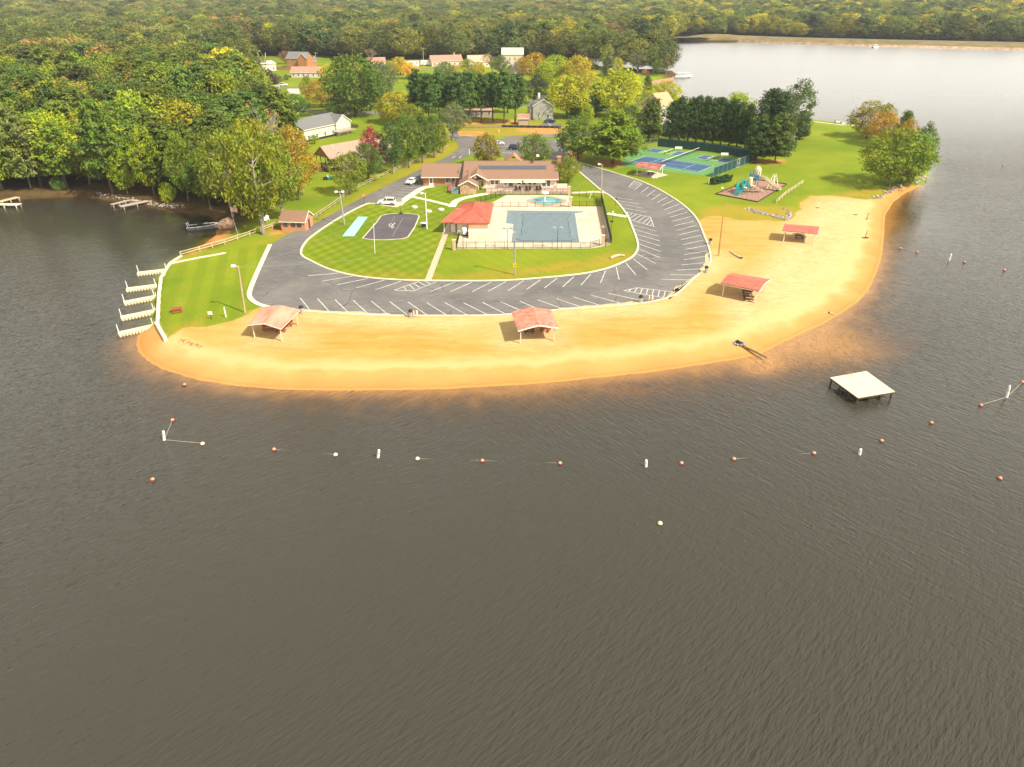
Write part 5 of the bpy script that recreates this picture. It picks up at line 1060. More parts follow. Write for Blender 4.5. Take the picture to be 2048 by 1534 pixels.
# ---------------------------------------------------------------- open shelters
def picnic_table(x, y, z, rz, lab, m, group='picnic tables'):
    t = thing('picnic_table', lab, 'picnic table', (x, y, z), rz, group)
    for i in range(4): MB().box((0, -.33+i*.22, .75), (1.85, .2, .05)).build('table_plank', m, t)
    for s in (-1, 1): MB().box((0, s*.72, .44), (1.85, .28, .05)).build('seat', m, t)
    for s in (-.65, .65):
        for k in (-1, 1): MB().bar((s, k*.68, 0), (s, k*.2, .72), .09).build('leg', m, t)
        MB().box((s, 0, .38), (.07, 1.6, .09)).build('crossbar', m, t)
    return t
def shelter(lab, c4, zr, ze, roofm, along, ribs, post_m, group='beach shelters', overhang=.45, lean=0.):
    """c4: the four eave corners in the ground plan, in order round the roof; along: 0 ridge runs between sides 01 and 23, 1 the other way"""
    c = sum((Vector(q) for q in c4), Vector((0, 0)))/4; zg = ground(c.x, c.y); t = thing('picnic_shelter', lab, 'shelter', (c.x, c.y, zg), 0, group)
    q = [Vector(p)-c for p in c4]
    if along: q = q[1:]+q[:1]
    m0, m1 = (q[0]+q[1])/2, (q[2]+q[3])/2                         # ridge ends
    V = lambda p, z: Vector((p.x, p.y, z))
    for a, b, r0, r1 in ((q[3], q[0], m0, m1), (q[1], q[2], m1, m0)):
        A, B, R0, R1 = V(a, ze), V(b, ze), V(r0, zr), V(r1, zr)
        mb = MB(); n = ribs                                           # corrugated sheets: every rib has its own flanks
        e0, e1 = (R1, R0) if (R1-A).length < (R0-A).length else (R0, R1)
        n0 = (B-A).cross(e0-A).normalized(); n0 = n0 if n0.z > 0 else -n0
        lo, hi = [], []
        for i in range(4*n+1): u = i/(4*n); h = (.0, .075, .075, .0)[i % 4]; lo.append(A.lerp(B, u)+n0*h); hi.append(e0.lerp(e1, u)+n0*h)
        vs = lo+hi; k = len(lo); f = [(i, i+1, k+i+1, k+i) for i in range(k-1)]
        und = [A-n0*.05, B-n0*.05, e1-n0*.05, e0-n0*.05]; mb.add(vs, f); mb.add(und, [(3, 2, 1, 0)]); mb.build('roof_sheet', roofm, t)
    for a, b in ((q[0], m0), (m0, q[1]), (q[2], m1), (m1, q[3])):
        za, zb = (ze, zr) if a in (q[0], q[2]) else (zr, ze); MB().bar(V(a, za-.12), V(b, zb-.12), .06, .18).build('bargeboard', trim, t)
    for a, b in ((q[1], q[2]), (q[3], q[0])): MB().bar(V(a, ze-.13)*.985+Vector((0, 0, 0)), V(b, ze-.13)*.985, .06, .16).build('eave_beam', post_m, t)
    for a in q: p = a*.84; MB().box((p.x, p.y, (ze-.15)/2-.1), (.16, .16, ze-.05)).build('post', post_m, t)
    return t, c
def Zr(pts, z): return [P(x, y, z).to_2d() for x, y in pts]
pole_w = mat('cream_painted_post', (.66, .52, .36), .7, .1, 2.)
shelter('weathered pinkish red shelter at the left end of the beach', Zr([(496, 649), (562, 657), (600, 619), (524, 614)], 3.75), 3.15, 2.55, redrust, 0, 12, pole_w)
shelter('red corrugated shelter in the middle of the beach', Zr([(1036, 661), (1117, 655), (1102, 619), (1023, 624)], 3.75), 3.25, 2.55, mat('faded_red_corrugated', (.44, .125, .08), .55, .14, 1.2, col2=(.54, .24, .16)), 0, 14, pole_w)
shelter('bright red shelter on the right side of the beach', Zr([(1441, 566), (1519, 582), (1541, 559), (1463, 546)], 3.75), 3.05, 2.55, redroof, 1, 14, pole_w)
shelter('smallest red shelter at the far right of the beach', Zr([(1565, 461), (1636, 467.5), (1639, 453), (1569, 447.5)], 3.75), 2.75, 2.5, redroof, 1, 14, pole_w)
shelter('rusty red shelter on concrete in front of the tennis courts', Zr([(1270, 333), (1319, 339.5), (1331, 329.5), (1283, 323.5)], 3.9), 3.2, 2.7, mat('dark_worn_red_metal', (.27, .06, .045), .6, .2, .5, col2=(.46, .19, .14)), 1, 10, whitem, 'lawn shelters')
pad = tag(MB().prism(poly([(1266, 349), (1308, 357), (1336, 350), (1300, 341)]), ZL-.1, ZL+.035).build('shelter_pad', conc), kind='structure')
brown_t = mat('brown_painted_wood', (.10, .035, .03), .7, .2, 3.)
def tab(px, py, rz, lab, m): p = G(px, py); picnic_table(p.x, p.y, p.z-.02, rz, lab, m)
tab(537, 659, .25, 'dark red picnic table under the left end shelter, left one', redwood); tab(562, 662, .3, 'dark red picnic table under the left end shelter, by the front post', redwood); tab(575, 651, .35, 'orange red picnic table under the right edge of the left end shelter', redwood)
tab(1058, 664, 1.55, 'brown picnic table under the middle shelter', brown_t); tab(1091, 661, 1.35, 'bright red picnic table in the sun under the middle shelter', redwood)
tab(1494, 589, -.2, 'brown picnic table at the back of the right side shelter', brown_t); tab(1496, 600, -.2, 'brown picnic table in front under the right side shelter', brown_t)
tab(1598, 477.5, -.15, 'brown picnic table under the smallest red shelter', brown_t); tab(1600, 469.5, -.15, 'dark bench table behind the one under the smallest red shelter', darkwood)
tab(1301, 350, .1, 'dark picnic table under the shelter by the tennis courts', brown_t); tab(355, 624, .5, 'red picnic table alone on the striped lawn', redwood)
# litter bins and signs along the kerb
def bin_(px, py, lab):
    p = G(px, py); t = thing('litter_bin', lab, 'litter bin', tuple(p), 0, 'litter bins along the kerb'); MB().lathe((0, 0, 0), [(.33, 0), (.36, .1), (.36, .95), (.33, 1.0)], 14).build('drum', galv, t); MB().lathe((0, 0, .98), [(.4, 0), (.4, .1), (.26, .36), (.08, .42)], 14).build('lid', black, t)
bin_(604, 626, 'grey litter bin with a black lid beside the left end shelter'); bin_(822, 634, 'grey litter bin with a black lid at the middle of the beach kerb'); bin_(1281, 605, 'grey litter bin with a black lid at the hatched bay by the beach'); bin_(1420, 489, 'litter bin by the kerb near the leaning wooden pole'); bin_(1412, 545, 'litter bin at the bend of the kerb')
def board(px, py, lab, n=2):
    p = G(px, py); t = thing('sign_board', lab, 'sign', tuple(p), 0, 'small rule boards by the bins'); 
    for s in (-.42, .42): MB().box((s, 0, .65), (.07, .07, 1.3)).build('post', wood, t)
    for i in range(3): MB().box((-.28+i*.28, -.05, .95), (.2, .04, .75)).build('slat', (pole_w, orange_w, trim)[i], t)
board(831.5, 635, 'striped upright board beside the bin at the middle of the beach'); board(1301, 604.5, 'striped upright board beside the bin at the hatched bay')
# ---------------------------------------------------------------- poles, lamps, wires
TOPS = {}
def pole(key, px, py, pyt, lab, m, r=.14, heads=0, name='lamp_post', xt=None, arm=0., cat='lamp post'):
    p = G(px, py); h = hgt(px, py, pyt, p.z); tx = 0.
    if xt is not None: tx = P(xt, pyt, p.z+h).x-p.x
    t = thing(name, lab, cat, tuple(p)); MB().tube([(0, 0, -.1), (tx/2, 0, h/2), (tx, 0, h)], [r, r*.9, r*.68], 9).build('pole', m, t)
    for i in range(heads):
        s = (-1, 1)[i] if heads == 2 else -1
        hd = MB().bar((tx, 0, h-.15), (tx+s*.5, -.1, h-.05), .07).box((tx+s*.75, -.15, h+.0), (.62, .42, .34)).build('lamp_head', whitem if m is not dark else galv, t)
    if arm: 
        MB().box((tx, 0, h-.6), (arm, .12, .14)).build('crossarm', wood, t)
        for i in range(3): MB().lathe((tx-arm/2+.15+i*(arm-.3)/2, 0, h-.53), [(.05, 0), (.09, .1), (.04, .2)], 8).build('insulator', whitem, t)
    TOPS[key] = Vector((p.x+tx, p.y, p.z+h-.3)); return t, h
pole('a', 490, 625, 531, 'tall grey lamp post on the striped lawn by the left kerb', wood, .17, 1, xt=476); pole('b', 689, 449, 383, 'tall grey lamp post beside the mint shuffleboard court', galv, .2, 2, xt=679); pole('c', 854, 458, 386, 'white lamp post between the ball court and the red roof', whitem, .13, 1, xt=850.5)
pole('d', 750, 507, 447, 'thin white pole on the lawn in front of the ball court', whitem, .06, 0, 'flag_pole', 747, cat='pole'); t, h = pole('e', 1029.5, 550, 463, 'dark lamp post with a yellow sign in front of the pool', galv, .15, 1); MB().box((0, -.2, h*.235), (.62, .05, .78)).build('sign', mat('yellow_sign_paint', (.75, .42, .01), .6, .05, 2.), t); MB().box((0, -.235, h*.235), (.4, .02, .1)).build('lettering_bar', dark, t)
for (x, y, yt, lab) in ((1015, 499, 456, 'slim dark lamp post at the pool fence, left one'), (1114.5, 499, 455, 'slim dark lamp post at the pool fence, right one'), (926.5, 498, 462, 'thin dark lamp post at the pool fence in front of the filter tank'), (1210, 494, 453, 'thin dark lamp post at the right corner of the pool fence')): pole(lab, x, y, yt, lab, dark, .06, 2 if 'one' in lab else 1)
pole('f', 1203, 396, 328, 'grey utility pole at the right end of the pool', wood, .15, 1, 'utility_pole', 1204, cat='pole'); pole('g', 1437, 512, 430, 'leaning bare wooden pole on the beach', mat('bleached_orange_wood', (.42, .22, .07), .9, .25, 3., stretch=(1, 1, .2)), .16, 0, 'utility_pole', 1446.5, cat='pole')
pole('h', 1126, 313, 251, 'wooden utility pole with a crossarm behind the clubhouse', wood, .15, 0, 'utility_pole', 1127, 2.6, cat='pole'); pole('i', 664, 237, 190, 'wooden utility pole with a crossarm behind the white ranch house', wood, .14, 0, 'utility_pole', 658, 2.4, cat='pole'); pole('j', 620, 179, 138, 'thin wooden utility pole on the village lawn', wood, .13, 0, 'utility_pole', 616, 2., cat='pole')
pole('k', 1075, 252, 200, 'pale utility pole beside the grey gabled house', wood, .13, 0, 'utility_pole', 1075, 2.0, cat='pole'); pole('l', 847, 133, 95, 'pale utility pole by the white trailer', wood, .2, 0, 'utility_pole', 846, 2.6, cat='pole'); pole('m', 632, 131, 104, 'utility pole behind the brown two-storey house', wood, .2, 0, 'utility_pole', 631, 2.6, cat='pole')
pole('n', 1029, 140, 100, 'dark utility pole in front of the cream two-storey house', wood, .2, 0, 'utility_pole', 1028.5, 2.6, cat='pole'); pole('o', 531, 122, 105, 'white lamp pole behind the white bungalow', whitem, .2, 0, 'utility_pole', 530.5, cat='pole'); pole('p', 518, 124, 106, 'white lamp pole with a bright head left of the white bungalow', whitem, .2, 1, 'lamp_post', 516.5, cat='lamp post'); pole('q', 1061, 249, 214, 'wooden utility pole at the tan shed', wood, .13, 0, 'utility_pole', 1060, cat='pole')
def wire(a, b, lab, sag=.7, r=.009):
    p, q = TOPS[a], TOPS[b]; o = MB().tube([p.lerp(q, i/14)-Vector((0, 0, sag*4*(i/14)*(1-i/14))) for i in range(15)], r, 5).build('overhead_wire', galv); tag(o, lab, 'wire', 'overhead wires')
wire('a', 'e', 'overhead wire from the left lawn lamp to the lamp with the yellow sign', 1.3); wire('e', 'f', 'overhead wire from the yellow sign lamp to the utility pole right of the pool', .8); wire('a', 'c', 'overhead wire from the left lawn lamp to the white lamp by the red roof', 1.3); wire('f', 'h', 'overhead wire past the right end of the clubhouse', 1., .012); wire('h', 'k', 'overhead wire from behind the clubhouse to the grey gabled house', .9, .012); wire('i', 'k', 'long overhead wire across the pine row', 1.5, .012)
# posts and little signs
def sign(px, py, lab, h=2.0, w=.5, hh=.6, m=trim): p = G(px, py); t = thing('sign', lab, 'sign', tuple(p)); MB().box((0, 0, h/2), (.08, .08, h)).build('post', dark, t); MB().box((0, -.07, h-hh/2+.1), (w, .04, hh)).build('plate', m, t)
sign(729, 409, 'red and white road sign at the car park entrance', 2.6, .6, .7, mat('pale_red_sign', (.62, .25, .22), .6, .1, 2.)); sign(423, 638, 'small white sign on the striped lawn', 1.3, .75, .55); sign(1442.5, 391, 'small white sign at the playground edge', 2.2, .5, .5); sign(1225, 441, 'white parking sign on the right lawn, back one', 2.2, .4, .35); sign(1222, 461, 'dark parking sign on the right lawn, front one', 2.2, .7, .35, dark); sign(1231, 413, 'narrow sign at the right kerb', 2.2, .3, .5, dark)
for (x, y, lab) in ((452, 634, 'short grey post on the striped lawn'), (938.5, 309, 'white post at the mouth of the drive'), (1417, 369, 'white stub post left of the hedge')): p = G(x, y); t = thing('post', lab, 'post', tuple(p)); MB().tube([(0, 0, 0), (0, 0, 1.75)], .11, 8).build('shaft', whitem, t); MB().lathe((0, 0, 1.75), [(.13, 0), (.13, .06), (.04, .14)], 8).build('cap', galv, t)
gd = P(1179, 396); t = thing('leaning_post', 'white leaning post on the small lawn right of the clubhouse', 'post', tuple(gd)); MB().tube([(0, 0, 0), (.75, 0, 2.0)], .07, 8).build('shaft', whitem, t); MB().box((0, 0, .05), (.4, .4, .1)).build('foot', conc, t)
hp = P(801.5, 428.5); t = thing('basketball_hoop', 'black basketball hoop at the back of the ball court', 'basketball hoop', (hp.x, hp.y+.3, ZL)); MB().tube([(0, 0, 0), (0, 0, 3.4), (0, -.7, 3.7)], .09, 8).build('pole', black, t); MB().box((0, -.75, 3.6), (1.2, .05, .8)).build('backboard', galv, t); ri = MB(); ri.tube([(math.cos(a)*.24, -1.05+math.sin(a)*.24, 3.2) for a in [i*.524 for i in range(13)]], .025, 5).build('rim', orange_w, t); MB().box((0, 0, .1), (.9, .7, .2)).build('base', black, t)
cb = P(848, 454.5); t = thing('electric_cabinet', 'grey box with a dark cover at the foot of the white lamp post', 'cabinet', tuple(cb)); MB().box((0, 0, .5), (1.3, .8, 1.0)).build('body', galv, t); MB().box((0, -.02, 1.04), (1.4, .9, .08)).build('lid', whitem, t); MB().box((.0, -.42, .5), (1.0, .04, .7)).build('door', dark, t)

# ---------------------------------------------------------------- playground
def playground():
    q = poly([(1431, 388.5), (1515, 404.5), (1573.5, 369), (1507, 359)]); tag(MB().prism(q, ZL-.1, ZL+.04).build('mulch_bed', mat('wood_mulch', (.24, .125, .085), .95, .3, 1.6, col2=(.40, .24, .17), bump=.4)), kind='structure')
    o = P(1431, 388.5); t = thing('timber_edging', 'dark timber edging round the playground mulch', 'edging', tuple(o))
    for i in range(4):
        a, b = Vector(q[i]), Vector(q[(i+1) % 4]); n = int((b-a).length/2.4)
        for k in range(n): p, r = a.lerp(b, (k+.01)/n)-o.to_2d(), a.lerp(b, (k+.99)/n)-o.to_2d(); MB().bar((p.x, p.y, .12), (r.x, r.y, .12), .24, .3).build('timber', darkwood, t)
    c = P(1490, 384); t = thing('play_structure', 'teal and blue play structure with a cream slide', 'play structure', tuple(c), math.radians(48)); t.scale = (1.3, 1.3, 1.45)
    def deck(x, y, z, m, roof=None):
        MB().box((x, y, z), (1.5, 1.5, .12)).build('platform', m, t)
        for sx in (-.7, .7):
            for sy in (-.7, .7): MB().tube([(x+sx, y+sy, 0), (x+sx, y+sy, z+1.5)], .07, 8).build('post', m, t)
        for s in (-.7, .7):
            MB().box((x, y+s, z+.55), (1.35, .06, .75)).build('guard_panel', m, t)
        if roof: MB().lathe((x, y, z+1.5), [(1.1, 0), (.8, .45), (.15, .9)], 4).build('roof', roof, t)
    deck(0, 0, 1.2, plas_t); deck(-1.9, .2, .9, plas_t); deck(3.4, 0, 1.8, plas_b); 
    MB().lathe((4.9, .1, 2.0), [(.55, 0), (.75, .4), (.7, 1.5), (.3, 2.0)], 10).build('hood', plas_w, t)
    br = MB(); [br.box((1.0+i*.25, 0, 1.3+i*.06), (.2, .9, .06)) for i in range(7)]; br.build('bridge', plas_b, t)
    s = MB(); L = [Vector((4.9, -.6, 2.0)), Vector((5.0, -1.6, 1.9)), Vector((5.2, -3.6, .8)), Vector((5.3, -4.6, .4)), Vector((5.35, -5.3, .35))]
    for a, b in zip(L, L[1:]): s.bar(a, b, 1.05, .08)
    for k in (-.52, .52):
        for a, b in zip(L, L[1:]): s.bar(a+Vector((k, 0, .18)), b+Vector((k, 0, .18)), .08, .36)
    s.build('slide', plas_w, t)
    s2 = MB(); L = [Vector((.2, -.8, 1.2)), Vector((.7, -1.7, 1.0)), Vector((1.4, -2.3, .6)), Vector((2.2, -2.4, .3))]
    for a, b in zip(L, L[1:]): s2.bar(a, b, .8, .1); s2.bar(a+Vector((0, 0, .2)), b+Vector((0, 0, .2)), .86, .08)
    s2.build('slide', plas_w, t, label='short curved slide'); MB().lathe((.4, -.6, 1.3), [(.4, 0), (.5, .5), (.45, 1.3), (.2, 1.5)], 10).build('hood', plas_w, t)
    cl = MB(); [cl.tube([(-2.6, -.6+i*.3, .9), (-3.6, -.6+i*.3, .6), (-4.2, -.6+i*.3, 0)], .05, 6) for i in range(5)]; [cl.tube([(-2.8-i*.35, -.7, .85-i*.2), (-2.8-i*.35, .7, .85-i*.2)], .045, 6) for i in range(4)]; cl.build('climber', plas_t, t)
    w = MB(); w.lathe((-1.9, -.75, 1.2), [(.42, 0), (.42, .1)], 12); w.build('steering_wheel', plas_w, t); MB().box((-.6, 1.1, .9), (1.8, .1, 1.2)).build('climbing_panel', plas_t, t)
    g = P(1545, 376.5); t = thing('climbing_frame', 'white arched climbing frame on the mulch', 'climbing frame', tuple(g), .2); t.scale = (1.2, 1.2, 1.35)
    for sx in (-.45, .45):
        MB().tube([(sx-1.0, 0, 0), (sx*.8-.5, 0, 1.6), (sx*.6, 0, 2.9), (sx*.8+.45, 0, 1.6), (sx+.95, 0, 0)], .1, 8).build('arch', whitem, t)
    for i in range(4): MB().tube([(-.5+.1*i, -.05, .5+i*.6), (.5-.06*i, .05, .5+i*.6)], .05, 6).build('rung', whitem, t)
playground()
h = P(1441, 366); t = thing('hedge', 'clipped dark green hedge beside the tennis fence', 'hedge', tuple(h), math.radians(34)); h_ = t; t.scale = (1.1, 1.2, 1.45)
r_ = np.random.default_rng(5)
for i in range(3):
    cen = np.stack([r_.uniform(-1.05, 1.05, 60), r_.uniform(-.7, .7, 60), r_.uniform(.2, 1.25, 60)], 1); c = put('shrub', leaves_mesh('shrub', cen, np.full(60, .35), 40, .13, r_), t, (-2.4+i*2.45, 0, 0)); c.color = (.02, .05, .012, 1)
# ---------------------------------------------------------------- rail fences
def rail_fence(name, label, pts, h=1.15, bay=2.9, m=wood, rails=2, jitter=.06):
    p0 = G(*pts[0]); t = thing(name, label, 'fence', tuple(p0)); wpts = [G(*q) for q in pts]; pm_ = MB().box((0, 0, h/2-.1), (.15, .15, h+.1)).mesh('post', m); rm = MB().tube([(-.5, 0, 0), (.5, 0, 0)], .075, 6).mesh('rail', m); first = True
    for a, b in zip(wpts, wpts[1:]):
        L = (b-a).length; n = max(1, round(L/bay)); an = math.atan2(b.y-a.y, b.x-a.x)
        for i in range(n+1):
            if i == 0 and not first: continue
            q = a.lerp(b, i/n)-p0; put('post', pm_, t, q, rnd.uniform(-.2, .2))
        for i in range(n):
            q = a.lerp(b, (i+.5)/n)-p0; pit = -math.atan2((b-a).z, L)
            for k in range(rails): put('rail', rm, t, (q.x, q.y, q.z+h*(.45+.45*k)+rnd.uniform(-.04, .04)), rot=(0, pit+rnd.uniform(-jitter, jitter)*.4, an+rnd.uniform(-jitter, jitter)*.3), sc=(L/n*1.03, 1, 1))
        first = False
    return t
rail_fence('rail_fence', 'pale split-rail fence along the shore of the striped lawn', [(362, 513), (400, 503), (450, 489), (500, 472), (545, 456), (560, 451)], m=woodp)
rail_fence('rail_fence', 'weathered split-rail fence along the drive from the brick shed', [(625, 441), (650, 424), (680, 403), (694, 390), (720, 376), (750, 361), (775, 349), (800, 338), (830, 326), (860, 313), (880, 303), (896, 294)])
rail_fence('rail_fence', 'rusty brown rail fence across the neighbouring garden', [(506, 408), (540, 392), (575, 376), (600, 362), (625, 350), (647, 343)], m=mat('rusty_brown_wood', (.34, .17, .08), .9, .25, 3.))
rail_fence('rail_fence', 'short split-rail fence beside the playground', [(1552, 407), (1570, 391), (1590, 378), (1605, 368)], m=woodp, jitter=.14)
# ---------------------------------------------------------------- stones
stm = [mat('grey_riprap', (.24, .225, .22), .9, .25, 2.), mat('pale_riprap', (.42, .37, .33), .9, .2, 2.), mat('brown_riprap', (.27, .19, .13), .9, .25, 2.)]
def stone_mesh(seed, m):
    q = random.Random(seed); mb = MB().ball((0, 0, 0), .5, 7, 4, (1, .8, .6)); mb.v = [(x*q.uniform(.8, 1.2), y*q.uniform(.8, 1.2), z*q.uniform(.8, 1.2)) for x, y, z in mb.v]; return mb.mesh('stone', m)
SM = [stone_mesh(i, stm[i % 3]) for i in range(6)]
def riprap(label, line, n, spread, s0, s1, seed):
    q = random.Random(seed); p0 = G(*line[0]); t = thing('riprap', label, 'riprap', tuple(p0)); W_ = [G(*a) for a in line]
    for i in range(n):
        u = q.random()*(len(W_)-1); k = int(u); p = W_[k].lerp(W_[k+1], u-k)+Vector((q.gauss(0, spread), q.gauss(0, spread), 0)); z = max(ground(p.x, p.y), -.25); s = q.uniform(s0, s1)
        put('stone', q.choice(SM), t, (p.x-p0.x, p.y-p0.y, z-p0.z+s*.12), q.uniform(0, 6.28), (s, s, s))
riprap('band of grey and white riprap stones on the grass below the playground', [(1496, 418), (1515, 424), (1540, 430), (1560, 435), (1573, 439)], 190, .62, .35, .75, 1); riprap('hooked trail of pale stones at the end of the riprap band', [(1568, 418), (1578, 423), (1581, 430), (1575, 436)], 34, .25, .4, .75, 2)
riprap('line of pale boulders along the sandy cove of the east point', [(1748, 397), (1770, 387), (1790, 377), (1815, 369), (1840, 362), (1850, 352)], 90, .4, .5, 1.15, 3); riprap('small stones edging the left cove below the landing stage', [(195, 396), (235, 402), (295, 411), (335, 418), (372, 424)], 120, .35, .3, .7, 4)
bo = G(455, 455); t = thing('boulder', 'big tan tarpaulin-covered heap beside the boat', 'boulder', tuple(bo)); mb = MB().ball((0, 0, .8), 1.9, 12, 7, (1.05, 1.1, .75)); q = random.Random(9); mb.v = [(x*q.uniform(.86, 1.1), y*q.uniform(.86, 1.1), z*q.uniform(.85, 1.1)) for x, y, z in mb.v]; mb.build('rock_body', mat('tan_boulder', (.40, .22, .12), .9, .3, 1.2, col2=(.58, .40, .28), bump=.6), t); mb = MB().ball((-.9, -1.0, .4), .9, 9, 5, (1, .8, .7)); mb.build('side_rock', mat('tan_boulder', (.4, .22, .12)), t)
# ---------------------------------------------------------------- things lying on the beach
dp = G(1478, 688); t = thing('drain_pipe', 'dark stone-ringed drain mouth with a wet channel on the beach', 'drain', tuple(dp)); q = random.Random(3)
for i in range(9): a = i*.7; put('stone', SM[0], t, (math.cos(a)*.75, math.sin(a)*.55, .1), a, (.6, .6, .6))
MB().tube([(-.3, .4, .25), (.15, -.2, .1)], .34, 12).build('pipe', dark, t); MB().slab([(-.1, -.4, .03), (.5, -.5, .03), (2.0, -2.3, -.12), (3.3, -4.0, -.35), (3.0, -4.1, -.35), (1.5, -2.4, -.12)], .06).build('wet_channel', mat('wet_mud', (.10, .06, .025), .5, .3, 3.), t)
l = G(1480, 517); t = thing('driftwood', 'pale driftwood log with a dark end on the beach', 'driftwood', tuple(l)); MB().tube([(-1.0, 4.4, .15), (-.4, 1.6, .2), (.1, .2, .25)], [.1, .16, .22], 8).build('log', mat('bleached_wood', (.62, .52, .36), .9, .2, 3.), t); MB().ball((.2, 0, .15), .35, 8, 5, (1.2, .8, .6)).build('root_end', darkwood, t)
def vpost(px, py, lab, h=1.8, base=.6, dk=dark): p = G(px, py); t = thing('beach_post', lab, 'post', tuple(p), 0, 'posts on the beach'); MB().tube([(0, 0, 0), (.15, 0, h)], .07, 7).build('shaft', dk, t); MB().box((0, 0, .06), (base*2, base*.8, .12), .3).build('foot', darkwood, t)
vpost(1635, 416, 'thin post with a dark foot at the back of the beach', 1.2, .45, whitem); vpost(1711, 429.5, 'thin pale post with a dark foot near the sandy cove, left one', 1.6, .4, whitem); vpost(1733, 438.5, 'short dark post near the sandy cove, right one', 1.5, .35); vpost(1730, 476, 'dark stump post with a wide foot near the water', 1.6, .8)
d2 = G(1660, 627.5); t = thing('driftwood', 'thin pale branch with a dark knot at the water line', 'driftwood', tuple(d2)); MB().tube([(-1.2, .3, .1), (0, 0, .15), (1.1, -.5, .08)], [.05, .1, .04], 6).build('branch', woodp, t); MB().ball((-.2, .1, .16), .2, 7, 4).build('knot', darkwood, t)
wd = G(383, 687); t = tag(MB().build('weeds', darkwood), None) if False else thing('weed_patch', 'strip of dry weeds at the sandy left end of the beach', 'weeds', tuple(wd), -.55); cen = np.stack([r_.uniform(-2.6, 2.6, 40), r_.normal(size=40)*.25, r_.uniform(.0, .05, 40)], 1); c = put('foliage', leaves_mesh('foliage', cen, np.full(40, .22), 12, .07, r_, flat=.4), t); c.color = (.21, .125, .035, 1); c['kind'] = 'stuff'
# ---------------------------------------------------------------- brick shed, garden things
def brick_shed():
    a, b, c_ = P(560, 462), P(603, 462.5), P(625, 452); d = (b-a).to_2d(); an = math.atan2(d.y, d.x)-.06; t = thing('brick_shed', 'small brick shed with a brown shingle roof at the left bend of the drive', 'shed', ((a.x+b.x)/2+.9, (a.y+b.y)/2+2.6, ZL), an)
    w, dp = 5.6, 5.0; mb = MB(); gable_walls(mb, -w/2, w/2, -dp/2, dp/2, -.1, 2.3, 3.9); mb.build('wall', brick_t if False else mat('orange_brick', (.46, .22, .11), .9, .3, 7., col2=(.56, .30, .17)), t)
    rf = MB(); gable_roof(rf, -w/2-.35, w/2+.35, -dp/2-.45, dp/2+.45, 2.25, 4.08); rf.build('roof', shing, t)
    for s in (-1, 1): MB().bar((w/2+.37, 0, 4.0), (w/2+.37, s*(dp/2+.45), 2.17), .05, .2).build('bargeboard', trim, t)
    MB().box((0, -dp/2-.47, 2.15), (w+.7, .05, .16)).build('fascia', trim, t); MB().box((w/2+.1, 0, 1.1), (.06, .95, 2.1)).build('door', darkwood, t)
    for x in (-1.7, .1, 1.5): f = MB().box((x, -dp/2-.1, 1.45), (.95, .06, 1.0)).build('window', darkwood, t); MB().box((x, -dp/2-.14, 1.45), (.7, .03, .75)).build('pane', glass, f)
brick_shed()
def chair_lawn(px, py, lab, rz): p = G(px, py); t = thing('garden_chair', lab, 'chair', tuple(p), rz); MB().box((0, 0, .4), (.7, .7, .06)).build('seat', trim, t); MB().bar((0, .32, .4), (0, .6, 1.15), .7, .06).build('backrest', trim, t); [MB().box((s, 0, .3), (.1, .7, .6)).build('armrest', trim, t) for s in (-.36, .36)]
chair_lawn(530.5, 444, 'white garden chair by the cove, left one', .5); chair_lawn(535.5, 441.5, 'white garden chair by the cove, right one', .3)
fp = G(476, 470); h = hgt(476, 470, 412); t = thing('flag_pole', 'grey flag pole with a red and white flag by the cove', 'flag pole', tuple(fp)); MB().tube([(0, 0, 0), (-.6, 0, h)], [.1, .06], 8).build('pole', galv, t)
fl = MB(); n = 9
for i in range(n): fl.add([(-.55+(1.5)*k/6, -.05-.12*math.sin(k*1.1), h-.15-.1*k/6*3-i*.115) for k in range(7)]+[(-.55+(1.5)*k/6, -.05-.12*math.sin(k*1.1), h-.15-.1*k/6*3-(i+1)*.115) for k in range(7)], [(k+7, k+8, k+1, k) for k in range(6)], i % 2)
fl.build('flag', [mat('flag_red', (.45, .06, .06), .7, .05, 2.), trim], t)
jk = G(657, 359); t = thing('garden_tractor', 'teal and white riding machine parked on the garden lawn', 'garden machine', tuple(jk), .35)
MB().box((.1, 0, .55), (1.5, .8, .35)).box((.75, 0, .8), (.7, .7, .3)).build('body', plas_t, t); MB().box((-.1, 0, .95), (.5, .5, .1)).box((-.3, 0, 1.2), (.1, .5, .5)).build('seat', whitem, t); MB().box((-.9, 0, .5), (1.0, .9, .55)).build('grass_box', dark, t)
for x in (-.45, .85):
    for s in (-.42, .42): MB().tube([(x, s-.1, .3), (x, s+.1, .3)], .3, 12).build('wheel', rubber, t)
sd2 = G(593, 378); t = thing('bucket', 'white bucket by the garden fence', 'bucket', tuple(sd2)); MB().lathe((0, 0, 0), [(.3, 0), (.4, .7), (.42, .72)], 12).build('pail', whitem, t); MB().tube([(-.4, 0, .7), (0, 0, 1.0), (.4, 0, .7)], .02, 5).build('handle', galv, t)
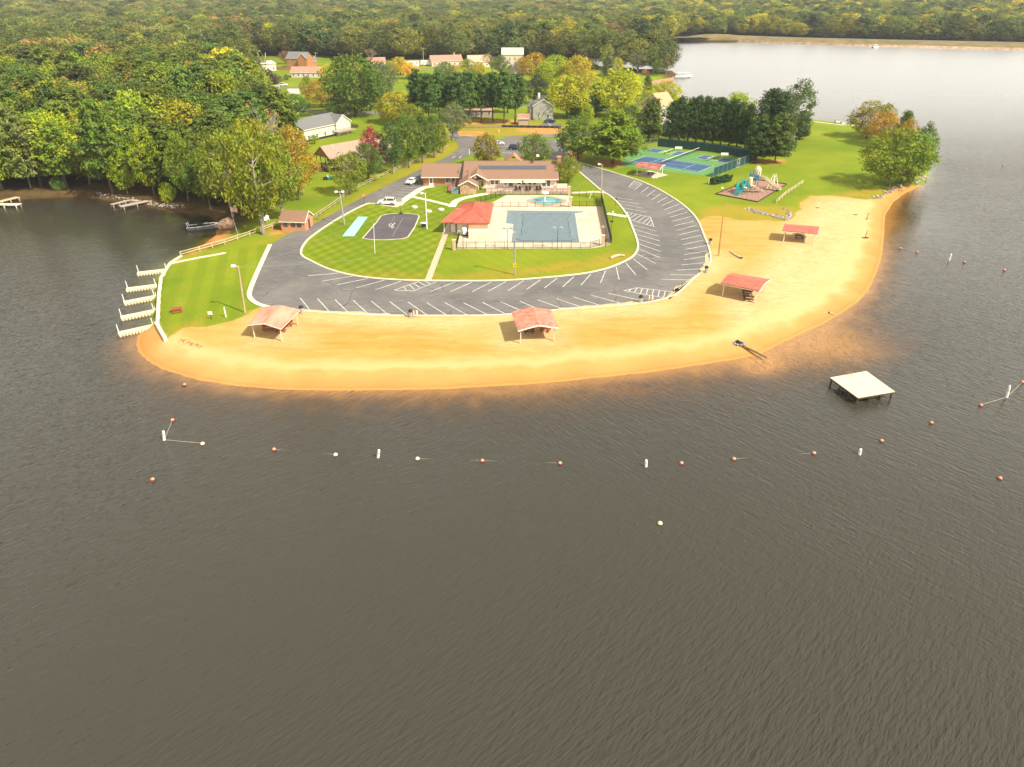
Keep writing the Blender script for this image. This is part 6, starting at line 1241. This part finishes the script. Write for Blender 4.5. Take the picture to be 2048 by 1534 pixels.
# ---------------------------------------------------------------- cars
def car(px, py, rz, col, lab, kind='suv', z=None, L=4.7):
    p = G(px, py); t = thing('parked_car', lab, 'car', (p.x, p.y, p.z+.03), rz, 'parked cars'); H = 1.68 if kind == 'suv' else 1.46; hw = .93; m = mat('car_paint_'+col, dict(white=(.74, .73, .70), navy=(.012, .022, .075), silver=(.62, .61, .58), red=(.36, .03, .03))[col], .25, .03, 1., spec=.6)
    back = -L/2; pr = [(back, .42), (back, .98), (back+.25, 1.05), (L/2-1.25, 1.02), (L/2-.3, .86), (L/2, .66), (L/2, .36), (back, .36)]
    def extr(prof, w0, w1, mb): n = len(prof); vs = [(x, -w0*(1 if z < 1.0 else w1/w0), z) for x, z in prof]+[(x, w0*(1 if z < 1.0 else w1/w0), z) for x, z in prof]; return mb.add(vs, [tuple(range(n)), tuple(range(2*n-1, n-1, -1))]+[(i, n+i, n+(i+1) % n, (i+1) % n) for i in range(n)])
    extr(pr, hw, hw, MB()).build('body', m, t)
    tail = .12 if kind == 'suv' else .75; cab = [(back+tail, 1.03), (back+tail+.35, H-.04), (.35, H), (L/2-1.45, 1.02)]
    rf = [(back+tail+.3, H-.03), (back+tail+.5, H+.03), (.2, H+.035), (.42, H-.03)]; gl_ = extr(cab, .86, .68, MB()).build('windows', glass, t); mb = MB(); n = 4; mb.add([(x, -.68, z) for x, z in rf]+[(x, .68, z) for x, z in rf], [(0, 3, 2, 1), (4, 5, 6, 7)]+[(i, (i+1) % 4, 4+(i+1) % 4, 4+i) for i in range(4)]); mb.build('roof', m, t)
    for s in (-1, 1):
        pl = MB()
        for x0, x1 in ((back+tail, back+tail+.37), (-.25, -.2), (L/2-1.45, .35)): pl.bar((x0, s*.87, 1.02), (x1, s*.69, H-.02), .09, .05)
        pl.build('pillars', m, t)
        for x in (-L/2+.85, L/2-.9): w = MB().tube([(x, s*.98, .34), (x, s*.72, .34)], .35, 14).build('wheel', rubber, t); MB().tube([(x, s*1.0, .34), (x, s*.96, .34)], .21, 10).build('rim', galv, w)
        MB().box((L/2-.08, s*.66, .72), (.14, .4, .16)).build('headlight', glass, t); MB().box((back+.02, s*.72, .86), (.08, .3, .22)).build('tail_light', mat('tail_light_red', (.4, .02, .02), .3, .05, 2.), t); MB().box((L/2-1.35, s*1.0, 1.05), (.14, .2, .14)).build('mirror', m, t)
    MB().box((L/2-.0, 0, .5), (.06, 1.3, .22)).build('grille', dark, t); MB().box((back-.02, 0, .5), (.05, .5, .13)).build('number_plate', trim, t)
car(773.5, 408.5, math.pi-.03, 'white', 'white car parked alone on the left car park beside the ball court'); car(824, 367, -1.92, 'white', 'white car parked at the left end of the clubhouse wing', 'sedan'); car(1031, 299.5, math.pi-.10+math.pi, 'navy', 'dark navy car behind the clubhouse'); car(996, 290, 0.05, 'silver', 'silver car half hidden by the tree behind the clubhouse', 'sedan')
car(567, 172, .05, 'white', 'white car on the village street'); car(873, 131, .2, 'red', 'red car in front of the long pink roofed house', 'sedan'); car(1100, 245.5, .3, 'navy', 'dark car beside the grey gabled house', 'sedan')
# ---------------------------------------------------------------- docks, wall, boats
def floating_dock(a, b, lab, i):
    p, q = P(*a, .28), P(*b, .28); L = (q-p).to_2d().length; an = math.atan2(q.y-p.y, q.x-p.x); t = thing('floating_dock', lab, 'dock', (p.x, p.y, 0), an, 'floating docks by the lawn')
    n = max(6, round(L/.5)); fm = DOCKM
    for k in range(n): put('float', fm, t, ((k+.5)*L/n, 0, 0), 0, (L/n/.5, 1, 1))
    MB().box((L/2, 0, .395), (L-.1, 1.25, .03)).build('deck_strip', mat('cream_dock_deck', (.62, .53, .35), .7, .08, 2.), t)
    for x, y, h in ((.25, .7, 1.7), (L-.35, .7, 1.5), (L-.15, -.62, 1.3)): MB().tube([(x, y, -.8), (x-.06, y, h)], .065, 8).build('mooring_post', whitem, t)
mb = MB(); mb.box((0, 0, .19), (.44, 1.5, .38)); 
for s in (-1, 1): mb.tube([(0, s*.72, -.25), (0, s*.72, .3)], .2, 8)
DOCKM = mb.mesh('float', plas_w)
for i, (a, b) in enumerate((((274, 547), (336, 540)), ((252, 579), (315, 571)), ((247, 606), (314, 593)), ((241, 636), (313, 621.5)), ((236, 668), (312, 651)))): floating_dock(a, b, 'cream floating dock, %s from the %s of the five beside the striped lawn' % (('first', 'second', 'middle one', 'second', 'first')[i], ('back', 'back', 'back', 'front', 'front')[i]) if i != 2 else 'cream floating dock, middle one of the five beside the striped lawn', i)
swl = cv([(363, 512), (341, 526), (322, 556), (318, 590), (315.5, 640), (314.5, 649), (331, 678)], 1); p0 = P(341, 526); t = thing('sea_wall', 'pale concrete wall along the water edge of the striped lawn', 'wall', (p0.x, p0.y, 0)); mbs = ribbon([(a-p0.x, b-p0.y) for a, b in swl], .55, -.6, ZL+.16, mb=None); mbs.build('coping', conc_w, t); ribbon([(a-p0.x-.02, b-p0.y) for a, b in swl], .42, -.9, ZL-.05).build('wall_face', conc, t)
def stage(segs, lab, m, px0, z=.75):
    p0 = P(*px0, z); t = thing('landing_stage', lab, 'dock', (p0.x, p0.y, 0))
    for a, b, w in segs:
        p, q = P(*a, z)-p0, P(*b, z)-p0; p.z = q.z = z; d = (q-p); L = d.length; an = math.atan2(d.y, d.x); n = int(L/.5)
        for k in range(n): c = p.lerp(q, (k+.5)/n); MB().box((c.x, c.y, z), (L/n*.9, w, .08), an).build('plank', m, t)
        for u in (.05, .35, .65, .95):
            for s in (-1, 1): c = p.lerp(q, u)+Vector((-math.sin(an), math.cos(an), 0))*s*w*.46; MB().box((c.x, c.y, z/2-.4), (.2, .2, z+.8)).build('pile', m, t)
greyw = mat('grey_weathered_planks', (.40, .34, .28), .9, .2, 3.)
stage([((240, 413), (326, 395.5), 1.9), ((222, 409), (262, 399.5), 1.2), ((262, 399.5), (276, 402), 1.0)], 'grey forked landing stage on the left cove', greyw, (280, 402)); stage([((-20, 408), (36, 394), 1.8)], 'tan landing stage at the left edge, back one', woodp, (10, 402)); stage([((-40, 408), (40, 409), 1.9)], 'pale landing stage at the left edge, front one', conc_w, (10, 409))
def bass_boat():
    p = P(407, 457, 0); t = thing('motor_boat', 'low dark motor boat with a silver hull moored in the cove', 'boat', (p.x, p.y, 0), .27); t.scale = (1.22, 1.22, 1.22); mb = MB(); st = [(-2.9, .95, .55), (-1.4, 1.05, .58), (.6, 1.0, .66), (2.0, .72, .78), (2.9, .08, .92)]
    vs = []
    for x, w, z in st: vs += [(x, -w*.55, -.15), (x, -w, z), (x, w, z), (x, w*.55, -.15)]
    fs = [(0, 1, 2, 3)]+[(i*4+k, (i+1)*4+k, (i+1)*4+(k+1) % 4, i*4+(k+1) % 4) for i in range(4) for k in (0, 2, 3)]
    mb.add(vs, fs).build('hull', mat('silver_hull', (.48, .46, .42), .35, .1, 2., metal=.4), t)
    dk = [(x, -w*.9, z-.02) for x, w, z in st]+[(x, w*.9, z-.02) for x, w, z in st[::-1]]; MB().add(dk, [tuple(range(10))]).build('deck', mat('charcoal_carpet', (.025, .027, .03), .9, .2, 4.), t)
    MB().tube([(x, -w*.98, z+.04) for x, w, z in st]+[(x, w*.98, z+.04) for x, w, z in st[::-1]], .05, 6).build('gunwale', whitem, t)
    MB().box((-.6, 0, .78), (.6, 1.2, .4)).build('seat', dark, t); MB().box((-.1, -.5, .95), (.5, .6, .6)).build('console', dark, t); MB().box((-3.15, 0, .75), (.5, .45, .8)).box((-3.25, 0, 0), (.2, .12, 1.0)).build('outboard_motor', black, t)
    MB().tube([(-2.6, -.7, .6), (-2.75, -.75, 1.5)], .05, 6).tube([(-2.5, .6, .6), (-2.7, .6, 1.3)], .05, 6).build('pole', whitem, t); MB().tube([(1.6, .1, .85), (.3, .5, 1.0)], .06, 6).build('trolling_motor', galv, t)
bass_boat()
# ---------------------------------------------------------------- swimming platform and buoys
def platform():
    q = [P(x, y, 1.15) for x, y in ((1660, 755), (1716, 795.5), (1790, 783), (1733, 742))]; c = sum(q, Vector())/4; t = thing('swim_platform', 'cream swimming platform on dark piles in the lake', 'platform', (c.x, c.y, 0)); V = [v-Vector((c.x, c.y, 0)) for v in q]
    n = 18; pm_ = mat('cream_deck_boards', (.62, .56, .38), .7, .08, 2.)
    for i in range(n):
        a, b = V[0].lerp(V[3], (i+.035)/n), V[0].lerp(V[3], (i+.965)/n); d, e = V[1].lerp(V[2], (i+.965)/n), V[1].lerp(V[2], (i+.035)/n); MB().slab([a, e, d, b], .07).build('board', pm_, t)
    for i in range(4): a, b = V[i]*.985, V[(i+1) % 4]*.985; a.z = b.z = .97; MB().bar(a, b, .1, .2).build('edge_beam', darkwood, t)
    for i in range(4):
        for u in (0, .35, .68): p = V[i].lerp(V[(i+1) % 4], u)*.93; MB().tube([(p.x, p.y, -1.5), (p.x, p.y, .98)], .13, 9).build('pile', darkwood, t)
    p = V[0].lerp(V[3], .45); MB().tube([(p.x-.25, p.y+.25, .2), (p.x-.2, p.y+.2, 1.7), (p.x-.05, p.y-.3, 1.75), (p.x, p.y-.5, 1.2)], .045, 6).tube([(p.x+.35, p.y+.3, .2), (p.x+.4, p.y+.25, 1.7), (p.x+.5, p.y-.25, 1.75), (p.x+.55, p.y-.45, 1.2)], .045, 6).build('ladder', orange_w, t)
platform()
om = mat('faded_orange_buoy', (.56, .26, .15), .5, .1, 2.); yb = mat('cream_buoy', (.78, .64, .44), .5, .08, 2.)
buoys = [(369, 769, om), (345, 840, om), (405, 887, yb), (548, 898.5, om), (671, 909, yb), (835, 917, yb), (964.5, 921, om), (1120, 926, om), (1363, 926, om), (1468, 917.5, om), (1628, 906, om), (1763.5, 881, om), (1863, 845, om), (1962, 810, om), (2045, 764, om), (305, 958.5, om), (1320, 1046, yb), (2000, 956, om), (1800.5, 496.5, om), (1834, 504, om), (1929, 524, om), (2009, 540, om), (2006, 330, om)]
where = ['nearest the left end of the beach', 'roped to the upright white buoy at the left', 'at the right end of the short rope at the left', 'first reddish one of the line in front of the beach', 'pale one left of the second upright buoy', 'pale one right of the second upright buoy', 'in front of the middle of the beach', 'left of the upright buoy below the beach shelter', 'just right of the third upright buoy', 'between the third and fourth upright buoys', 'left of the fourth upright buoy', 'right of the fourth upright buoy', 'below the swimming platform on the right', 'at the lower end of the slanting rope on the right', 'at the right edge of the view', 'alone in the open water at the lower left', 'alone in the open water below the line', 'alone in the open water at the lower right', 'first from the east beach on the upper rope', 'second from the east beach on the upper rope', 'right of the small upright buoy off the east beach', 'farthest right on the upper rope', 'tiny one far out on the right']
BM = {}
for (x, y, m), wh in zip(buoys, where):
    p = P(x, y, .12); t = thing('buoy', 'round orange float %s' % wh if m is om else 'round cream float %s' % wh, 'buoy', (p.x, p.y, 0), rnd.uniform(0, 6), 'round floats of the swimming area')
    if m.name not in BM: BM[m.name] = (MB().ball((0, 0, .10), .24, 14, 9).mesh('ball', m, True), MB().lathe((0, 0, .06), [(.27, 0), (.28, .04), (.27, .08)], 14).mesh('band', redwood if m is om else woodp))
    for o, n in zip(BM[m.name], ('ball', 'band')): put(n, o, t)
ub = [(328.5, 880, 861, 326.5, 'tallest white upright buoy at the left end of the line'), (756, 915, 899, 758, 'white upright buoy second from the left in the line'), (1292, 933, 919, 1292.5, 'white upright buoy in the middle of the line, third from the left'), (1719, 909, 897, 1722, 'white upright buoy below the swimming platform'), (2013, 795, 770, 2020, 'leaning white upright buoy on the slanting rope at the right'), (1898, 521, 507, 1903, 'small white upright buoy off the east beach')]
UBP = []
for x, y, yt, xt, lab in ub:
    p = P(x, y, 0); h = hgt(x, y, yt, 0); dx = P(xt, yt, h).x-p.x; t = thing('marker_buoy', lab, 'buoy', tuple(p), 0, 'upright marker buoys'); MB().tube([(-dx*.3, 0, -.4), (0, 0, 0), (dx*.45, 0, h*.45), (dx*.92, 0, h*.9), (dx, 0, h)], [.15, .17, .17, .15, .06], 12).build('spar', whitem, t); MB().tube([(dx*.55, 0, h*.55), (dx*.62, 0, h*.62)], .178, 12).build('band', om, t); UBP.append(p)
def rope(a, b, lab, z=.05): p, q = Vector((a.x, a.y, z)), Vector((b.x, b.y, z)); tag(MB().tube([p, p.lerp(q, .5)-Vector((0, 0, .02)), q], .022, 5).build('rope', mat('pale_rope', (.5, .44, .32), .9, .1, 4.)), lab, 'rope', 'ropes of the swimming area')
B = lambda i: P(buoys[i][0], buoys[i][1], 0)
rope(UBP[0], B(1), 'short rope up from the left upright buoy'); rope(UBP[0], B(2), 'rope running right from the left upright buoy'); rope(UBP[4], B(13), 'slanting rope below the leaning upright buoy on the right'); rope(UBP[4], B(14), 'slanting rope above the leaning upright buoy on the right'); rope(B(18), B(19), 'thin rope between the two floats near the east beach', .03)
for a, b, lab in ((3, 4, 'left'), (5, 6, 'middle left'), (6, 7, 'middle'), (9, 10, 'right')): rope(B(a), B(b), 'half sunk rope of the %s part of the float line' % lab, -.012)
# ---------------------------------------------------------------- houses of the village
def house(label, a, b, depth, ze, zr, wall, roofm, along='x', name='house', wins=3, door_at=None, chim=None, skirt=None, ov=.45, zb=0., deck=None, cat='house', storeys=1, cross=None):
    p, q = G(*a), G(*b); z = min(p.z, q.z); d = (q-p).to_2d(); w = d.length; an = math.atan2(d.y, d.x); c = (p+q)/2; t = thing(name, label, cat, (c.x, c.y, z), an)
    m = MB(); gable_walls(m, -w/2, w/2, 0, depth, -.2, ze, zr, along); wo_ = m.build('wall', wall, t)
    r = MB()
    if along == 'x': k = (zr-ze)/(depth/2)*ov; gable_roof(r, -w/2-ov, w/2+ov, -ov, depth+ov, ze-k+.12, zr+.14, 'x')
    else: k = (zr-ze)/(w/2)*ov; gable_roof(r, -w/2-ov, w/2+ov, -ov, depth+ov, ze-k+.12, zr+.14, 'y')
    ro = r.build('roof', roofm, t); zf = ze-k+.0
    if along == 'x': MB().box((0, -ov-.03, zf+.03), (w+2*ov, .05, .2)).build('fascia', trim, t)
    else:
        for s in (-1, 1): MB().bar((0, -ov-.03, zr+.05), (s*(w/2+ov), -ov-.03, zf+.02), .05, .24).build('bargeboard', trim, t)
    for s in range(storeys):
        zz = .9+s*2.7
        for i in range(wins):
            x = -w/2+w*(i+.5)/wins
            if door_at is not None and abs(x-door_at) < .8 and s == 0: continue
            f = MB(); f.box((x, -.11, zz+1.25), (1.15, .07, .1)).box((x, -.12, zz-.02), (1.25, .1, .1)).box((x-.52, -.11, zz+.6), (.1, .07, 1.2)).box((x+.52, -.11, zz+.6), (.1, .07, 1.2)).box((x, -.11, zz+.62), (.95, .05, .06)); o = f.build('window', trim, t); MB().box((x, -.09, zz+.6), (.95, .03, 1.15)).build('pane', glass, o)
    if door_at is not None: dd = MB().box((door_at, -.12, 1.05), (.95, .07, 2.1)).build('door', mat('brown_door', (.16, .07, .04), .6, .1, 2.), t); MB().ball((door_at+.35, -.18, 1.0), .05, 6, 4).build('handle', galv, dd)
    if chim: MB().box((chim[0], chim[1], zr+.2), (.9, .9, 2.4)).build('chimney', chim[2], ro)
    if skirt: MB().box((0, -.03, .25), (w+.06, .3, .9)).build('foundation', skirt, t)
    if deck:
        x0, x1, dd, zd = deck; MB().box(((x0+x1)/2, -dd/2-.1, zd-.1), (x1-x0, dd, .2)).build('deck', wood, t)
        for x in (x0+.1, (x0+x1)/2, x1-.1): MB().box((x, -dd, zd/2), (.15, .15, zd)).build('deck_post', wood, t)
        MB().box(((x0+x1)/2, -dd, zd+.95), (x1-x0, .08, .08)).box((x0, -dd/2, zd+.95), (.08, dd, .08)).box((x1, -dd/2, zd+.95), (.08, dd, .08)).build('railing', dark, t)
        bl = MB(); [bl.box((x0+(x1-x0)*i/24, -dd, zd+.5), (.04, .04, .9)) for i in range(25)]; bl.build('balusters', dark, t)['kind'] = 'stuff'
    if cross:
        x0, x1, yd, zc = cross; g = MB(); gable_walls(g, x0, x1, -yd, 1.5, -.2, ze, zc, 'y'); g.build('wall', wall, t); xm = (x0+x1)/2; r = MB(); r.slab([(x0-.4, -yd-.4, ze-.15), (xm, -yd-.4, zc+.12), (xm, depth/2, zc+.12), (x0-.4, 0, ze-.1)], .14); r.slab([(xm, -yd-.4, zc+.12), (x1+.4, -yd-.4, ze-.15), (x1+.4, 0, ze-.1), (xm, depth/2, zc+.12)], .14); r.build('roof', roofm, t)
        for s, xe in ((-1, x0-.4), (1, x1+.4)): MB().bar((xm, -yd-.42, zc+.05), (xe, -yd-.42, ze-.22), .05, .24).build('bargeboard', trim, t)
    return t
house('white ranch house with a grey roof, cross gable and dark railed deck', (610, 285), (690, 267), 12, 4.3, 7.0, white_s, greyroof, wins=5, skirt=dark, deck=(4.5, 13.5, 2.6, 1.5), cross=(5.4, 13.0, .6, 6.9), zb=1)
t = house('garden house with an orange gable porch and a pale pink roof', (656, 334), (686, 342), 19, 4.6, 7.2, tan, mat('pale_pink_roof', (.33, .235, .175), .9, .12, 1.5), along='y', wins=2, door_at=.8)
for x in (-3.4, -1.2, 1.2, 3.4): MB().box((x, -3.9, 2.1), (.16, .16, 4.6)).build('porch_post', dark, t)
MB().box((0, -2.0, 1.55), (7.4, 4.0, .2)).build('porch_floor', woodp, t); MB().slab([(-4.4, -4.4, 4.15), (0, -4.4, 7.3), (0, .2, 7.3), (-4.4, .2, 4.15)], .14).slab([(0, -4.4, 7.3), (4.4, -4.4, 4.15), (4.4, .2, 4.15), (0, .2, 7.3)], .14).build('porch_roof', mat('pale_pink_roof', (.42, .31, .24)), t)
MB().add([(-4.0, -4.2, 4.3), (4.0, -4.2, 4.3), (0, -4.2, 7.1), (-4.0, -4.1, 4.3), (4.0, -4.1, 4.3), (0, -4.1, 7.1)], [(0, 1, 2), (3, 5, 4), (0, 3, 4, 1), (1, 4, 5, 2), (2, 5, 3, 0)]).build('gable_boards', orange_w, t)
house('grey gabled house with a white chimney behind the tan shed', (1066, 240), (1106, 240), 13, 5.6, 8.0, grey_siding, greyroof, along='y', wins=2, chim=(-1.5, 9, whitem)); t = house('white porch wing on the left of the grey gabled house', (1055, 234), (1067, 236), 8, 4.6, 6.6, white_s, greyroof, along='x', wins=1, name='porch', cat='porch')
house('little tan shed with a faded red roof behind the car park', (1037, 250), (1057, 250), 4.5, 2.6, 3.9, tan, pinkroof, wins=0, name='garden_shed', cat='shed')
t = house('brown two-storey house with grey roofs and a lean-to', (575, 136), (613, 137), 11, 6.2, 9.5, orange_w, greyroof, storeys=2, wins=3, cross=(2.5, 8.8, 2.5, 9.2)); house('low brown wing with a grey roof beside the brown two-storey house', (614, 134), (634, 133), 9, 3.6, 6.2, orange_w, greyroof, wins=1)
house('white bungalow with a flat pitched roof and columned porch', (520, 144), (553, 141), 10, 4.4, 5.6, white_s, mat('pale_grey_roof', (.46, .43, .37), .9, .1, 1.5), wins=3, door_at=0)
house('long white house with a faded red roof in the village row', (583, 155), (652, 155), 9, 3.0, 5.6, white_s, pinkroof, wins=7); house('pink roofed house seen over the largest village tree', (738, 137), (772, 136), 9, 3.2, 6.2, white_s, pinkroof, wins=4)
house('long pink roofed house left of the trailer-side lawn', (864, 133), (925, 131), 10, 3.4, 6.4, mat('pale_pink_siding', (.62, .46, .36), .8, .08, 2.), pinkroof, wins=6, chim=(6, 5, tan)); house('cream house with a tan hip roof next to the long pink roofed house', (938, 135), (979, 134), 10, 3.6, 7.0, cream, mat('tan_roof', (.50, .33, .22), .9, .12, 2.), wins=4)
house('cream two-storey house rising over the pine row', (1004, 131), (1046, 131), 12, 7.0, 10.5, mat('light_cream_siding', (.55, .46, .33), .8, .06, 2.), mat('pale_tan_roof', (.56, .46, .33), .9, .1, 2.), wins=4, storeys=2); house('white house with a grey roof just behind the pine row', (1030, 152), (1058, 150), 9, 3.4, 6.2, white_s, greyroof, wins=3)
house('tall white house with a steep grey roof at the edge of the wood', (489, 189), (519, 178), 11, 5.0, 8.4, white_s, mat('mid_grey_roof', (.30, .29, .28), .9, .1, 2.), along='y', wins=2); house('small white garage with a grey roof on the village lawn', (531, 193), (560, 192), 7, 2.9, 4.7, white_s, mat('mid_grey_roof', (.3, .29, .28)), wins=1, name='garage', cat='garage')
house('lone house with an orange roof among the trees of the left wood', (313, 268), (342, 268), 8, 4.5, 7.5, white_s, mat('orange_shingle_roof', (.56, .29, .16), .9, .12, 2.), wins=2); house('orange roofed house half hidden behind the conifers', (1319, 238), (1345, 234), 9, 5.5, 9.5, white_s, mat('orange_shingle_roof', (.56, .29, .16)), wins=2)
house('pale house behind the dark conifer row', (1322, 268), (1352, 270), 8, 3.4, 5.4, white_s, whitem, wins=3); house('tan low house glimpsed under the pine row', (905, 234), (985, 234), 9, 3.0, 5.2, tan, pinkroof, wins=6)
ww = G(588, 189); t = thing('billboard', 'blank white panel standing on the village lawn', 'panel', tuple(ww), -.02); MB().box((0, 0, 1.5), (6.0, .2, 2.6)).build('panel', whitem, t); [MB().box((x, .2, .7), (.15, .15, 1.6)).build('post', wood, t) for x in (-2.6, 2.6)]
cp = G(825, 134); t = thing('camper_trailer', 'white camper trailer parked before the far wood', 'trailer', tuple(cp), .1); MB().prism([(-4.5, 0), (4.5, 0), (4.5, 2.6), (-4.5, 2.6)], .5, 3.6).build('body', whitem, t); [MB().box((x, -.04, 2.5), (1.0, .06, .7)).build('window', glass, t) for x in (-3, 0, 3)]; [MB().tube([(x, -.1, .4), (x, .2, .4)], .4, 12).build('wheel', rubber, t) for x in (-.5, .6)]
vn = G(853, 131); t = thing('box_van', 'white box van beside the camper trailer', 'van', tuple(vn), .05); MB().box((-.8, 0, 1.9), (6.0, 2.3, 2.6)).build('cargo_box', whitem, t); MB().prism([(2.25, -1.1), (4.1, -1.1), (4.1, 1.1), (2.25, 1.1)], .5, 2.1).build('cab', whitem, t); MB().box((3.5, 0, 1.75), (1.2, 2.24, .6)).build('windscreen', glass, t); [MB().tube([(x, s*1.15, .45), (x, s*.9, .45)], .45, 12).build('wheel', rubber, t) for x in (-2.4, 3.0) for s in (-1, 1)]
bf = G(600, 140); t = thing('board_fence', 'brown board fence in front of the brown two-storey house', 'fence', tuple(bf), 0); fm_ = MB().box((0, 0, .9), (2.3, .12, 1.8)).mesh('fence_panel', mat('brown_boards', (.26, .12, .06), .9, .2, 3.))
for i in range(12): put('fence_panel', fm_, t, (-14+i*2.4, 0, 0))
sf = P(1003, 254.5); e = P(1122, 256.5); t = thing('silt_fence', 'low black fabric fence across the bare slope behind the car park', 'fence', tuple(sf)); d = e-sf; an = math.atan2(d.y, d.x)
for i in range(10): c = d*(i+.5)/10; MB().box((c.x, c.y, .4), (d.length/10*.98, .05, .85), an).build('fabric_panel', black, t)
for i in range(11): c = d*i/10; MB().box((c.x, c.y, .5), (.07, .07, 1.0), an).build('stake', wood, t)
hy = P(997.5, 264.5); t = thing('hydrant', 'pale hydrant post on the grass behind the car park', 'hydrant', tuple(hy)); MB().lathe((0, 0, 0), [(.2, 0), (.2, .7), (.24, .75), (.12, 1.0)], 10).build('barrel', mat('yellow_hydrant', (.7, .6, .3), .6, .1, 2.), t); MB().tube([(-.32, 0, .55), (.32, 0, .55)], .09, 8).build('nozzle', galv, t)
# ---------------------------------------------------------------- far shore: jetty, pontoon boats, lounge chairs, dam
j = P(1352, 153, .5); t = thing('jetty', 'pale jetty at the tip of the small peninsula', 'jetty', (j.x, j.y, 0)); MB().box((3.0, -2, .5), (11, 2.4, .2), .05).build('deck', conc_w, t); [MB().tube([(x, -2+s, -1), (x, -2+s, 1.1)], .16, 8).build('pile', woodp, t) for x in (-1, 3, 7) for s in (-1.1, 1.1)]
def pontoon(px, py, rz, lab, L=7.5):
    p = P(px, py, 0); t = thing('pontoon_boat', lab, 'boat', (p.x, p.y, 0), rz); [MB().tube([(-L/2, s, .25), (L/2-.5, s, .25), (L/2, s, .45)], [.4, .4, .1], 10).build('float_tube', galv, t) for s in (-.95, .95)]; MB().box((0, 0, .72), (L-.4, 2.5, .15)).build('deck', whitem, t); MB().box((0, 1.2, 1.2), (L-.8, .08, .8)).box((0, -1.2, 1.2), (L-.8, .08, .8)).build('side_panel', whitem, t); MB().box((-.4, 0, 2.9), (3.6, 2.6, .12)).build('canopy', trim, t); [MB().tube([(x, s, .8), (x, s, 2.9)], .05, 6).build('canopy_post', galv, t) for x in (-1.9, 1.2) for s in (-1.1, 1.1)]; MB().box((-L/2-.1, 0, .5), (.5, .5, 1.2)).build('outboard_motor', black, t)
pontoon(1361, 156, -.1, 'white pontoon boat moored at the peninsula jetty, left one'); pontoon(1372, 155, .15, 'white pontoon boat moored at the peninsula jetty, right one'); pontoon(1750, 96, .3, 'small white boat far out in front of the dam', 6)
for x, y, lab in ((1675, 246, 'white lounge chair at the water edge of the east lawn, left one'), (1687, 249, 'white lounge chair at the water edge of the east lawn, right one')):
    p = G(x, y); t = thing('lounge_chair', lab, 'chair', (p.x, p.y, max(p.z, .4)), .2); MB().box((0, 0, .45), (2.0, 1.4, .12)).build('seat', trim, t); MB().bar((-1.0, 0, .45), (-1.5, 0, 1.5), 1.4, .1).build('backrest', trim, t); [MB().box((x2, y2, .2), (.12, .12, .45)).build('leg', trim, t) for x2 in (-.85, .85) for y2 in (-.6, .6)]
wl2 = cv([(1628, 244), (1677, 250), (1718, 252), (1742, 257)], 2); p0 = P(1677, 250); t = thing('sea_wall', 'white low wall along the far edge of the east lawn', 'wall', (p0.x, p0.y, 0)); ribbon([(a-p0.x, b-p0.y) for a, b in wl2], .7, -.5, ZL+.2).build('coping', whitem, t)
wl3 = cv([(1286, 167.5), (1312, 162), (1347, 155.8)], 2); p0 = P(1312, 162); t = thing('sea_wall', 'reddish timber wall along the near side of the small peninsula', 'wall', (p0.x, p0.y, 0)); ribbon([(a-p0.x, b-p0.y) for a, b in wl3], .7, -.5, ZL+.3).build('coping', redrust, t)
def dam():
    CR = 5.0
    foot = [P(x, y, 0) for x, y in ((1341, 82.5), (1400, 81.5), (1448, 84), (1600, 88.8), (1819, 96), (2048, 101.5), (2600, 118))]
    rock = [P(x, y, 2.0) for x, y in ((1341, 80), (1400, 78), (1448, 79.5), (1600, 84), (1819, 90.5), (2048, 96), (2600, 112))]
    crest = [P(x, y, CR) for x, y in ((1341, 76), (1400, 74.5), (1448, 70.5), (1600, 76), (1819, 81), (2048, 85.5), (2600, 98))]
    def strip(a, b, m, name): n = len(a); o = MB().add([tuple(v) for v in a]+[tuple(v) for v in b], [(i, i+1, n+i+1, n+i) for i in range(n-1)]).build(name, m); o['kind'] = 'structure'
    foot = [v-Vector((0, 0, .6)) for v in foot]; back = [v+Vector((2, 9, 0)) for v in crest]; low = [v+Vector((8, 30, -5)) for v in crest]
    strip(foot, rock, mat('dam_riprap', (.33, .22, .15), .95, .3, .35, col2=(.46, .34, .24), bump=.5), 'dam_rock_face'); strip(rock, crest, mat('dam_grass', (.15, .125, .035), .95, .2, .12, col2=(.21, .15, .06)), 'dam_embankment'); strip(crest, back, road_m, 'dam_road'); strip(back, low, mat('dam_grass', (.21, .17, .035)), 'dam_embankment')
dam()
kn = P(1432, 76, 3.5); mb = MB().ball((kn.x, kn.y, 2.0), 1, 14, 8, (34, 10, 5.2)); mb.build('dam_mound', mat('dam_grass', (.21, .17, .035)))['kind'] = 'structure'
cq = P(1530, 74, 5.); 
# ---------------------------------------------------------------- the air
hz = MB().box((0, 3050, 35.2), (10600, 7700, 79.6)).build('haze', []); hz.data.materials.clear()
hm = bpy.data.materials.new('haze'); hm.use_nodes = True; nt = hm.node_tree; nt.nodes.clear(); ho = nod(nt, 'ShaderNodeOutputMaterial'); pv = nod(nt, 'ShaderNodeVolumePrincipled'); pv.inputs['Color'].default_value = (.86, .90, .93, 1); pv.inputs['Density'].default_value = .000095
nt.links.new(pv.outputs[0], ho.inputs['Volume']); hz.data.materials.append(hm); hz['kind'] = 'stuff'
